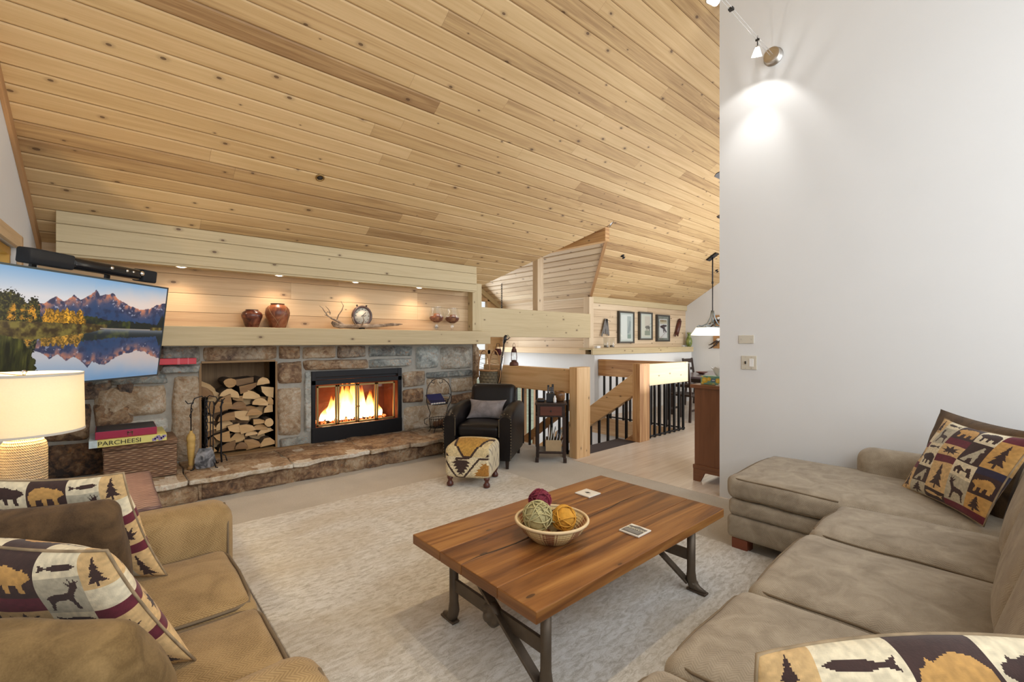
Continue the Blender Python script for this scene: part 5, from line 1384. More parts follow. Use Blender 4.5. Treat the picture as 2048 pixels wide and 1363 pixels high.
# ------------------------------------------------------------------ lodge fabric pattern
def in_poly(X, Y, poly):
    r = np.zeros(X.shape, bool); n = len(poly); j = n - 1
    for i in range(n):
        xi, yi = poly[i]; xj, yj = poly[j]
        if yi != yj:
            k = ((yi > Y) != (yj > Y)) & (X < (xj - xi) * (Y - yi) / (yj - yi) + xi); r ^= k
        j = i
    return r
BEAR = [(.05, .42), (.10, .30), (.2, .27), (.24, .2), (.3, .25), (.45, .2), (.6, .16), (.8, .2), (.93, .34), (.95, .55), (.9, .82), (.78, .82), (.78, .62), (.64, .6), (.60, .82), (.50, .82), (.5, .6), (.36, .6), (.32, .84), (.22, .84), (.24, .56), (.16, .5)]
ELK = [(.22, .9), (.28, .62), (.24, .48), (.16, .36), (.10, .30), (.13, .22), (.05, .12), (.12, .16), (.14, .05), (.19, .17), (.27, .04), (.24, .2), (.36, .12), (.27, .27), (.36, .42), (.72, .46), (.86, .54), (.82, .66), (.88, .92), (.82, .92), (.74, .7), (.62, .64), (.42, .62), (.36, .7), (.30, .92)]
TREE = [(.5, .05), (.58, .22), (.54, .22), (.66, .42), (.58, .41), (.74, .62), (.62, .6), (.82, .84), (.54, .8), (.54, .95), (.46, .95), (.46, .8), (.18, .84), (.38, .6), (.26, .62), (.42, .41), (.34, .42), (.46, .22), (.42, .22)]
WOLF = [(.1, .92), (.3, .6), (.5, .38), (.72, .12), (.8, .18), (.76, .28), (.84, .34), (.72, .4), (.74, .62), (.7, .92), (.6, .92), (.56, .7), (.4, .74), (.34, .92)]
CABIN = [(.12, .8), (.12, .5), (.28, .24), (.6, .5), (.62, .28), (.8, .2), (.9, .82), (.72, .82), (.72, .55), (.42, .56), (.40, .8), (.3, .8), (.3, .6), (.22, .6), (.22, .8)]
FISH = [(.05, .5), (.2, .36), (.5, .34), (.72, .46), (.92, .32), (.88, .5), (.92, .68), (.72, .54), (.5, .66), (.2, .64)]
LEAF = [(.5, .95), (.46, .7), (.2, .8), (.3, .62), (.06, .5), (.3, .46), (.2, .2), (.42, .36), (.5, .05), (.58, .36), (.8, .2), (.7, .46), (.94, .5), (.7, .62), (.8, .8), (.54, .7)]
def lodge(n, seed, rot=0):
    rs = random.Random(seed); img = np.zeros((n, n, 3)); Y, X = np.mgrid[0:n, 0:n]; X = (X + .5) / n; Y = (Y + .5) / n
    cr, tn, gd, dk, bu, nv, gy = [np.array(c) / 255. for c in ((222, 210, 180), (208, 174, 122), (192, 148, 84), (60, 40, 36), (100, 32, 46), (48, 42, 62), (180, 172, 150))]
    img[:] = dk
    rows = [.0, .14, .36, .50, .76, .90, 1.0]; 
    def cell(x0, x1, y0, y1, bg, shape=None, fg=None):
        m = (X >= x0) & (X < x1) & (Y >= y0) & (Y < y1); img[m] = bg
        if shape is not None:
            k = m & in_poly((X - x0) / (x1 - x0), (Y - y0) / (y1 - y0), shape); img[k] = fg
    k = rs.random()
    sq = [  # x0,x1,y0,y1
        (0, .14, 0, .2, tn, TREE, dk), (0, .14, .2, .34, cr, None, None), (0, .14, .34, .42, bu, None, None), (0, .14, .42, .62, tn, LEAF, dk), (0, .14, .62, .7, bu, None, None), (0, .14, .7, 1, tn, TREE, dk),
        (.14, .36, 0, .10, cr, FISH, dk), (.14, .36, .10, .34, gy, ELK, dk), (.14, .36, .34, .44, cr, FISH, dk), (.14, .36, .44, .64, cr, BEAR, dk), (.14, .36, .64, .86, dk, WOLF, gy), (.14, .36, .86, 1, gy, TREE, dk),
        (.36, .60, 0, .22, dk, BEAR, gd), (.36, .60, .22, .32, bu, None, None), (.36, .60, .32, .46, tn, LEAF, dk), (.36, .60, .46, .54, bu, None, None), (.36, .60, .54, .88, tn, TREE, dk), (.36, .60, .88, 1, dk, FISH, tn),
        (.60, .82, 0, .2, cr, BEAR, dk), (.60, .82, .2, .46, dk, WOLF, gy), (.60, .82, .46, .64, cr, CABIN, dk), (.60, .82, .64, .92, gy, ELK, dk), (.60, .82, .92, 1, bu, None, None),
        (.82, 1, 0, .1, bu, None, None), (.82, 1, .1, .44, gd, TREE, dk), (.82, 1, .44, .52, nv, None, None), (.82, 1, .52, .74, dk, BEAR, gd), (.82, 1, .74, .92, gd, TREE, dk), (.82, 1, .92, 1, bu, None, None)]
    for c in sq: cell(*c)
    if rot < 0: img = img[:, ::-1].copy()
    elif rot: img = np.rot90(img, rot).copy()
    # thin pale/purple stripes on the burgundy bands, woven speckle
    n2 = vnoise((n, n), (n // 3, n // 3), seed, 1)[..., None]
    return np.clip(img * (.92 + .16 * n2), 0, 1)
M['lodge'] = painted('lodge_tapestry', .92, bump=.25, sheen=.1)
def lodge_pillow(label, c00, c10, c11, c01, th, seed, rot=0, n=170, pin=.045):
    ctr = sum((Vector(p) for p in (c00, c10, c11, c01)), Vector()) / 4
    t = thing('throw_pillow', label, 'pillow', tuple(ctr), 'lodge pattern throw pillows')
    c = [Vector(p) for p in (c00, c10, c11, c01)]; N = (c[1] - c[0]).cross(c[3] - c[0]).normalized()
    def mk(sg):
        def fn(u, v):
            a, bb = 2 * u - 1, 2 * v - 1
            p = c[0] * (1 - u) * (1 - v) + c[1] * u * (1 - v) + c[2] * u * v + c[3] * (1 - u) * v
            e1 = (c[3] - c[0]) * (-pin * (1 - a * a) * abs(bb) ** 3 * (1 if bb > 0 else -1)); e2 = (c[1] - c[0]) * (-pin * (1 - bb * bb) * abs(a) ** 3 * (1 if a > 0 else -1))
            k = max(0, 1 - a * a) ** .5 * max(0, 1 - bb * bb) ** .5
            q = p + e1 + e2 + N * (sg * th / 2 * k)
            return q + mnoise.noise_vector(q * 6) * (.012 * min(1, 2 * k))
        return fn
    paint_grid('cover', lodge(n, seed, rot), mk(1), M['lodge'], t, True, back=mk(-1))
    rim = []; f0 = mk(0)
    for k in range(4 * 14):
        s, r_ = divmod(k, 14); q = r_ / 14
        rim.append(f0(*((q, 0), (1, q), (1 - q, 1), (0, 1 - q))[s]))
    b = MB(); b.tube(rim, .004, 6, closed=True); b.build('piping', plain('tan_welt', (.30, .22, .13), .9, vary=.4, scale=22), t)
    return t

# ------------------------------------------------------------------ sectional sofa
t = thing('sectional_sofa', 'taupe chenille sectional sofa with a chaise against the white wall', 'sofa', (2.4, .3, 0))
SZ = .485
b = MB()
b.rbox(.42, 3.13, -.42, .64, .07, .33, r=.03, n=4); b.build('base', M['taupe'], t)
b = MB(); b.rbox(.40, 3.2, -.50, -.24, .07, .84, r=.07, n=6); b.build('back_frame', M['taupe'], t)
b = MB(); b.rbox(.38, .60, -.46, .66, .07, .62, r=.09, n=6); b.build('arm', M['taupe'], t)
def welt(pts, r=.006, closed=False, wob=0):
    pts = [Vector(p) for p in pts]
    if wob:
        fine = []
        for p, q in zip(pts[:-1], pts[1:]):
            k_ = max(1, int((q - p).length / .05)); fine += [p + (q - p) * (i_ / k_) for i_ in range(k_)]
        pts = [p + mnoise.noise_vector(p * 4.5) * wob for p in fine + [pts[-1]]]
    b = MB(); b.tube(pts, r, 6, closed=closed); return b
for x0, x1 in ((.61, 1.205), (1.212, 1.80), (1.807, 2.535), (2.542, 3.125)):
    b = MB(); b.rbox(x0, x1, -.12, .72, .315, SZ, r=.055, n=9, crown=.022, side=.008, wob=.012)
    o = b.build('seat_cushion', M['taupe'], t)
    bw = welt([(x0 + .016, -.06, SZ - .017)] + [(x0 + .015, y, SZ - .015) for y in (.1, .3, .5, .63)] + [(x0 + .032, .688, SZ - .018)] + [(x0 + (x1 - x0) * q, .704 + .004 * (1 - abs(2 * q - 1)), SZ - .017) for q in (.15, .35, .5, .65, .85)] + [(x1 - .032, .688, SZ - .018)] + [(x1 - .015, y, SZ - .015) for y in (.63, .4, .1)], .0045, wob=.012)
    bw.build('piping', M['piping'], o)
M['backfab'] = M['taupe']
for x0, x1 in ((.61, 1.20), (1.21, 1.80), (1.81, 2.50), (2.51, 3.08)):
    b = MB(); Mx = Matrix.Translation(((x0 + x1) / 2, -.03, SZ - .02)) @ Matrix.Rotation(math.radians(17), 4, 'X')
    b.rbox(-(x1 - x0) / 2, (x1 - x0) / 2, -.14, .12, 0, .50, r=.10, n=9, crown=.03, crown_axis=1, both=True, M=Mx, wob=.012, side=0)
    b.build('back_cushion', M['taupe'], t)
# chaise
cX0, cX1, cY = 3.135, 4.0, 1.365
b = MB(); b.rbox(cX0, cX1, -.42, cY, .34, .492, r=.05, n=10, crown=.018, wob=.010, side=.008); o = b.build('chaise_cushion', M['taupe'], t)
welt([(cX0 + .013, y, .477) for y in (.72, .9, 1.1, 1.28)] + [(cX0 + .03, cY - .03, .475), (cX0 + .1, cY - .014, .477), (cX0 + .4, cY - .010, .477), (cX1 - .4, cY - .010, .477), (cX1 - .1, cY - .014, .477), (cX1 - .03, cY - .03, .475)], .005, wob=.010).build('piping', M['piping'], o)
welt([(cX0 + .013, y, .354) for y in (.72, .9, 1.1, 1.28)] + [(cX0 + .03, cY - .03, .354), (cX0 + .1, cY - .014, .354), (cX0 + .4, cY - .010, .354), (cX1 - .1, cY - .014, .354), (cX1 - .03, cY - .03, .354)], .005, wob=.010).build('piping', M['piping'], o)
b = MB(); b.rbox(cX0 + .012, cX1 - .01, -.42, cY - .015, .228, .342, r=.035, n=6, side=.006); b.build('chaise_band', M['taupe'], t)
b = MB(); b.rbox(cX0 + .004, cX1 - .01, -.42, cY - .008, .078, .232, r=.035, n=6, side=.006); b.build('chaise_base', M['taupe'], t)
b = MB(); b.rbox(3.2, 4.08, -.50, -.05, .07, .86, r=.07, n=6); b.build('chaise_back', M['taupe'], t)
# low rolled arm along the wall
b = MB(); b.rbox(3.90, 4.10, -.42, .80, .10, .655, r=.085, n=8, wob=.006); b.build('chaise_arm', M['taupe'], t)
for x, y in ((cX0 + .02, cY - .14), (cX1 - .12, cY - .14), (.45, .5), (2.0, .5), (3.0, .5), (3.9, -.35), (.45, -.4)):
    b = MB(); b.prism([(x, y), (x + .10, y), (x + .10, y + .10), (x, y + .10)], 'z', RGZ + .001 if x < 3.05 else .001, .082); b.build('foot', plain('red_wood', (.20, .05, .02), .4), t, bevel=.004)
# corner cushion, dark
dn = Vector((-.587, .81, 0)); ed = Vector((.81, .587, 0))
TL = Vector((3.90, .36, .975)); BL = Vector((3.90, .47, .49))
b = MB(); b.cushion(BL - ed * .66, BL, TL, TL - ed * .66 - Vector((0, 0, .02)), .20, pinch=.06)
b.build('back_cushion', M['brown'], t)
# lodge pillow in the corner
TL = Vector((3.77, .33, .935)); BL = Vector((3.66, .515, .50))
lodge_pillow('lodge pattern pillow with elk, bear and pine squares standing on the chaise corner', BL, BL + Vector((-.515, -.375, .012)), TL + Vector((-.50, -.36, .0)), TL, .15, 3)
lodge_pillow('lodge pattern pillow lying closest to the viewer at the near end of the sectional', (.70, .17, .50), (1.05, -.17, .51), (1.22, -.09, .90), (.815, .30, .875), .21, 4, pin=-.06, n=250)

# ------------------------------------------------------------------ loveseat
t = thing('loveseat', 'chenille loveseat in lamp-warmed tan with brown back cushions beside the lamp', 'sofa', (0, 1.85, 0))
b = MB(); b.rbox(-.52, .36, 1.10, 2.60, .07, .30, r=.03, n=4); b.build('base', M['tan'], t)
b = MB(); b.rbox(-.56, -.28, 1.06, 2.62, .07, .80, r=.08, n=6); b.build('back_frame', M['tan'], t)
for y0, y1 in ((1.235, 1.852), (1.86, 2.445)):
    b = MB(); b.rbox(-.30, .415, y0, y1, .29, .462, r=.055, n=9, crown=.02, side=.01, wob=.012)
    o = b.build('seat_cushion', M['tan'], t)
    welt([(-.2, y0 + .012, .451), (.2, y0 + .012, .451), (.34, y0 + .016, .450), (.385, y0 + .034, .448), (.401, y0 + .1, .450), (.404, (y0 + y1) / 2, .450), (.401, y1 - .1, .450), (.385, y1 - .034, .448), (.34, y1 - .016, .450), (.2, y1 - .012, .451), (-.2, y1 - .012, .451)], (.006), wob=.012).build('piping', M['piping'], o)
for y0, y1, x1 in ((2.45, 2.67, .45), (1.0, 1.225, .405)):
    b = MB(); b.rbox(-.5, x1, y0, y1, .07, .645, r=.085, n=8, wob=.006); o = b.build('arm', M['tan'], t)
    zz = [(y0 + .02, .12), (y0 + .014, .4), (y0 + .022, .55), (y0 + .055, .600), (y0 + .11, .622), (y1 - .055, .600), (y1 - .022, .55), (y1 - .014, .4), (y1 - .02, .12)]
    welt([(x1 - .028, y, z) for y, z in zz], .005).build('piping', M['piping'], o)
for x, y in ((.25, 1.04), (.25, 2.5), (-.5, 1.04), (-.5, 2.5)):
    b = MB(); b.box(x, x + .09, y, y + .09, .001, .075); b.build('foot', M['mahog'], t)
b = MB(); b.boxcushion((-.42, 2.32, .48), (.09, 2.17, .485), (.02, 2.055, .845), (-.46, 2.19, .855), .13, r=.05, crown=.03, wob=.02); b.build('back_cushion', M['brown'], t)
b = MB(); b.boxcushion((-.22, 1.65, .485), (.15, 1.40, .485), (.02, 1.245, .755), (-.34, 1.50, .765), .16, r=.075, crown=.03, wob=.02); b.build('back_cushion', M['olive'], t)
lodge_pillow('lodge pattern pillow at the far end of the loveseat, leaning near the lamp', (-.24, 2.50, .48), (.176, 2.235, .485), (.045, 2.165, .925), (-.37, 2.42, .93), .15, 5, rot=-1)
lodge_pillow('lodge pattern pillow in the middle of the loveseat, between the two brown cushions', (-.16, 1.95, .48), (.19, 1.585, .485), (.0, 1.445, .905), (-.34, 1.81, .92), .17, 6, rot=-1)

# ------------------------------------------------------------------ armchair, lumbar pillow, ottoman, side table
th = -math.radians(53); aM = Matrix.Translation((3.40, 4.28, 0)) @ Matrix.Rotation(th, 4, 'Z')
t = thing('leather_armchair', 'black leather club armchair with nailhead trim in front of the hearth', 'armchair', (3.40, 4.28, 0))
L_ = M['leather']
b = MB(); b.rbox(-.36, .36, -.38, .36, .11, .34, r=.03, n=3, M=aM); b.build('seat_base', L_, t)
b = MB(); b.rbox(-.245, .245, -.43, .22, .33, .47, r=.05, n=6, crown=.025, M=aM); b.build('seat_cushion', L_, t)
b = MB(); Mb = aM @ Matrix.Translation((0, .24, .35)) @ Matrix.Rotation(math.radians(-13), 4, 'X')
b.rbox(-.285, .285, -.08, .11, 0, .52, r=.07, n=7, crown=.03, crown_axis=1, M=Mb, side=.0); b.build('backrest', L_, t)
for sx in (-1, 1):
    b = MB(); prof = []
    # arm: rolled profile sweeping forward, lower at the front
    N_ = 10
    secs = []
    for i in range(N_ + 1):
        q = i / N_; y = .34 - .80 * q; top = .66 - .035 * q + .03 * math.sin(q * math.pi) - (.05 * max(0, q - .85) / .15)
        w_ = .075
        ring = []
        for k in range(14):
            a = 2 * math.pi * k / 14
            cx_ = sx * .315; 
            if k <= 7: ring.append((cx_ + w_ * math.cos(a), y, top - .075 + w_ * math.sin(a)))
            else:
                f = (k - 7) / 7.0; 
                ring.append((cx_ - w_ + 2 * w_ * f * 1.0, y, .10))
        secs.append(ring)
    V = [tuple(aM @ Vector(p)) for r_ in secs for p in r_]; F = []
    for i in range(N_):
        for k in range(14): F.append((i * 14 + k, (i + 1) * 14 + k, (i + 1) * 14 + (k + 1) % 14, i * 14 + (k + 1) % 14))
    b.add(V, F, None, True); b.add([V[k] for k in range(14)], [tuple(range(14))]); b.add([V[N_ * 14 + k] for k in range(14)], [tuple(range(13, -1, -1))])
    arm = b.build('arm', L_, t)
    b = MB()
    for k in range(34):
        q = k / 33
        if q < .42: x, z = sx * .315 + sx * .066, .12 + (.55 - .12) * q / .42
        elif q < .6: a = (q - .42) / .18 * math.pi; x, z = sx * .315 + sx * .066 * math.cos(a), .545 + .066 * math.sin(a)
        else: x, z = sx * .315 - sx * .066, .545 - (.545 - .36) * (q - .6) / .4
        p = aM @ Vector((x, -.462, z)); b.lathe([(.007, -.004), (.006, .003), (.001, .006)], tuple(p), 6)
    b.build('nailheads', plain('antique_nail', (.22, .18, .12), .35, .9), arm)
b = MB(); b.rbox(-.25, .25, -.42, -.38, .11, .33, r=.015, n=3, M=aM); b.build('front_rail', L_, t)
for x, y in ((-.33, -.40), (.33, -.40), (-.32, .32), (.32, .32)):
    b = MB(); p = aM @ Vector((x, y, 0)); b.lathe([(.022, .002), (.03, .10), (.036, .125)], tuple(p), 4, smooth=False); b.build('leg', M['dark'], t)
pt = thing('lumbar_pillow', 'grey velvet lumbar pillow on the black leather armchair', 'pillow', tuple(aM @ Vector((0, -.02, .5))))
b = MB(); q = lambda x, y, z: tuple(aM @ Vector((x, y, z)))
b.cushion(q(-.23, -.10, .485), q(.23, -.10, .485), q(.23, .04, .70), q(-.23, .04, .70), .12, n=14, pinch=.16, wob=.012); b.build('pillow_body', M['greyfab'], pt)

oth = -math.radians(52); oM = Matrix.Translation((2.715, 3.64, 0)) @ Matrix.Rotation(oth, 4, 'Z')
t = thing('kilim_ottoman', 'small upholstered ottoman with a tan and brown kilim pattern in front of the black armchair', 'ottoman', (2.715, 3.64, RGZ))
oh = .225
def kilim(n=112):
    img = np.zeros((n, n, 3)); Y, X = np.mgrid[0:n, 0:n]; X = (X + .5) / n; Y = (Y + .5) / n
    c = lambda *a: np.array(a) / 255.
    cr, tn, gd, br = c(214, 200, 166), c(190, 168, 124), c(182, 140, 66), c(62, 44, 38)
    img[:] = cr; img[Y < .52] = c(206, 186, 142)
    def poly(p, col): img[in_poly(X, Y, p)] = col
    def line(p, w, col):
        for (x0, y0), (x1, y1) in zip(p[:-1], p[1:]):
            d = math.hypot(x1 - x0, y1 - y0); t_ = np.clip(((X - x0) * (x1 - x0) + (Y - y0) * (y1 - y0)) / d / d, 0, 1)
            img[np.hypot(X - x0 - t_ * (x1 - x0), Y - y0 - t_ * (y1 - y0)) < w] = col
    poly([(.12, .1), (.88, .1), (.60, .52), (.40, .52)], gd); line([(.0, .05), (.14, .12), (.42, .52), (.58, .52), (.86, .12), (1, .05)], .022, br)
    poly([(0, .42), (.12, .52), (0, .52)], br); poly([(1, .42), (.88, .52), (1, .52)], br)
    line([(0, .58), (.28, .98), (.42, .98), (.76, .56), (1, .56)], .02, br)
    poly([(.26, .54), (.56, .54), (.56, .57), (.24, .60)], br)
    z = [(.16, .66), (.26, .60), (.5, .60), (.58, .66), (.50, .67), (.55, .73), (.47, .735), (.52, .79), (.43, .80), (.47, .86), (.39, .865), (.42, .92), (.36, .89), (.30, .92), (.34, .865), (.27, .86), (.31, .80), (.23, .79), (.28, .735), (.2, .73), (.25, .67)]
    poly(z, br)
    z2 = [(.80, .64), (.86, .67), (.92, .64), (.92, .69), (1.0, .70), (1, .93), (.66, .93), (.70, .88), (.66, .87), (.74, .82), (.70, .80), (.80, .75), (.76, .73), (.84, .70)]
    poly(z2, c(168, 118, 52))
    nn = vnoise((n, n), (n // 2, n // 2), 4, 1)[..., None]
    return np.clip(img * (.88 + .24 * nn), 0, 1)
M['kilim'] = painted('kilim_wool', .92, bump=.2)
kil = kilim()
def soft(u, v):      # front face continuing over the top: v 0..1 bottom to back of the top
    return None
zb, zt2, rr_ = .085, .37, .07
def obody():
    T = thing
b = MB(); b.rbox(-oh, oh, -oh, oh, RGZ + zb, .405, r=.055, n=9, crown=.03, M=oM, side=.004)
# body painted with the kilim drawing: front face carries lower half, the top carries the upper half
me_o = b.build('ottoman_body', M['kilim'], t)
me = me_o.data; ca = me.color_attributes.new('paint', 'FLOAT_COLOR', 'CORNER'); lin = srgb(kil); n = kil.shape[0]
iM = oM.inverted(); off = OFF[t.name]
me_o.data.materials[0] = M['kilim']
sub = me_o.modifiers.new('sub', 'SUBSURF')
me_o.modifiers.remove(sub)
# finer mesh so the drawing stays crisp
import bmesh
bm = bmesh.new(); bm.from_mesh(me); bmesh.ops.subdivide_edges(bm, edges=bm.edges[:], cuts=5, use_grid_fill=True); bm.to_mesh(me); bm.free()
for p in me.polygons: p.use_smooth = True
ca = me.color_attributes['paint']; C = np.ones((len(me.loops), 4), np.float32)
for p in me.polygons:
    c_ = iM @ (Vector(p.center) + off); nl = iM.to_3x3() @ p.normal
    side_ = abs(nl.x) > max(abs(nl.y), abs(nl.z))
    if side_: u_ = (c_.y + oh) / (2 * oh)
    else: u_ = (c_.x + oh) / (2 * oh)
    dz = (c_.z - RGZ - zb)
    if abs(nl.z) > .75 and c_.z > .3: vy = .46 - .46 * min(1, (c_.y + oh) / (2 * oh)) * 1.0; v_ = max(0.0, .26 - .26 * (c_.y + oh) / (2 * oh)) if True else vy
    else: v_ = 1 - dz / .325 * .74
    i_, j_ = min(n - 1, max(0, int(u_ * n))), min(n - 1, max(0, int(v_ * n)))
    cc_ = lin[j_, i_]
    if side_:  # side faces painted paler, a wash of light put into the colour
        zz_ = abs(((u_ * 3) % 1) - .5) * .5 + v_; cc_ = srgb(np.array((150, 140, 126) if abs((zz_ * 3) % 1 - .5) < .09 else (206, 194, 166)) / 255.)
    for li in p.loop_indices: C[li, :3] = cc_
ca.data.foreach_set('color', C.ravel())
for x in (-1, 1):
    for y in (-1, 1):
        b = MB(); p = oM @ Vector((x * (oh - .045), y * (oh - .045), RGZ)); b.lathe([(.022, .002), (.032, .010), (.033, .03), (.022, .045), (.018, .06), (.027, .075), (.03, .098)], tuple(p), 16); b.build('leg', M['mahog'], t)

sth = -math.radians(46); sM = Matrix.Translation((3.925, 3.735, 0)) @ Matrix.Rotation(sth, 4, 'Z')
t = thing('side_table', 'small dark wood side table with a drawer between the armchair and the corner post', 'table', (3.925, 3.735, 0))
q = lambda mb, *bx, **k: mb.box(*bx, M=sM, **k)
b = MB(); q(b, -.185, .185, -.155, .155, .665, .685); b.build('table_top', M['dark'], t, bevel=.004)
b = MB(); q(b, -.16, .16, -.125, .13, .52, .665); b.build('case', M['dark'], t, bevel=.003)
b = MB(); q(b, -.125, .125, -.134, -.122, .54, .645); d = b.build('drawer', M['mahog'], t, bevel=.003)
b = MB(); p = sM @ Vector((0, -.14, .592)); b.lathe([(.006, -.01), (.011, 0), (.006, .01)], tuple(p), 10); b.build('knob', M['ink'], d)
for x in (-1, 1):
    for y in (-1, 1):
        b = MB(); q(b, x * .155 - .017, x * .155 + .017, y * .125 - .017, y * .125 + .017, .05, .53); q(b, x * .16 - .02, x * .16 + .02, y * .13 - .02, y * .13 + .02, .001, .055); b.build('leg', M['dark'], t, bevel=.003)
b = MB(); q(b, -.165, .165, -.135, .135, .10, .125); b.build('lower_shelf', M['dark'], t, bevel=.003)
# on and in the side table
b_t = lambda x, y, z: sM @ Vector((x, y, z))
p = b_t(-.02, .0, .686); t = thing('remote_caddy', 'dark caddy holding remote controls on the small side table', 'caddy', tuple(p))
b = MB(); q(b, -.055, .045, -.05, .05, .686, .78); b.build('box', M['black'], t, bevel=.004)
for k, (x, y, h) in enumerate(((-.03, .0, .19), (.0, -.01, .17), (.022, .012, .20))):
    r_ = thing('remote_control', ('black remote control standing in the caddy nearest the armchair', 'silver black remote control in the middle of the caddy', 'tallest black remote control in the caddy nearest the newel post')[k], 'remote control', tuple(b_t(x, y, .786)), 'remotes in the caddy')
    b = MB(); q(b, x - .012, x + .012, y - .008, y + .008, .785, .69 + h); b.build('remote_body', M['black'], r_, bevel=.003)
    b = MB()
    for kk in range(3): q(b, x - .007, x + .007, y - .0095, y - .0078, .80 + kk * .02, .81 + kk * .02)
    b.build('buttons', M['greyfab'], r_)
p = b_t(.10, .06, .686); t = thing('copper_pot', 'round brown pot at the back of the small side table', 'pot', tuple(p))
b = MB(); b.lathe([(.05, .001), (.066, .02), (.068, .08), (.06, .115), (.055, .11), (.06, .02), (.001, .015)], tuple(p), 20); b.build('pot_body', glaze('copper_glaze', [(.3, (.06, .025, .01)), (.55, (.20, .09, .03)), (.7, (.30, .15, .05))], .35), t)
p = b_t(.045, -.085, .686); t = thing('white_cup', 'tiny white bottle on the front of the small side table', 'bottle', tuple(p))
b = MB(); b.lathe([(.016, .001), (.018, .01), (.018, .05), (.01, .065), (.01, .08)], tuple(p), 14); b.build('bottle_body', M['paper'], t)
p = b_t(-.115, .02, .686); t = thing('eyeglass_case', 'flat dark case on the edge of the side table beside the caddy', 'case', tuple(p))
b = MB(); b.rbox(-.165, -.075, -.05, .09, .686, .716, r=.012, n=3, M=sM); b.build('case_body', M['black'], t)
p = b_t(.03, -.02, .126); t = thing('magazine_box', 'tan cardboard box of magazines on the lower shelf of the side table', 'box', tuple(p))
kraft = plain('kraft_board', (.42, .30, .17), .8)
b = MB(); q(b, -.06, .12, -.115, -.111, .126, .255); q(b, -.06, .12, .086, .09, .126, .255); q(b, -.06, -.056, -.111, .086, .126, .255); q(b, .116, .12, -.111, .086, .126, .255); q(b, -.056, .116, -.111, .086, .126, .13); b.build('open_box', kraft, t)
for k, (x, h, cm) in enumerate(((-.04, .40, (.55, .55, .52)), (-.02, .37, (.34, .35, .28)), (.005, .385, (.22, .24, .20)), (.035, .34, (.05, .06, .12)), (.065, .36, (.30, .31, .27)), (.095, .33, (.35, .10, .06)))):
    r_ = thing('magazine', 'magazine standing in the cardboard box under the side table', 'magazine', tuple(b_t(x, 0, .132)), 'magazines in the box')
    b = MB(); Mx = sM @ Matrix.Translation((x, -.02, .132)) @ Matrix.Rotation(math.radians(6 + k * 2.5), 4, 'Y'); b.box(-.004, .004, -.08, .09, 0, h - .132, M=Mx); b.build('cover', plain('magazine_cover', cm, .4, vary=.3, scale=25), r_)
    b = MB(); b.box(-.003, .003, -.0815, -.08, .004, h - .136, M=Mx); b.build('page_edge', M['paper'], r_)

# basket, snowshoes, poles and lantern at the free end of the fireplace
bxx, byy = 4.10, 5.08
t = thing('pack_basket', 'tall woven pack basket standing behind the armchair at the end of the fireplace', 'basket', (bxx - .04, byy, HZ + .008))
b = MB(); b.lathe([(.12, HZ + .008), (.15, .3), (.17, .6), (.165, .98), (.155, .985), (.155, .5), (.12, HZ + .02)], (bxx - .04, byy, 0), 24, cap1=False, sx=.62); b.build('body', wicker('green_splint', (.045, .038, .025), (.13, .11, .07), (.25, .22, .14), 14, 24), t)
b = MB(); b.tube([(bxx - .04 + .102 * math.cos(a), byy + .165 * math.sin(a), .985) for a in [i * 6.283 / 28 for i in range(28)]], .012, 7, closed=True); b.build('rim', M['trimwood'], t)
for k, (px, label) in enumerate(((968, 'bentwood snowshoe standing in the pack basket, the one nearer the fireplace'), (986, 'bentwood snowshoe standing in the pack basket, the one nearer the lantern'))):
    c = onX(px, 700, bxx - .03); s = ((bxx - .03) / ray(px, 700).x) / FPX
    t = thing('snowshoe', label, 'snowshoe', (bxx - .03, c.y, .5), 'snowshoes in the pack basket')
    cz = c.z; W = 12 * s * 1.5
    out = [(bxx - .03 + (.03 if k else 0), c.y + W * math.sin(a) * (1 if math.cos(a) > -.2 else max(.15, 1 + (math.cos(a) + .2))), cz - .32 + .32 * math.cos(a) + .0) for a in [i * 6.283 / 30 for i in range(30)]]
    b = MB(); b.tube(out, .008, 7, closed=True); b.build('bent_frame', M['trimwood'], t)
    b = MB()
    for i in range(1, 9):
        z = cz - .6 + i * .066; ww = W * .86 * math.sin(math.acos(max(-1, min(1, (z - cz + .32) / .32))))
        b.tube([(bxx - .03 + (.03 if k else 0), c.y - ww, z), (bxx - .03 + (.03 if k else 0), c.y + ww, z + .03)], .002, 4); b.tube([(bxx - .03 + (.03 if k else 0), c.y + ww, z), (bxx - .03 + (.03 if k else 0), c.y - ww, z + .03)], .002, 4)
    b.build('webbing', plain('rawhide', (.30, .22, .11), .8), t)
def qx(px, py, X=4.14): return onX(px, py, X)
for k, (p0, p1, label) in enumerate((((1001, 737), (1008, 686), 'black ski pole leaning behind the pack basket beside a silver one'), ((1004, 735), (1010, 684), 'silver ski pole leaning behind the pack basket beside a black one'))):
    a, c = qx(*p0), qx(*p1); d = (c - a).normalized(); X_ = 4.10 + .03 * k
    a = qx(p0[0], p0[1], X_); c = qx(p1[0], p1[1], X_); d = (c - a).normalized(); low = a + d * ((HZ + .25 - a.z) / d.z)
    t = thing('ski_pole', label, 'ski pole', tuple(low), 'ski poles by the basket')
    b = MB(); b.tube([low, c], .009, 8); b.build('shaft', M['black'] if k == 0 else M['chrome'], t)
    b = MB(); b.tube([c, c + d * .10], [.014, .016], 8); b.build('grip', M['black'], t)
    b = MB(); b.tube([c + d * .09, c + d * .07 + Vector((0, -.05, .03)), c + d * .02 + Vector((0, -.10, .04)), c + d * .03], .004, 5); b.build('strap', M['black'], t)
p = qx(996, 703, 4.16); t = thing('canvas_bundle', 'dark red canvas bundle hung on the snowshoes beside the ski poles', 'bundle', (4.16, p.y, p.z - .05))
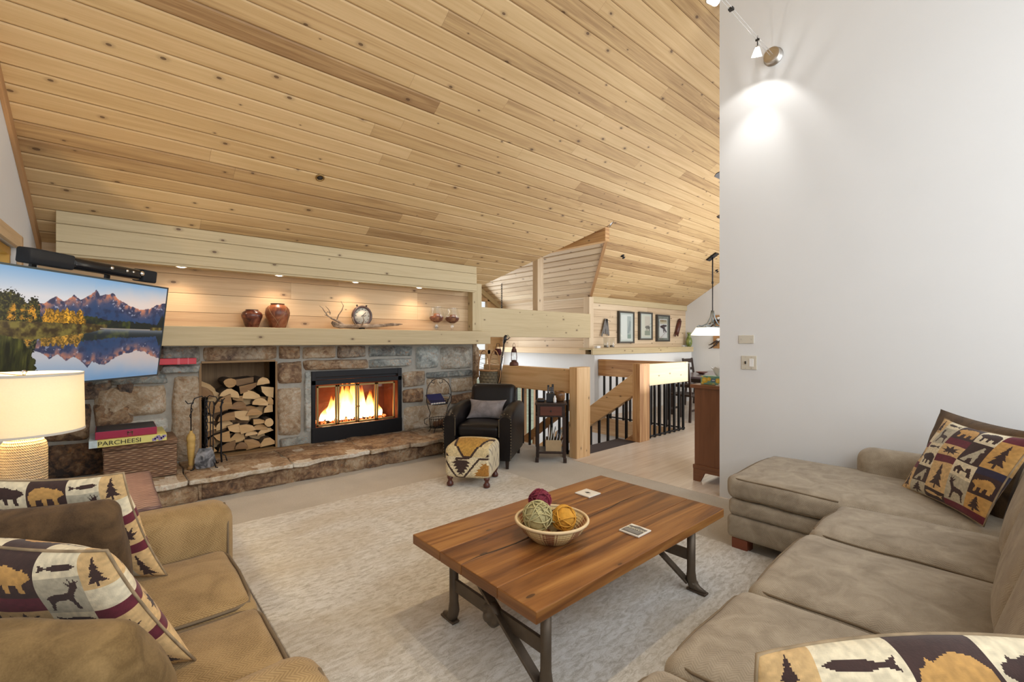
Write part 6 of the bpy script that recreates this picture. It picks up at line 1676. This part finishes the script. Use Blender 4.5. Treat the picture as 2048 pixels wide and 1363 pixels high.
b = MB(); b.rbox(4.13, 4.19, p.y - .055, p.y + .055, p.z - .045, p.z + .05, r=.025, n=4, wob=.012); b.build('canvas', plain('maroon_canvas', (.075, .012, .015), .8), t)
b = MB(); b.tube([(4.16, p.y - .05, p.z + .04), (4.16, p.y - .02, p.z + .12), (4.16, p.y + .02, p.z + .12), (4.16, p.y + .05, p.z + .04)], .004, 5); b.build('strap', M['ink'], t)
p = qx(1028, 731, 4.27); LZ = 1.056
t = thing('oil_lantern', 'old brown oil lantern with a glass chimney on the timber guard rail', 'lantern', (4.27, p.y, LZ))
rust = glaze('rusty_brown', [(.3, (.05, .018, .012)), (.6, (.13, .045, .028))], .6)
b = MB(); b.lathe([(.062, .001), (.066, .012), (.06, .04), (.04, .055), (.03, .06), (.03, .075), (.022, .08)], (4.27, p.y, LZ), 22); b.build('fuel_tank', rust, t)
b = MB(); b.lathe([(.026, .08), (.042, .115), (.042, .14), (.026, .19)], (4.27, p.y, LZ), 18, cap0=False, cap1=False); b.build('chimney', M['glass'], t)
b = MB(); b.lathe([(.028, .185), (.036, .195), (.034, .225), (.02, .245), (.022, .26), (.001, .268)], (4.27, p.y, LZ), 18); b.build('hood', rust, t)
b = MB()
for sy in (-1, 1): b.tube([(4.27, p.y + sy * .05, LZ + .04), (4.27, p.y + sy * .056, LZ + .12), (4.27, p.y + sy * .05, LZ + .2), (4.27, p.y + sy * .022, LZ + .235)], .005, 6)
b.tube([(4.27, p.y - .036, LZ + .21), (4.27, p.y - .02, LZ + .30), (4.27, p.y, LZ + .318), (4.27, p.y + .02, LZ + .30), (4.27, p.y + .036, LZ + .21)], .0025, 5)
b.build('wire_guard', rust, t)
# ------------------------------------------------------------------ dining side
# console cabinet behind the partition
t = thing('console_cabinet', 'reddish cherry wood cabinet on bracket feet standing behind the white partition', 'cabinet', (4.9, 2.0, 0))
cx0, cx1, cy0, cy1 = 4.42, 5.45, 1.76, 2.22
b = MB(); b.box(cx0, cx1, cy0, cy1, .14, .93, grain=2); b.build('body', M['cherry'], t, bevel=.003)
b = MB(); b.box(cx0 - .03, cx1 + .03, cy0, cy1 + .035, .93, .965); b.build('cabinet_top', M['cherry'], t, bevel=.006)
b = MB(); b.box(cx0 - .012, cx1 + .012, cy0, cy1 + .014, .125, .165); b.build('base_moulding', M['cherry'], t, bevel=.005)
for (x0, x1) in ((cx0 - .008, cx0 + .02), (cx1 - .02, cx1 + .008)):
    b = MB(); b.prism([(cy1 + .01, .126), (cy1 + .01, .002), (cy1 - .06, .002), (cy1 - .085, .05), (cy1 - .10, .085), (cy1 - .12, .095), (cy0 + .12, .095), (cy0 + .10, .085), (cy0 + .06, .002), (cy0, .002), (cy0, .126)], 'x', x0, x1); b.build('bracket_foot', M['cherry'], t)
b = MB(); b.prism([(cx0, .126), (cx0, .002), (cx0 + .08, .002), (cx0 + .12, .09), (cx1 - .12, .09), (cx1 - .08, .002), (cx1, .002), (cx1, .126)], 'y', cy1 - .015, cy1 + .01); b.build('apron', M['cherry'], t)
for i in range(3):
    x0 = cx0 + .03 + i * .33; b = MB(); b.box(x0, x0 + .31, cy1, cy1 + .016, .19, .90, grain=2); d = b.build('cabinet_door', M['cherry'], t, bevel=.004)
    b = MB(); b.lathe([(.008, 0), (.014, .012), (.006, .024)], (x0 + .28, cy1 + .018, .62), 10); b.build('knob', M['brass'], d)
# tissue box with lemons
ty0, ty1, tx0 = 1.93, 2.19, 4.49; tz = .966
t = thing('tissue_box', 'teal tissue box printed with yellow lemons on the cherry cabinet', 'tissue box', (tx0 + .06, 2.06, tz))
def lemons(nx=64, ny=24):
    rs = random.Random(2); img = np.zeros((ny, nx, 3)); Y, X = np.mgrid[0:ny, 0:nx]; X = (X + .5) / nx * 2.6; Y = (Y + .5) / ny
    img[:] = np.array((120, 168, 150)) / 255.
    for k in range(26):
        x, y = rs.random() * 2.6, rs.random(); c = [(150, 178, 104), (222, 205, 120), (96, 150, 140)][k % 3]
        img[((X - x) / .13) ** 2 + ((Y - y) / .08) ** 2 < 1] = np.array(c) / 255.
    for x, y, r in ((.42, .5, .30), (.85, .35, .2), (1.75, .5, .27), (2.15, .4, .24), (.2, .85, .15)):
        img[((X - x) / r) ** 2 + ((Y - y) / (r * 1.15)) ** 2 < 1] = np.array((226, 190, 60)) / 255.
        img[((X - x + .05) / (r * .5)) ** 2 + ((Y - y) / (r * .6)) ** 2 < 1] = np.array((238, 214, 110)) / 255.
    img[(np.abs(X - 1.28) < .22) & (np.abs(Y - .48) < .2)] = np.array((70, 110, 150)) / 255.
    img[(np.abs(X - 1.28) < .16) & (np.abs(Y - .48) < .06)] = np.array((220, 230, 230)) / 255.
    return img
M['print'] = painted('printed_card', .5)
b = MB(); b.box(tx0, tx0 + .12, ty0, ty1, tz, tz + .085); b.build('carton', plain('teal_card', (.22, .42, .36), .5, vary=.15, scale=30), t, bevel=.002)
paint_grid('printed_side', lemons(), lambda u, v: (tx0 - .0008, ty1 - (ty1 - ty0) * u, tz + .002 + .081 * v), M['print'], t)
b = MB(); rr = random.Random(3); V = []
for j in range(9):
    for i in range(15):
        a = i / 14 * 6.283; r_ = .012 + .05 * (j / 8) ** 1.2 * (1 + .35 * math.sin(3 * a + j * .4)); V.append((tx0 + .06 + r_ * .6 * math.cos(a), 2.04 + r_ * math.sin(a), tz + .084 + .085 * j / 8 + .012 * math.sin(5 * a)))
b.add(V, [(j * 15 + i, j * 15 + i + 1, (j + 1) * 15 + i + 1, (j + 1) * 15 + i) for j in range(8) for i in range(14)], None, True); b.build('tissue', M['paper'], t)
for k in range(3):
    r_ = thing('brochure', 'brochure in the small stack lying in front of the lemon tissue box', 'brochure', (4.45, 1.9, tz + k * .006), 'brochures on the cabinet')
    b = MB(); b.box(4.405 + .004 * k, 4.485, 1.80 + .01 * k, 2.0 - .012 * k, tz + .0002 + k * .0062, tz + .006 + k * .0062); b.build('folded_sheet', M['paper'] if k != 1 else plain('tan_sheet', (.45, .36, .26), .7), r_)

# dining table, chairs, pendant
def chair(label, x, y, rot):
    cM = Matrix.Translation((x, y, 0)) @ Matrix.Rotation(rot, 4, 'Z')     # faces local +x, back at local x = 0
    t = thing('dining_chair', label, 'chair', (x, y, 0), 'chairs round the dining table')
    for sy in (-1, 1):
        b = MB(); b.bar(cM @ Vector((.0, sy * .2, .003)), cM @ Vector((.03, sy * .2, .46)), .038, .038, up=cM.to_3x3() @ Vector((1, 0, 0))); b.bar(cM @ Vector((.03, sy * .2, .45)), cM @ Vector((-.05, sy * .2, 1.02)), .034, .036, up=cM.to_3x3() @ Vector((1, 0, 0))); b.build('rear_leg', M['dark'], t, bevel=.004)
        b = MB(); b.box(.40, .44, sy * .2 - .02, sy * .2 + .02, .003, .44, M=cM); b.build('front_leg', M['dark'], t, bevel=.004)
        b = MB(); b.box(.03, .42, sy * .2 - .01, sy * .2 + .01, .18, .215, M=cM); b.build('stretcher', M['dark'], t)
    b = MB(); b.box(.0, .46, -.225, .225, .44, .475, M=cM); b.build('seat', M['dark'], t, bevel=.008)
    for z0, z1, xo in ((.92, 1.01, -.045), (.76, .82, -.022), (.60, .65, 0)):
        b = MB(); b.box(xo - .01, xo + .012, -.19, .19, z0, z1, M=cM); b.build('back_slat', M['dark'], t, bevel=.003)
    return t
chair('dark ladder back dining chair seen from behind through the guard rail balusters', 7.46, 4.03, 0)
chair('dark dining chair beyond the table, its back near the white ledge wall', 9.68, 4.98, -math.pi / 2)
chair('dark dining chair hidden mostly behind the cabinet at the table side nearest the walkway', 8.5, 3.20, math.pi / 2)
t = thing('dining_table', 'dark dining table below the pendant lamp, behind the cherry cabinet', 'table', (8.95, 4.12, 0))
b = MB(); b.box(7.95, 9.95, 3.62, 4.62, .715, .75); b.build('tabletop', plain('polished_table', (.11, .085, .10), .18, vary=.1), t, bevel=.006)
b = MB(); b.box(8.05, 9.85, 3.72, 4.52, .64, .715); b.build('apron', M['dark'], t)
for x in (8.08, 9.82):
    for y in (3.75, 4.49): b = MB(); b.box(x - .04, x + .04, y - .04, y + .04, .003, .65); b.build('leg', M['dark'], t, bevel=.005)
for i, (x, y, lab) in enumerate(((8.75, 4.25, 'dark shallow bowl on the dining table nearer the stairs'), (9.35, 4.0, 'dark shallow bowl on the dining table farther from the stairs'))):
    t = thing('dining_bowl', lab, 'bowl', (x, y, .751)); b = MB(); b.lathe([(.04, .0), (.05, .004), (.12, .045), (.115, .045), (.045, .01), (.001, .008)], (x, y, .751), 22); b.build('bowl_body', M['mahog'], t)
p = onZ(1425, 515, 3.04); PX, PY = 8.95, 4.125; pc = CZ(PY)
t = thing('pendant_lamp', 'long rectangular pendant lamp with scrolled iron arms hanging over the dining table', 'pendant lamp', (PX, PY, 1.5))
b = MB(); Mc = Matrix.Translation((PX, PY, pc - .02)) @ Matrix.Rotation(-math.atan(.62), 4, 'X'); b.box(-.07, .07, -.11, .11, -.015, .012, M=Mc); b.build('canopy', M['iron'], t)
b = MB(); b.tube([(PX, PY, pc - .02), (PX, PY, 2.55)], .013, 8); b.tube([(PX, PY, 2.56), (PX, PY, 2.0)], .010, 8); b.lathe([(.018, 0), (.02, .03), (.012, .05)], (PX, PY, 2.53), 10); b.build('rod', M['iron'], t)
b = MB()
for s_ in (-1, 1):
    for o_ in (-1, 1):
        b.tube([(PX + s_ * .02, PY + o_ * .01, 2.0), (PX + s_ * .05, PY + o_ * .02, 1.86), (PX + s_ * .14, PY + o_ * .04, 1.74), (PX + s_ * .30, PY + o_ * .07, 1.69), (PX + s_ * .42, PY + o_ * .08, 1.70), (PX + s_ * .46, PY + o_ * .08, 1.68)], [.010, .012, .012, .011, .010, .008], 7)
b.box(PX - .46, PX + .46, PY - .10, PY + .10, 1.66, 1.672)
b.build('scroll_arms', plain('pewter', (.30, .36, .40), .3, .9), t)
g = G('lit_shade'); nz = g.n('TexNoise', Vector=g.obj(), Scale=5.0).outputs[0]; g.set(Base_Color=(.8, .75, .65), Emission_Color=g.mix(nz, (1, .90, .70), (1, .95, .82)), Emission_Strength=.8)
b = MB()
def ring(hx, hy, z): return [(PX - hx, PY - hy, z), (PX + hx, PY - hy, z), (PX + hx, PY + hy, z), (PX - hx, PY + hy, z)]
V = ring(.44, .12, 1.66) + ring(.52, .19, 1.51); b.add(V, [(0, 1, 5, 4), (1, 2, 6, 5), (2, 3, 7, 6), (3, 0, 4, 7)]); b.f = [f[::-1] for f in b.f]; b.build('shade', g.m, t)
lamp('pendant_light', 'POINT', (PX, PY, 1.45), 12, (1, .88, .70), shadow_soft_size=.2)

# framed pictures on the board wall
def framed(px0, px1, py0, py1, label, art, framecol, Y=5.47):
    pm = (px0 + px1) / 2; x0, x1 = onY(px0, 660, Y).x, onY(px1, 660, Y).x; z1, z0 = onY(pm, py0, Y).z, onY(pm, py1, Y).z
    t = thing('framed_picture', label, 'picture', ((x0 + x1) / 2, Y, z0), 'pictures on the board wall')
    fr = .035; b = MB()
    b.box(x0, x1, Y - .03, Y + .028, z0, z0 + fr); b.box(x0, x1, Y - .03, Y + .028, z1 - fr, z1); b.box(x0, x0 + fr, Y - .03, Y + .028, z0 + fr, z1 - fr); b.box(x1 - fr, x1, Y - .03, Y + .028, z0 + fr, z1 - fr)
    b.build('frame', plain('dark_frame', framecol, .4), t, bevel=.003)
    paint_grid('print', art, lambda u, v: (x0 + fr + (x1 - x0 - 2 * fr) * u, Y - .012, z0 + fr + (z1 - z0 - 2 * fr) * v), M['print'], t)
    b = MB(); b.box(x0 + fr, x1 - fr, Y - .022, Y - .019, z0 + fr, z1 - fr); b.build('glazing', M['glass'], t)
def art(kind, nx=36, ny=48):
    Y, X = np.mgrid[0:ny, 0:nx]; X = (X + .5) / nx; Y = (Y + .5) / ny; c = lambda *a: np.array(a) / 255.
    img = np.zeros((ny, nx, 3)); img[:] = c(206, 214, 208)
    if kind == 0:
        m = (X > .12) & (X < .9) & (Y > .06) & (Y < .94); img[m] = c(232, 236, 232); img[(X > .55) & (X < .85) & (Y > .1) & (Y < .9)] = c(176, 188, 186)
        img[in_poly(X, Y, [(.55, .7), (.72, .25), (.85, .3), (.8, .6), (.66, .72)])] = c(140, 156, 158); img[(X > .58) & (X < .82) & (Y > .76) & (Y < .9)] = c(120, 150, 138)
    elif kind == 1:
        m = (X > .12) & (X < .9) & (Y > .05) & (Y < .93); img[m] = c(222, 222, 206); img[(X > .4) & (X < .88) & (Y > .1) & (Y < .5)] = c(212, 204, 190)
        img[(X > .4) & (X < .88) & (Y > .68) & (Y < .88)] = c(140, 152, 134)
        img[in_poly((X - .38) / .52, (Y - .42) / .32, BEAR)] = c(92, 92, 86)
    else:
        img[:] = c(122, 130, 122); m = (X > .15) & (X < .86) & (Y > .1) & (Y < .92); img[m] = c(224, 224, 224); img[(X > .2) & (X < .82) & (Y > .14) & (Y < .32)] = c(206, 196, 172)
        for k in range(6): img[(np.abs(X - .27 - k * .095) < .036) & (Y > .155) & (Y < .225)] = c(142, 118, 82)
        img[in_poly(X, Y, [(.2, .42), (.45, .36), (.8, .36), (.82, .42), (.62, .46), (.7, .55), (.84, .66), (.74, .68), (.58, .6), (.6, .7), (.5, .68), (.46, .54), (.32, .48), (.28, .52)])] = c(64, 50, 62)
        img[(np.abs((Y - .78) + (X - .5) * .5) < .012) & (X > .25) & (X < .75)] = c(150, 120, 130)
    return img
framed(1236.5, 1267, 622.5, 686, 'largest dark framed print on the board wall, nearest the stairs', art(0), (.045, .04, .032))
framed(1278, 1303.5, 624, 679.5, 'dark framed bear print on the board wall, the middle one of three', art(1), (.06, .055, .045))
framed(1313, 1338, 629.5, 682.5, 'dark framed print of a skier on the board wall, nearest the green vase', art(2), (.05, .048, .045))
# hung ski ornament and carved totem
Y = 5.46
t = thing('ski_ornament', 'bundle of small grey wooden skis hung on the board wall beside the largest print', 'wall ornament', tuple(onY(1210, 672, Y)))
b = MB()
for (x0, y0), (x1, y1), w_ in (((1211, 638), (1203.5, 672), .035), ((1211.5, 637), (1208.5, 667), .05), ((1213, 637), (1213.5, 668), .05), ((1214, 638), (1217.5, 671), .04)):
    b.bar(onY(x0, y0, Y), onY(x1, y1, Y), w_, .012, up=(0, 1, 0))
b.build('skis', plain('weathered_grey', (.16, .15, .14), .7, vary=.3), t)
b = MB(); b.tube([onY(1210, 640, Y - .015), onY(1216, 640, Y - .02), onY(1221, 642, Y - .015)], .004, 5); b.build('cord', M['ink'], t)
t = thing('carved_totem', 'carved dark wooden totem hung on the board wall beside the skier print', 'wall ornament', tuple(onY(1356, 672, Y)))
b = MB(); a, c = onY(1359, 642, Y), onY(1353, 668, Y); b.tube([a, a * .75 + c * .25, a * .5 + c * .5, c], [.05, .055, .055, .05], 9); b.tube([a, a + Vector((.02, 0, .06))], [.05, .02], 8); b.build('carving', M['mahog'], t)
b = MB()
for dx_ in (-3, 3): b.tube([onY(1353 + dx_ * .5, 666, Y), onY(1353 + dx_, 672, Y - .01)], .018, 6)
b.build('feet', M['mahog'], t)
# on the ledge
LZ = 1.2655
c = onY(1378, 690, 5.36); t = thing('green_vase', 'green glazed vase with a long neck at the end of the ledge', 'vase', (c.x, 5.36, LZ)); s = (5.36 / ray(1378, 690).y) / FPX
b = MB(); R_ = 6.2 * s; H = .335; b.lathe([(R_ * .6, 0), (R_ * .9, H * .15), (R_, H * .35), (R_ * .85, H * .55), (R_ * .45, H * .75), (R_ * .4, H * .86), (R_ * .75, H), (R_ * .65, H), (R_ * .32, H * .85)], (c.x, 5.36, LZ), 22, cap1=False); b.build('vase_body', glaze('green_glaze', [(.3, (.06, .09, .02)), (.5, (.17, .22, .05)), (.72, (.42, .42, .16))], .3), t)
b = MB()
for k in range(2): b.tube([(c.x + (1 if k else -1) * R_ * .42, 5.36, LZ + H * .82), (c.x + (1 if k else -1) * R_ * .75, 5.36, LZ + H * .74), (c.x + (1 if k else -1) * R_ * .7, 5.36, LZ + H * .6)], .008, 6)
b.build('handles', plain('green_handle', (.16, .2, .05), .3), t)
for k, (px, lab) in enumerate(((1212.5, 'clear glass candle holder on the ledge, nearer the corner column'), (1224, 'clear glass candle holder on the ledge, nearer the largest print'))):
    c = onY(px, 690, 5.34); t = thing('glass_tumbler', lab, 'glass', (c.x, 5.34, LZ), 'glasses on the ledge')
    b = MB(); b.lathe([(.045, 0), (.05, .01), (.055, .2), (.051, .2), (.046, .02), (.001, .015)], (c.x, 5.34, LZ), 20); b.build('tumbler', M['glass'], t)
    b = MB(); b.lathe([(.042, .016), (.042, .05), (.001, .055)], (c.x, 5.34, LZ), 14); b.build('pebbles', plain('grey_pebbles', (.16, .15, .14), .7, vary=.5, scale=70), t)
c = onY(1195, 694, 5.30); t = thing('white_block', 'small white card holder on the ledge by the corner column', 'card holder', (c.x, 5.30, LZ))
b = MB(); b.box(c.x - .05, c.x + .05, 5.27, 5.33, LZ, LZ + .045); b.build('card', M['paper'], t, bevel=.004)
# plaques on the end wall
XE = 10.485
for k, (pc_, z0, z1, lab) in enumerate(((1437, 1.74, 1.99, 'brown wall plaque with antlers on the end wall, above the pendant shade'), (1437, 1.23, 1.52, 'brown wall plaque with antlers on the end wall, below the pendant shade'))):
    y1 = onX(1427, 650, XE).y; y0 = onX(1452, 650, XE).y
    t = thing('antler_plaque', lab, 'plaque', (XE, (y0 + y1) / 2, z0)); b = MB(); b.box(XE - .02, XE + .014, y0, y1, z0, z1); b.build('board', M['trimwood'], t, bevel=.004)
    b = MB(); ym, zm = (y0 + y1) / 2, (z0 + z1) / 2
    for sgn, dz_ in ((1, -.02), (1, -.10), (-1, .0), (-1, -.08)):
        b.tube([(XE - .03, ym, zm + .04), (XE - .07, ym + sgn * .08, zm + dz_ + .03), (XE - .08, ym + sgn * .16, zm + dz_ - .03), (XE - .08, ym + sgn * .22, zm + dz_ - .05)], [.02, .018, .014, .006], 7)
    b.build('antlers', M['dark'], t)
    b = MB(); b.lathe([(.05, 0), (.045, .02), (.001, .04)], (0, 0, 0), 12); b.v = [(XE - .03 - p[2], ym + .02 + p[0], zm + .05 + p[1] * .8) for p in b.v]; b.build('skull_cap', M['paper'], t)
# ceiling fan in the far room, its hub behind the partition
fxy = Vector((5.52, 1.93)); fz = 2.99
t = thing('ceiling_fan', 'dark ceiling fan whose blade tips show past the edge of the white partition', 'fan', (fxy.x, fxy.y, fz))
b = MB(); b.tube([(fxy.x, fxy.y, CZ(fxy.y) - .02), (fxy.x, fxy.y, fz + .1)], .016, 8); b.lathe([(.06, 0), (.09, .04), (.09, .1), (.05, .14)], (fxy.x, fxy.y, fz - .02), 20); b.build('motor', M['dark'], t)
tA = onZ(1438.5, 350, fz).xy; tB = onZ(1439.5, 441, fz).xy
for tip in (tA, tB, fxy * 2 - (Vector(tA) + Vector(tB)) / 2 + Vector((.2, 0))):
    d = (Vector(tip) - fxy); L = d.length; d.normalize(); Mx = Matrix.Translation((fxy.x, fxy.y, fz + .03)) @ Matrix.Rotation(math.atan2(d.y, d.x), 4, 'Z') @ Matrix.Rotation(math.radians(12), 4, 'X')
    b = MB(); b.prism([(.10, -.03), (.22, -.06), (L - .04, -.07), (L, -.03), (L, .03), (L - .04, .07), (.22, .06), (.10, .03)], 'z', -.004, .004); b.v = [tuple(Mx @ Vector(p)) for p in b.v]; b.build('blade', M['dark'], t)

# ------------------------------------------------------------------ on the white partition and the ceiling
XW = 4.13
def plate(px0, px1, py0, py1, name, label, cat):
    y1 = onX(px0, (py0 + py1) / 2, XW).y; y0 = onX(px1, (py0 + py1) / 2, XW).y; z1 = onX((px0 + px1) / 2, py0, XW).z; z0 = onX((px0 + px1) / 2, py1, XW).z
    t = thing(name, label, cat, (XW, (y0 + y1) / 2, z0)); b = MB(); b.box(XW - .008, XW + .0, y0, y1, z0, z1); b.build('plate', plain('almond_plate', (.60, .56, .47), .4, vary=.02), t, bevel=.003)
    return t, y0, y1, z0, z1
t, y0, y1, z0, z1 = plate(1478, 1508.5, 670, 686.5, 'wall_plate', 'blank almond cover plate on the white partition above the light switch', 'wall plate')
b = MB(); zm = (z0 + z1) / 2
for yy in (y0 + .02, y1 - .02): b.box(XW - .0095, XW - .007, yy - .004, yy + .004, zm - .004, zm + .004)
b.build('screws', M['nickel'], t)
t, y0, y1, z0, z1 = plate(1483.5, 1514, 711, 738.5, 'light_switch', 'almond double switch plate with one toggle and one white rocker on the partition', 'switch')
b = MB(); ym = y1 - (y1 - y0) * .28; zm = (z0 + z1) / 2; b.box(XW - .018, XW - .007, ym - .005, ym + .005, zm - .012, zm + .012); b.build('toggle', M['ink'], t)
b = MB(); ym = y1 - (y1 - y0) * .66; b.box(XW - .012, XW - .007, ym - .017, ym + .017, zm - .034, zm + .034); b.build('rocker', plain('white_rocker', (.8, .8, .79), .35), t, bevel=.002)
b = MB()
for ys in (.28, .66):
    for dz_ in (-.048, .048): yy = y1 - (y1 - y0) * ys; b.box(XW - .0095, XW - .007, yy - .003, yy + .003, zm + dz_ - .003, zm + dz_ + .003)
b.build('screws', M['nickel'], t)
# cable track light
ct = onX(1547, 114, XW); TYc, TZc = ct.y, ct.z
t = thing('cable_track_light', 'low voltage cable track light fixed high on the white partition by a nickel disc', 'track light', (XW, TYc, TZc))
b = MB(); b.lathe([(.074, 0), (.074, .008), (.066, .010), (.064, .045), (.058, .05), (.03, .046), (.001, .046)], (0, 0, 0), 32); b.v = [(XW - p[2], TYc + p[0], TZc + p[1]) for p in b.v]; b.f = [f[::-1] for f in b.f]; b.build('wall_disc', M['nickel'], t)
for oy in (-.010, .010):
    b = MB(); b.tube([(XW - .04, TYc + oy, TZc), (1.4, TYc + oy, TZc + .02)], .0022, 6); b.build('cable', plain('white_cable', (.72, .72, .70), .4), t)
track_src = []; cone_m = emit('lit_frosted_cone', (1, .97, .92), 1.6)
for k, (px, on) in enumerate(((1515, 1), (1415, 1), (1310, 1), (1180, 0))):
    X_ = (onY(px, 60, TYc)).x; hz = TZc - .005
    b = MB(); b.tube([(X_, TYc, hz + .03), (X_, TYc, hz - .055 - (.06 if k == 1 else 0.0))], .004, 6); b.box(X_ - .006, X_ + .006, TYc - .014, TYc + .014, hz - .006, hz + .006); h_ = b.build('clip', M['ink'], t)
    aim = (onX(1495, 322, XW), Vector((X_ - .253, TYc - .841, hz - .53)), Vector((.5, 2.4, .6)), Vector((.5, 2.4, .6)))[k]
    dr_ = .06 if k == 1 else 0.0; o3 = Vector((X_, TYc, hz - .052 - dr_)); ax_ = (aim - o3).normalized(); e1_ = ax_.orthogonal().normalized(); e2_ = ax_.cross(e1_)
    b = MB(); NP = 15
    for s_ in range(NP):
        V = []
        for j in range(5):
            t_ = j / 4; r_ = .013 + .025 * t_
            for i in range(4):
                a_ = 2 * math.pi * (s_ + (i / 3) * (1 - .055 / (.3 + .9 * t_) * (1 if t_ < .95 else 1)) ) / NP
                V.append(tuple(o3 + ax_ * (.004 + .066 * t_) + e1_ * (r_ * math.cos(a_)) + e2_ * (r_ * math.sin(a_))))
        b.add(V, [(j * 4 + i, j * 4 + i + 1, (j + 1) * 4 + i + 1, (j + 1) * 4 + i) for j in range(4) for i in range(3)], None, True)
    b.build('glass_cone', cone_m, h_)
    b = MB(); b.tube([o3 - ax_ * .006, o3 + ax_ * .012], .0125, 12); b.build('socket', M['nickel'], h_)
    track_src.append(o3 + ax_ * .036)
b = MB(); b.box(3.30, 3.33, TYc - .016, TYc + .016, TZc - .004, TZc + .012); b.build('spacer', M['ink'], t)
X_ = onY(1515, 60, TYc).x
lamp('track_halogen', 'POINT', tuple(track_src[0]), 6, (1, .98, .95), shadow_soft_size=.005)
lamp('track_reflector', 'SPOT', tuple(track_src[0]), 15, (1, .98, .95), onX(1490, 380, XW), spot_size=math.radians(62), spot_blend=.95, shadow_soft_size=.008)
lamp('track_wall_wash', 'SPOT', tuple(track_src[1]), 11, (1, .98, .95), tuple(track_src[1] + Vector((-.253, -.841, -.479))), spot_size=math.radians(150), spot_blend=.10, shadow_soft_size=.02)
for q_ in track_src[2:4]: lamp('warm_fill_spot', 'SPOT', tuple(q_), 60, (1, .78, .48), (.5, 2.4, .6), spot_size=math.radians(95), spot_blend=.9, shadow_soft_size=.03)  # added warm fill from two unseen heads, gilds the loveseat side
# ceiling fittings
def onceil(px, py):
    r = ray(px, py); k = (2.445 + .62 * 5.15 - EYE) / (r.z + .62 * r.y); return Vector((0, 0, EYE)) + r * k
p = onceil(640, 355); cM = Matrix.Translation(p) @ Matrix.Rotation(math.atan(-.62), 4, 'X')
t = thing('ceiling_downlight', 'small dark recessed downlight with a bright ring in the cedar ceiling', 'light', tuple(p))
b = MB(); b.lathe([(.040, .0), (.040, -.006), (.030, -.010), (.026, -.002)], (0, 0, 0), 24, cap0=False, cap1=False); b.v = [tuple(cM @ Vector(q)) for q in b.v]; b.build('ring', M['brass'], t)
b = MB(); b.lathe([(.027, -.003), (.010, -.006), (.001, -.008)], (0, 0, 0), 18); b.v = [tuple(cM @ Vector(q)) for q in b.v]; b.build('lens', M['ink'], t)
for px, py, lab in ((1245, 511, 'tiny dark sprinkler head in the ceiling between the stair gable and the pendant'), (1433, 540, 'tiny dark sprinkler head in the ceiling beside the pendant rod')):
    p = onceil(px, py); t = thing('sprinkler_head', lab, 'sprinkler', tuple(p)); cM = Matrix.Translation(p) @ Matrix.Rotation(math.atan(-.62), 4, 'X')
    b = MB(); b.lathe([(.035, .0), (.03, -.01), (.012, -.014), (.012, -.04), (.03, -.044), (.028, -.048)], (0, 0, 0), 14); b.v = [tuple(cM @ Vector(q)) for q in b.v]; b.build('sprinkler_body', M['iron'], t)
# chain hung in the stair gable
p = onY(1003.5, 600, 7.4); t = thing('hanging_chain', 'dark chain hanging from the cedar slope above the stairs', 'chain', (p.x, 7.4, 1.7))
ztop = RZ - abs(p.x - AX) * gs_ - .01
b = MB(); z = ztop; k = 0
while z > 1.55:
    ax = Vector((1, 0, 0)) if k % 2 else Vector((0, 1, 0))
    b.tube([Vector((p.x, 7.4, z - .03)) + ax * (.014 * math.cos(a)) + Vector((0, 0, .032 * math.sin(a))) for a in [q * 6.283 / 10 for q in range(10)]], .0055, 5, closed=True); z -= .05; k += 1
b.build('chain_links', M['iron'], t)
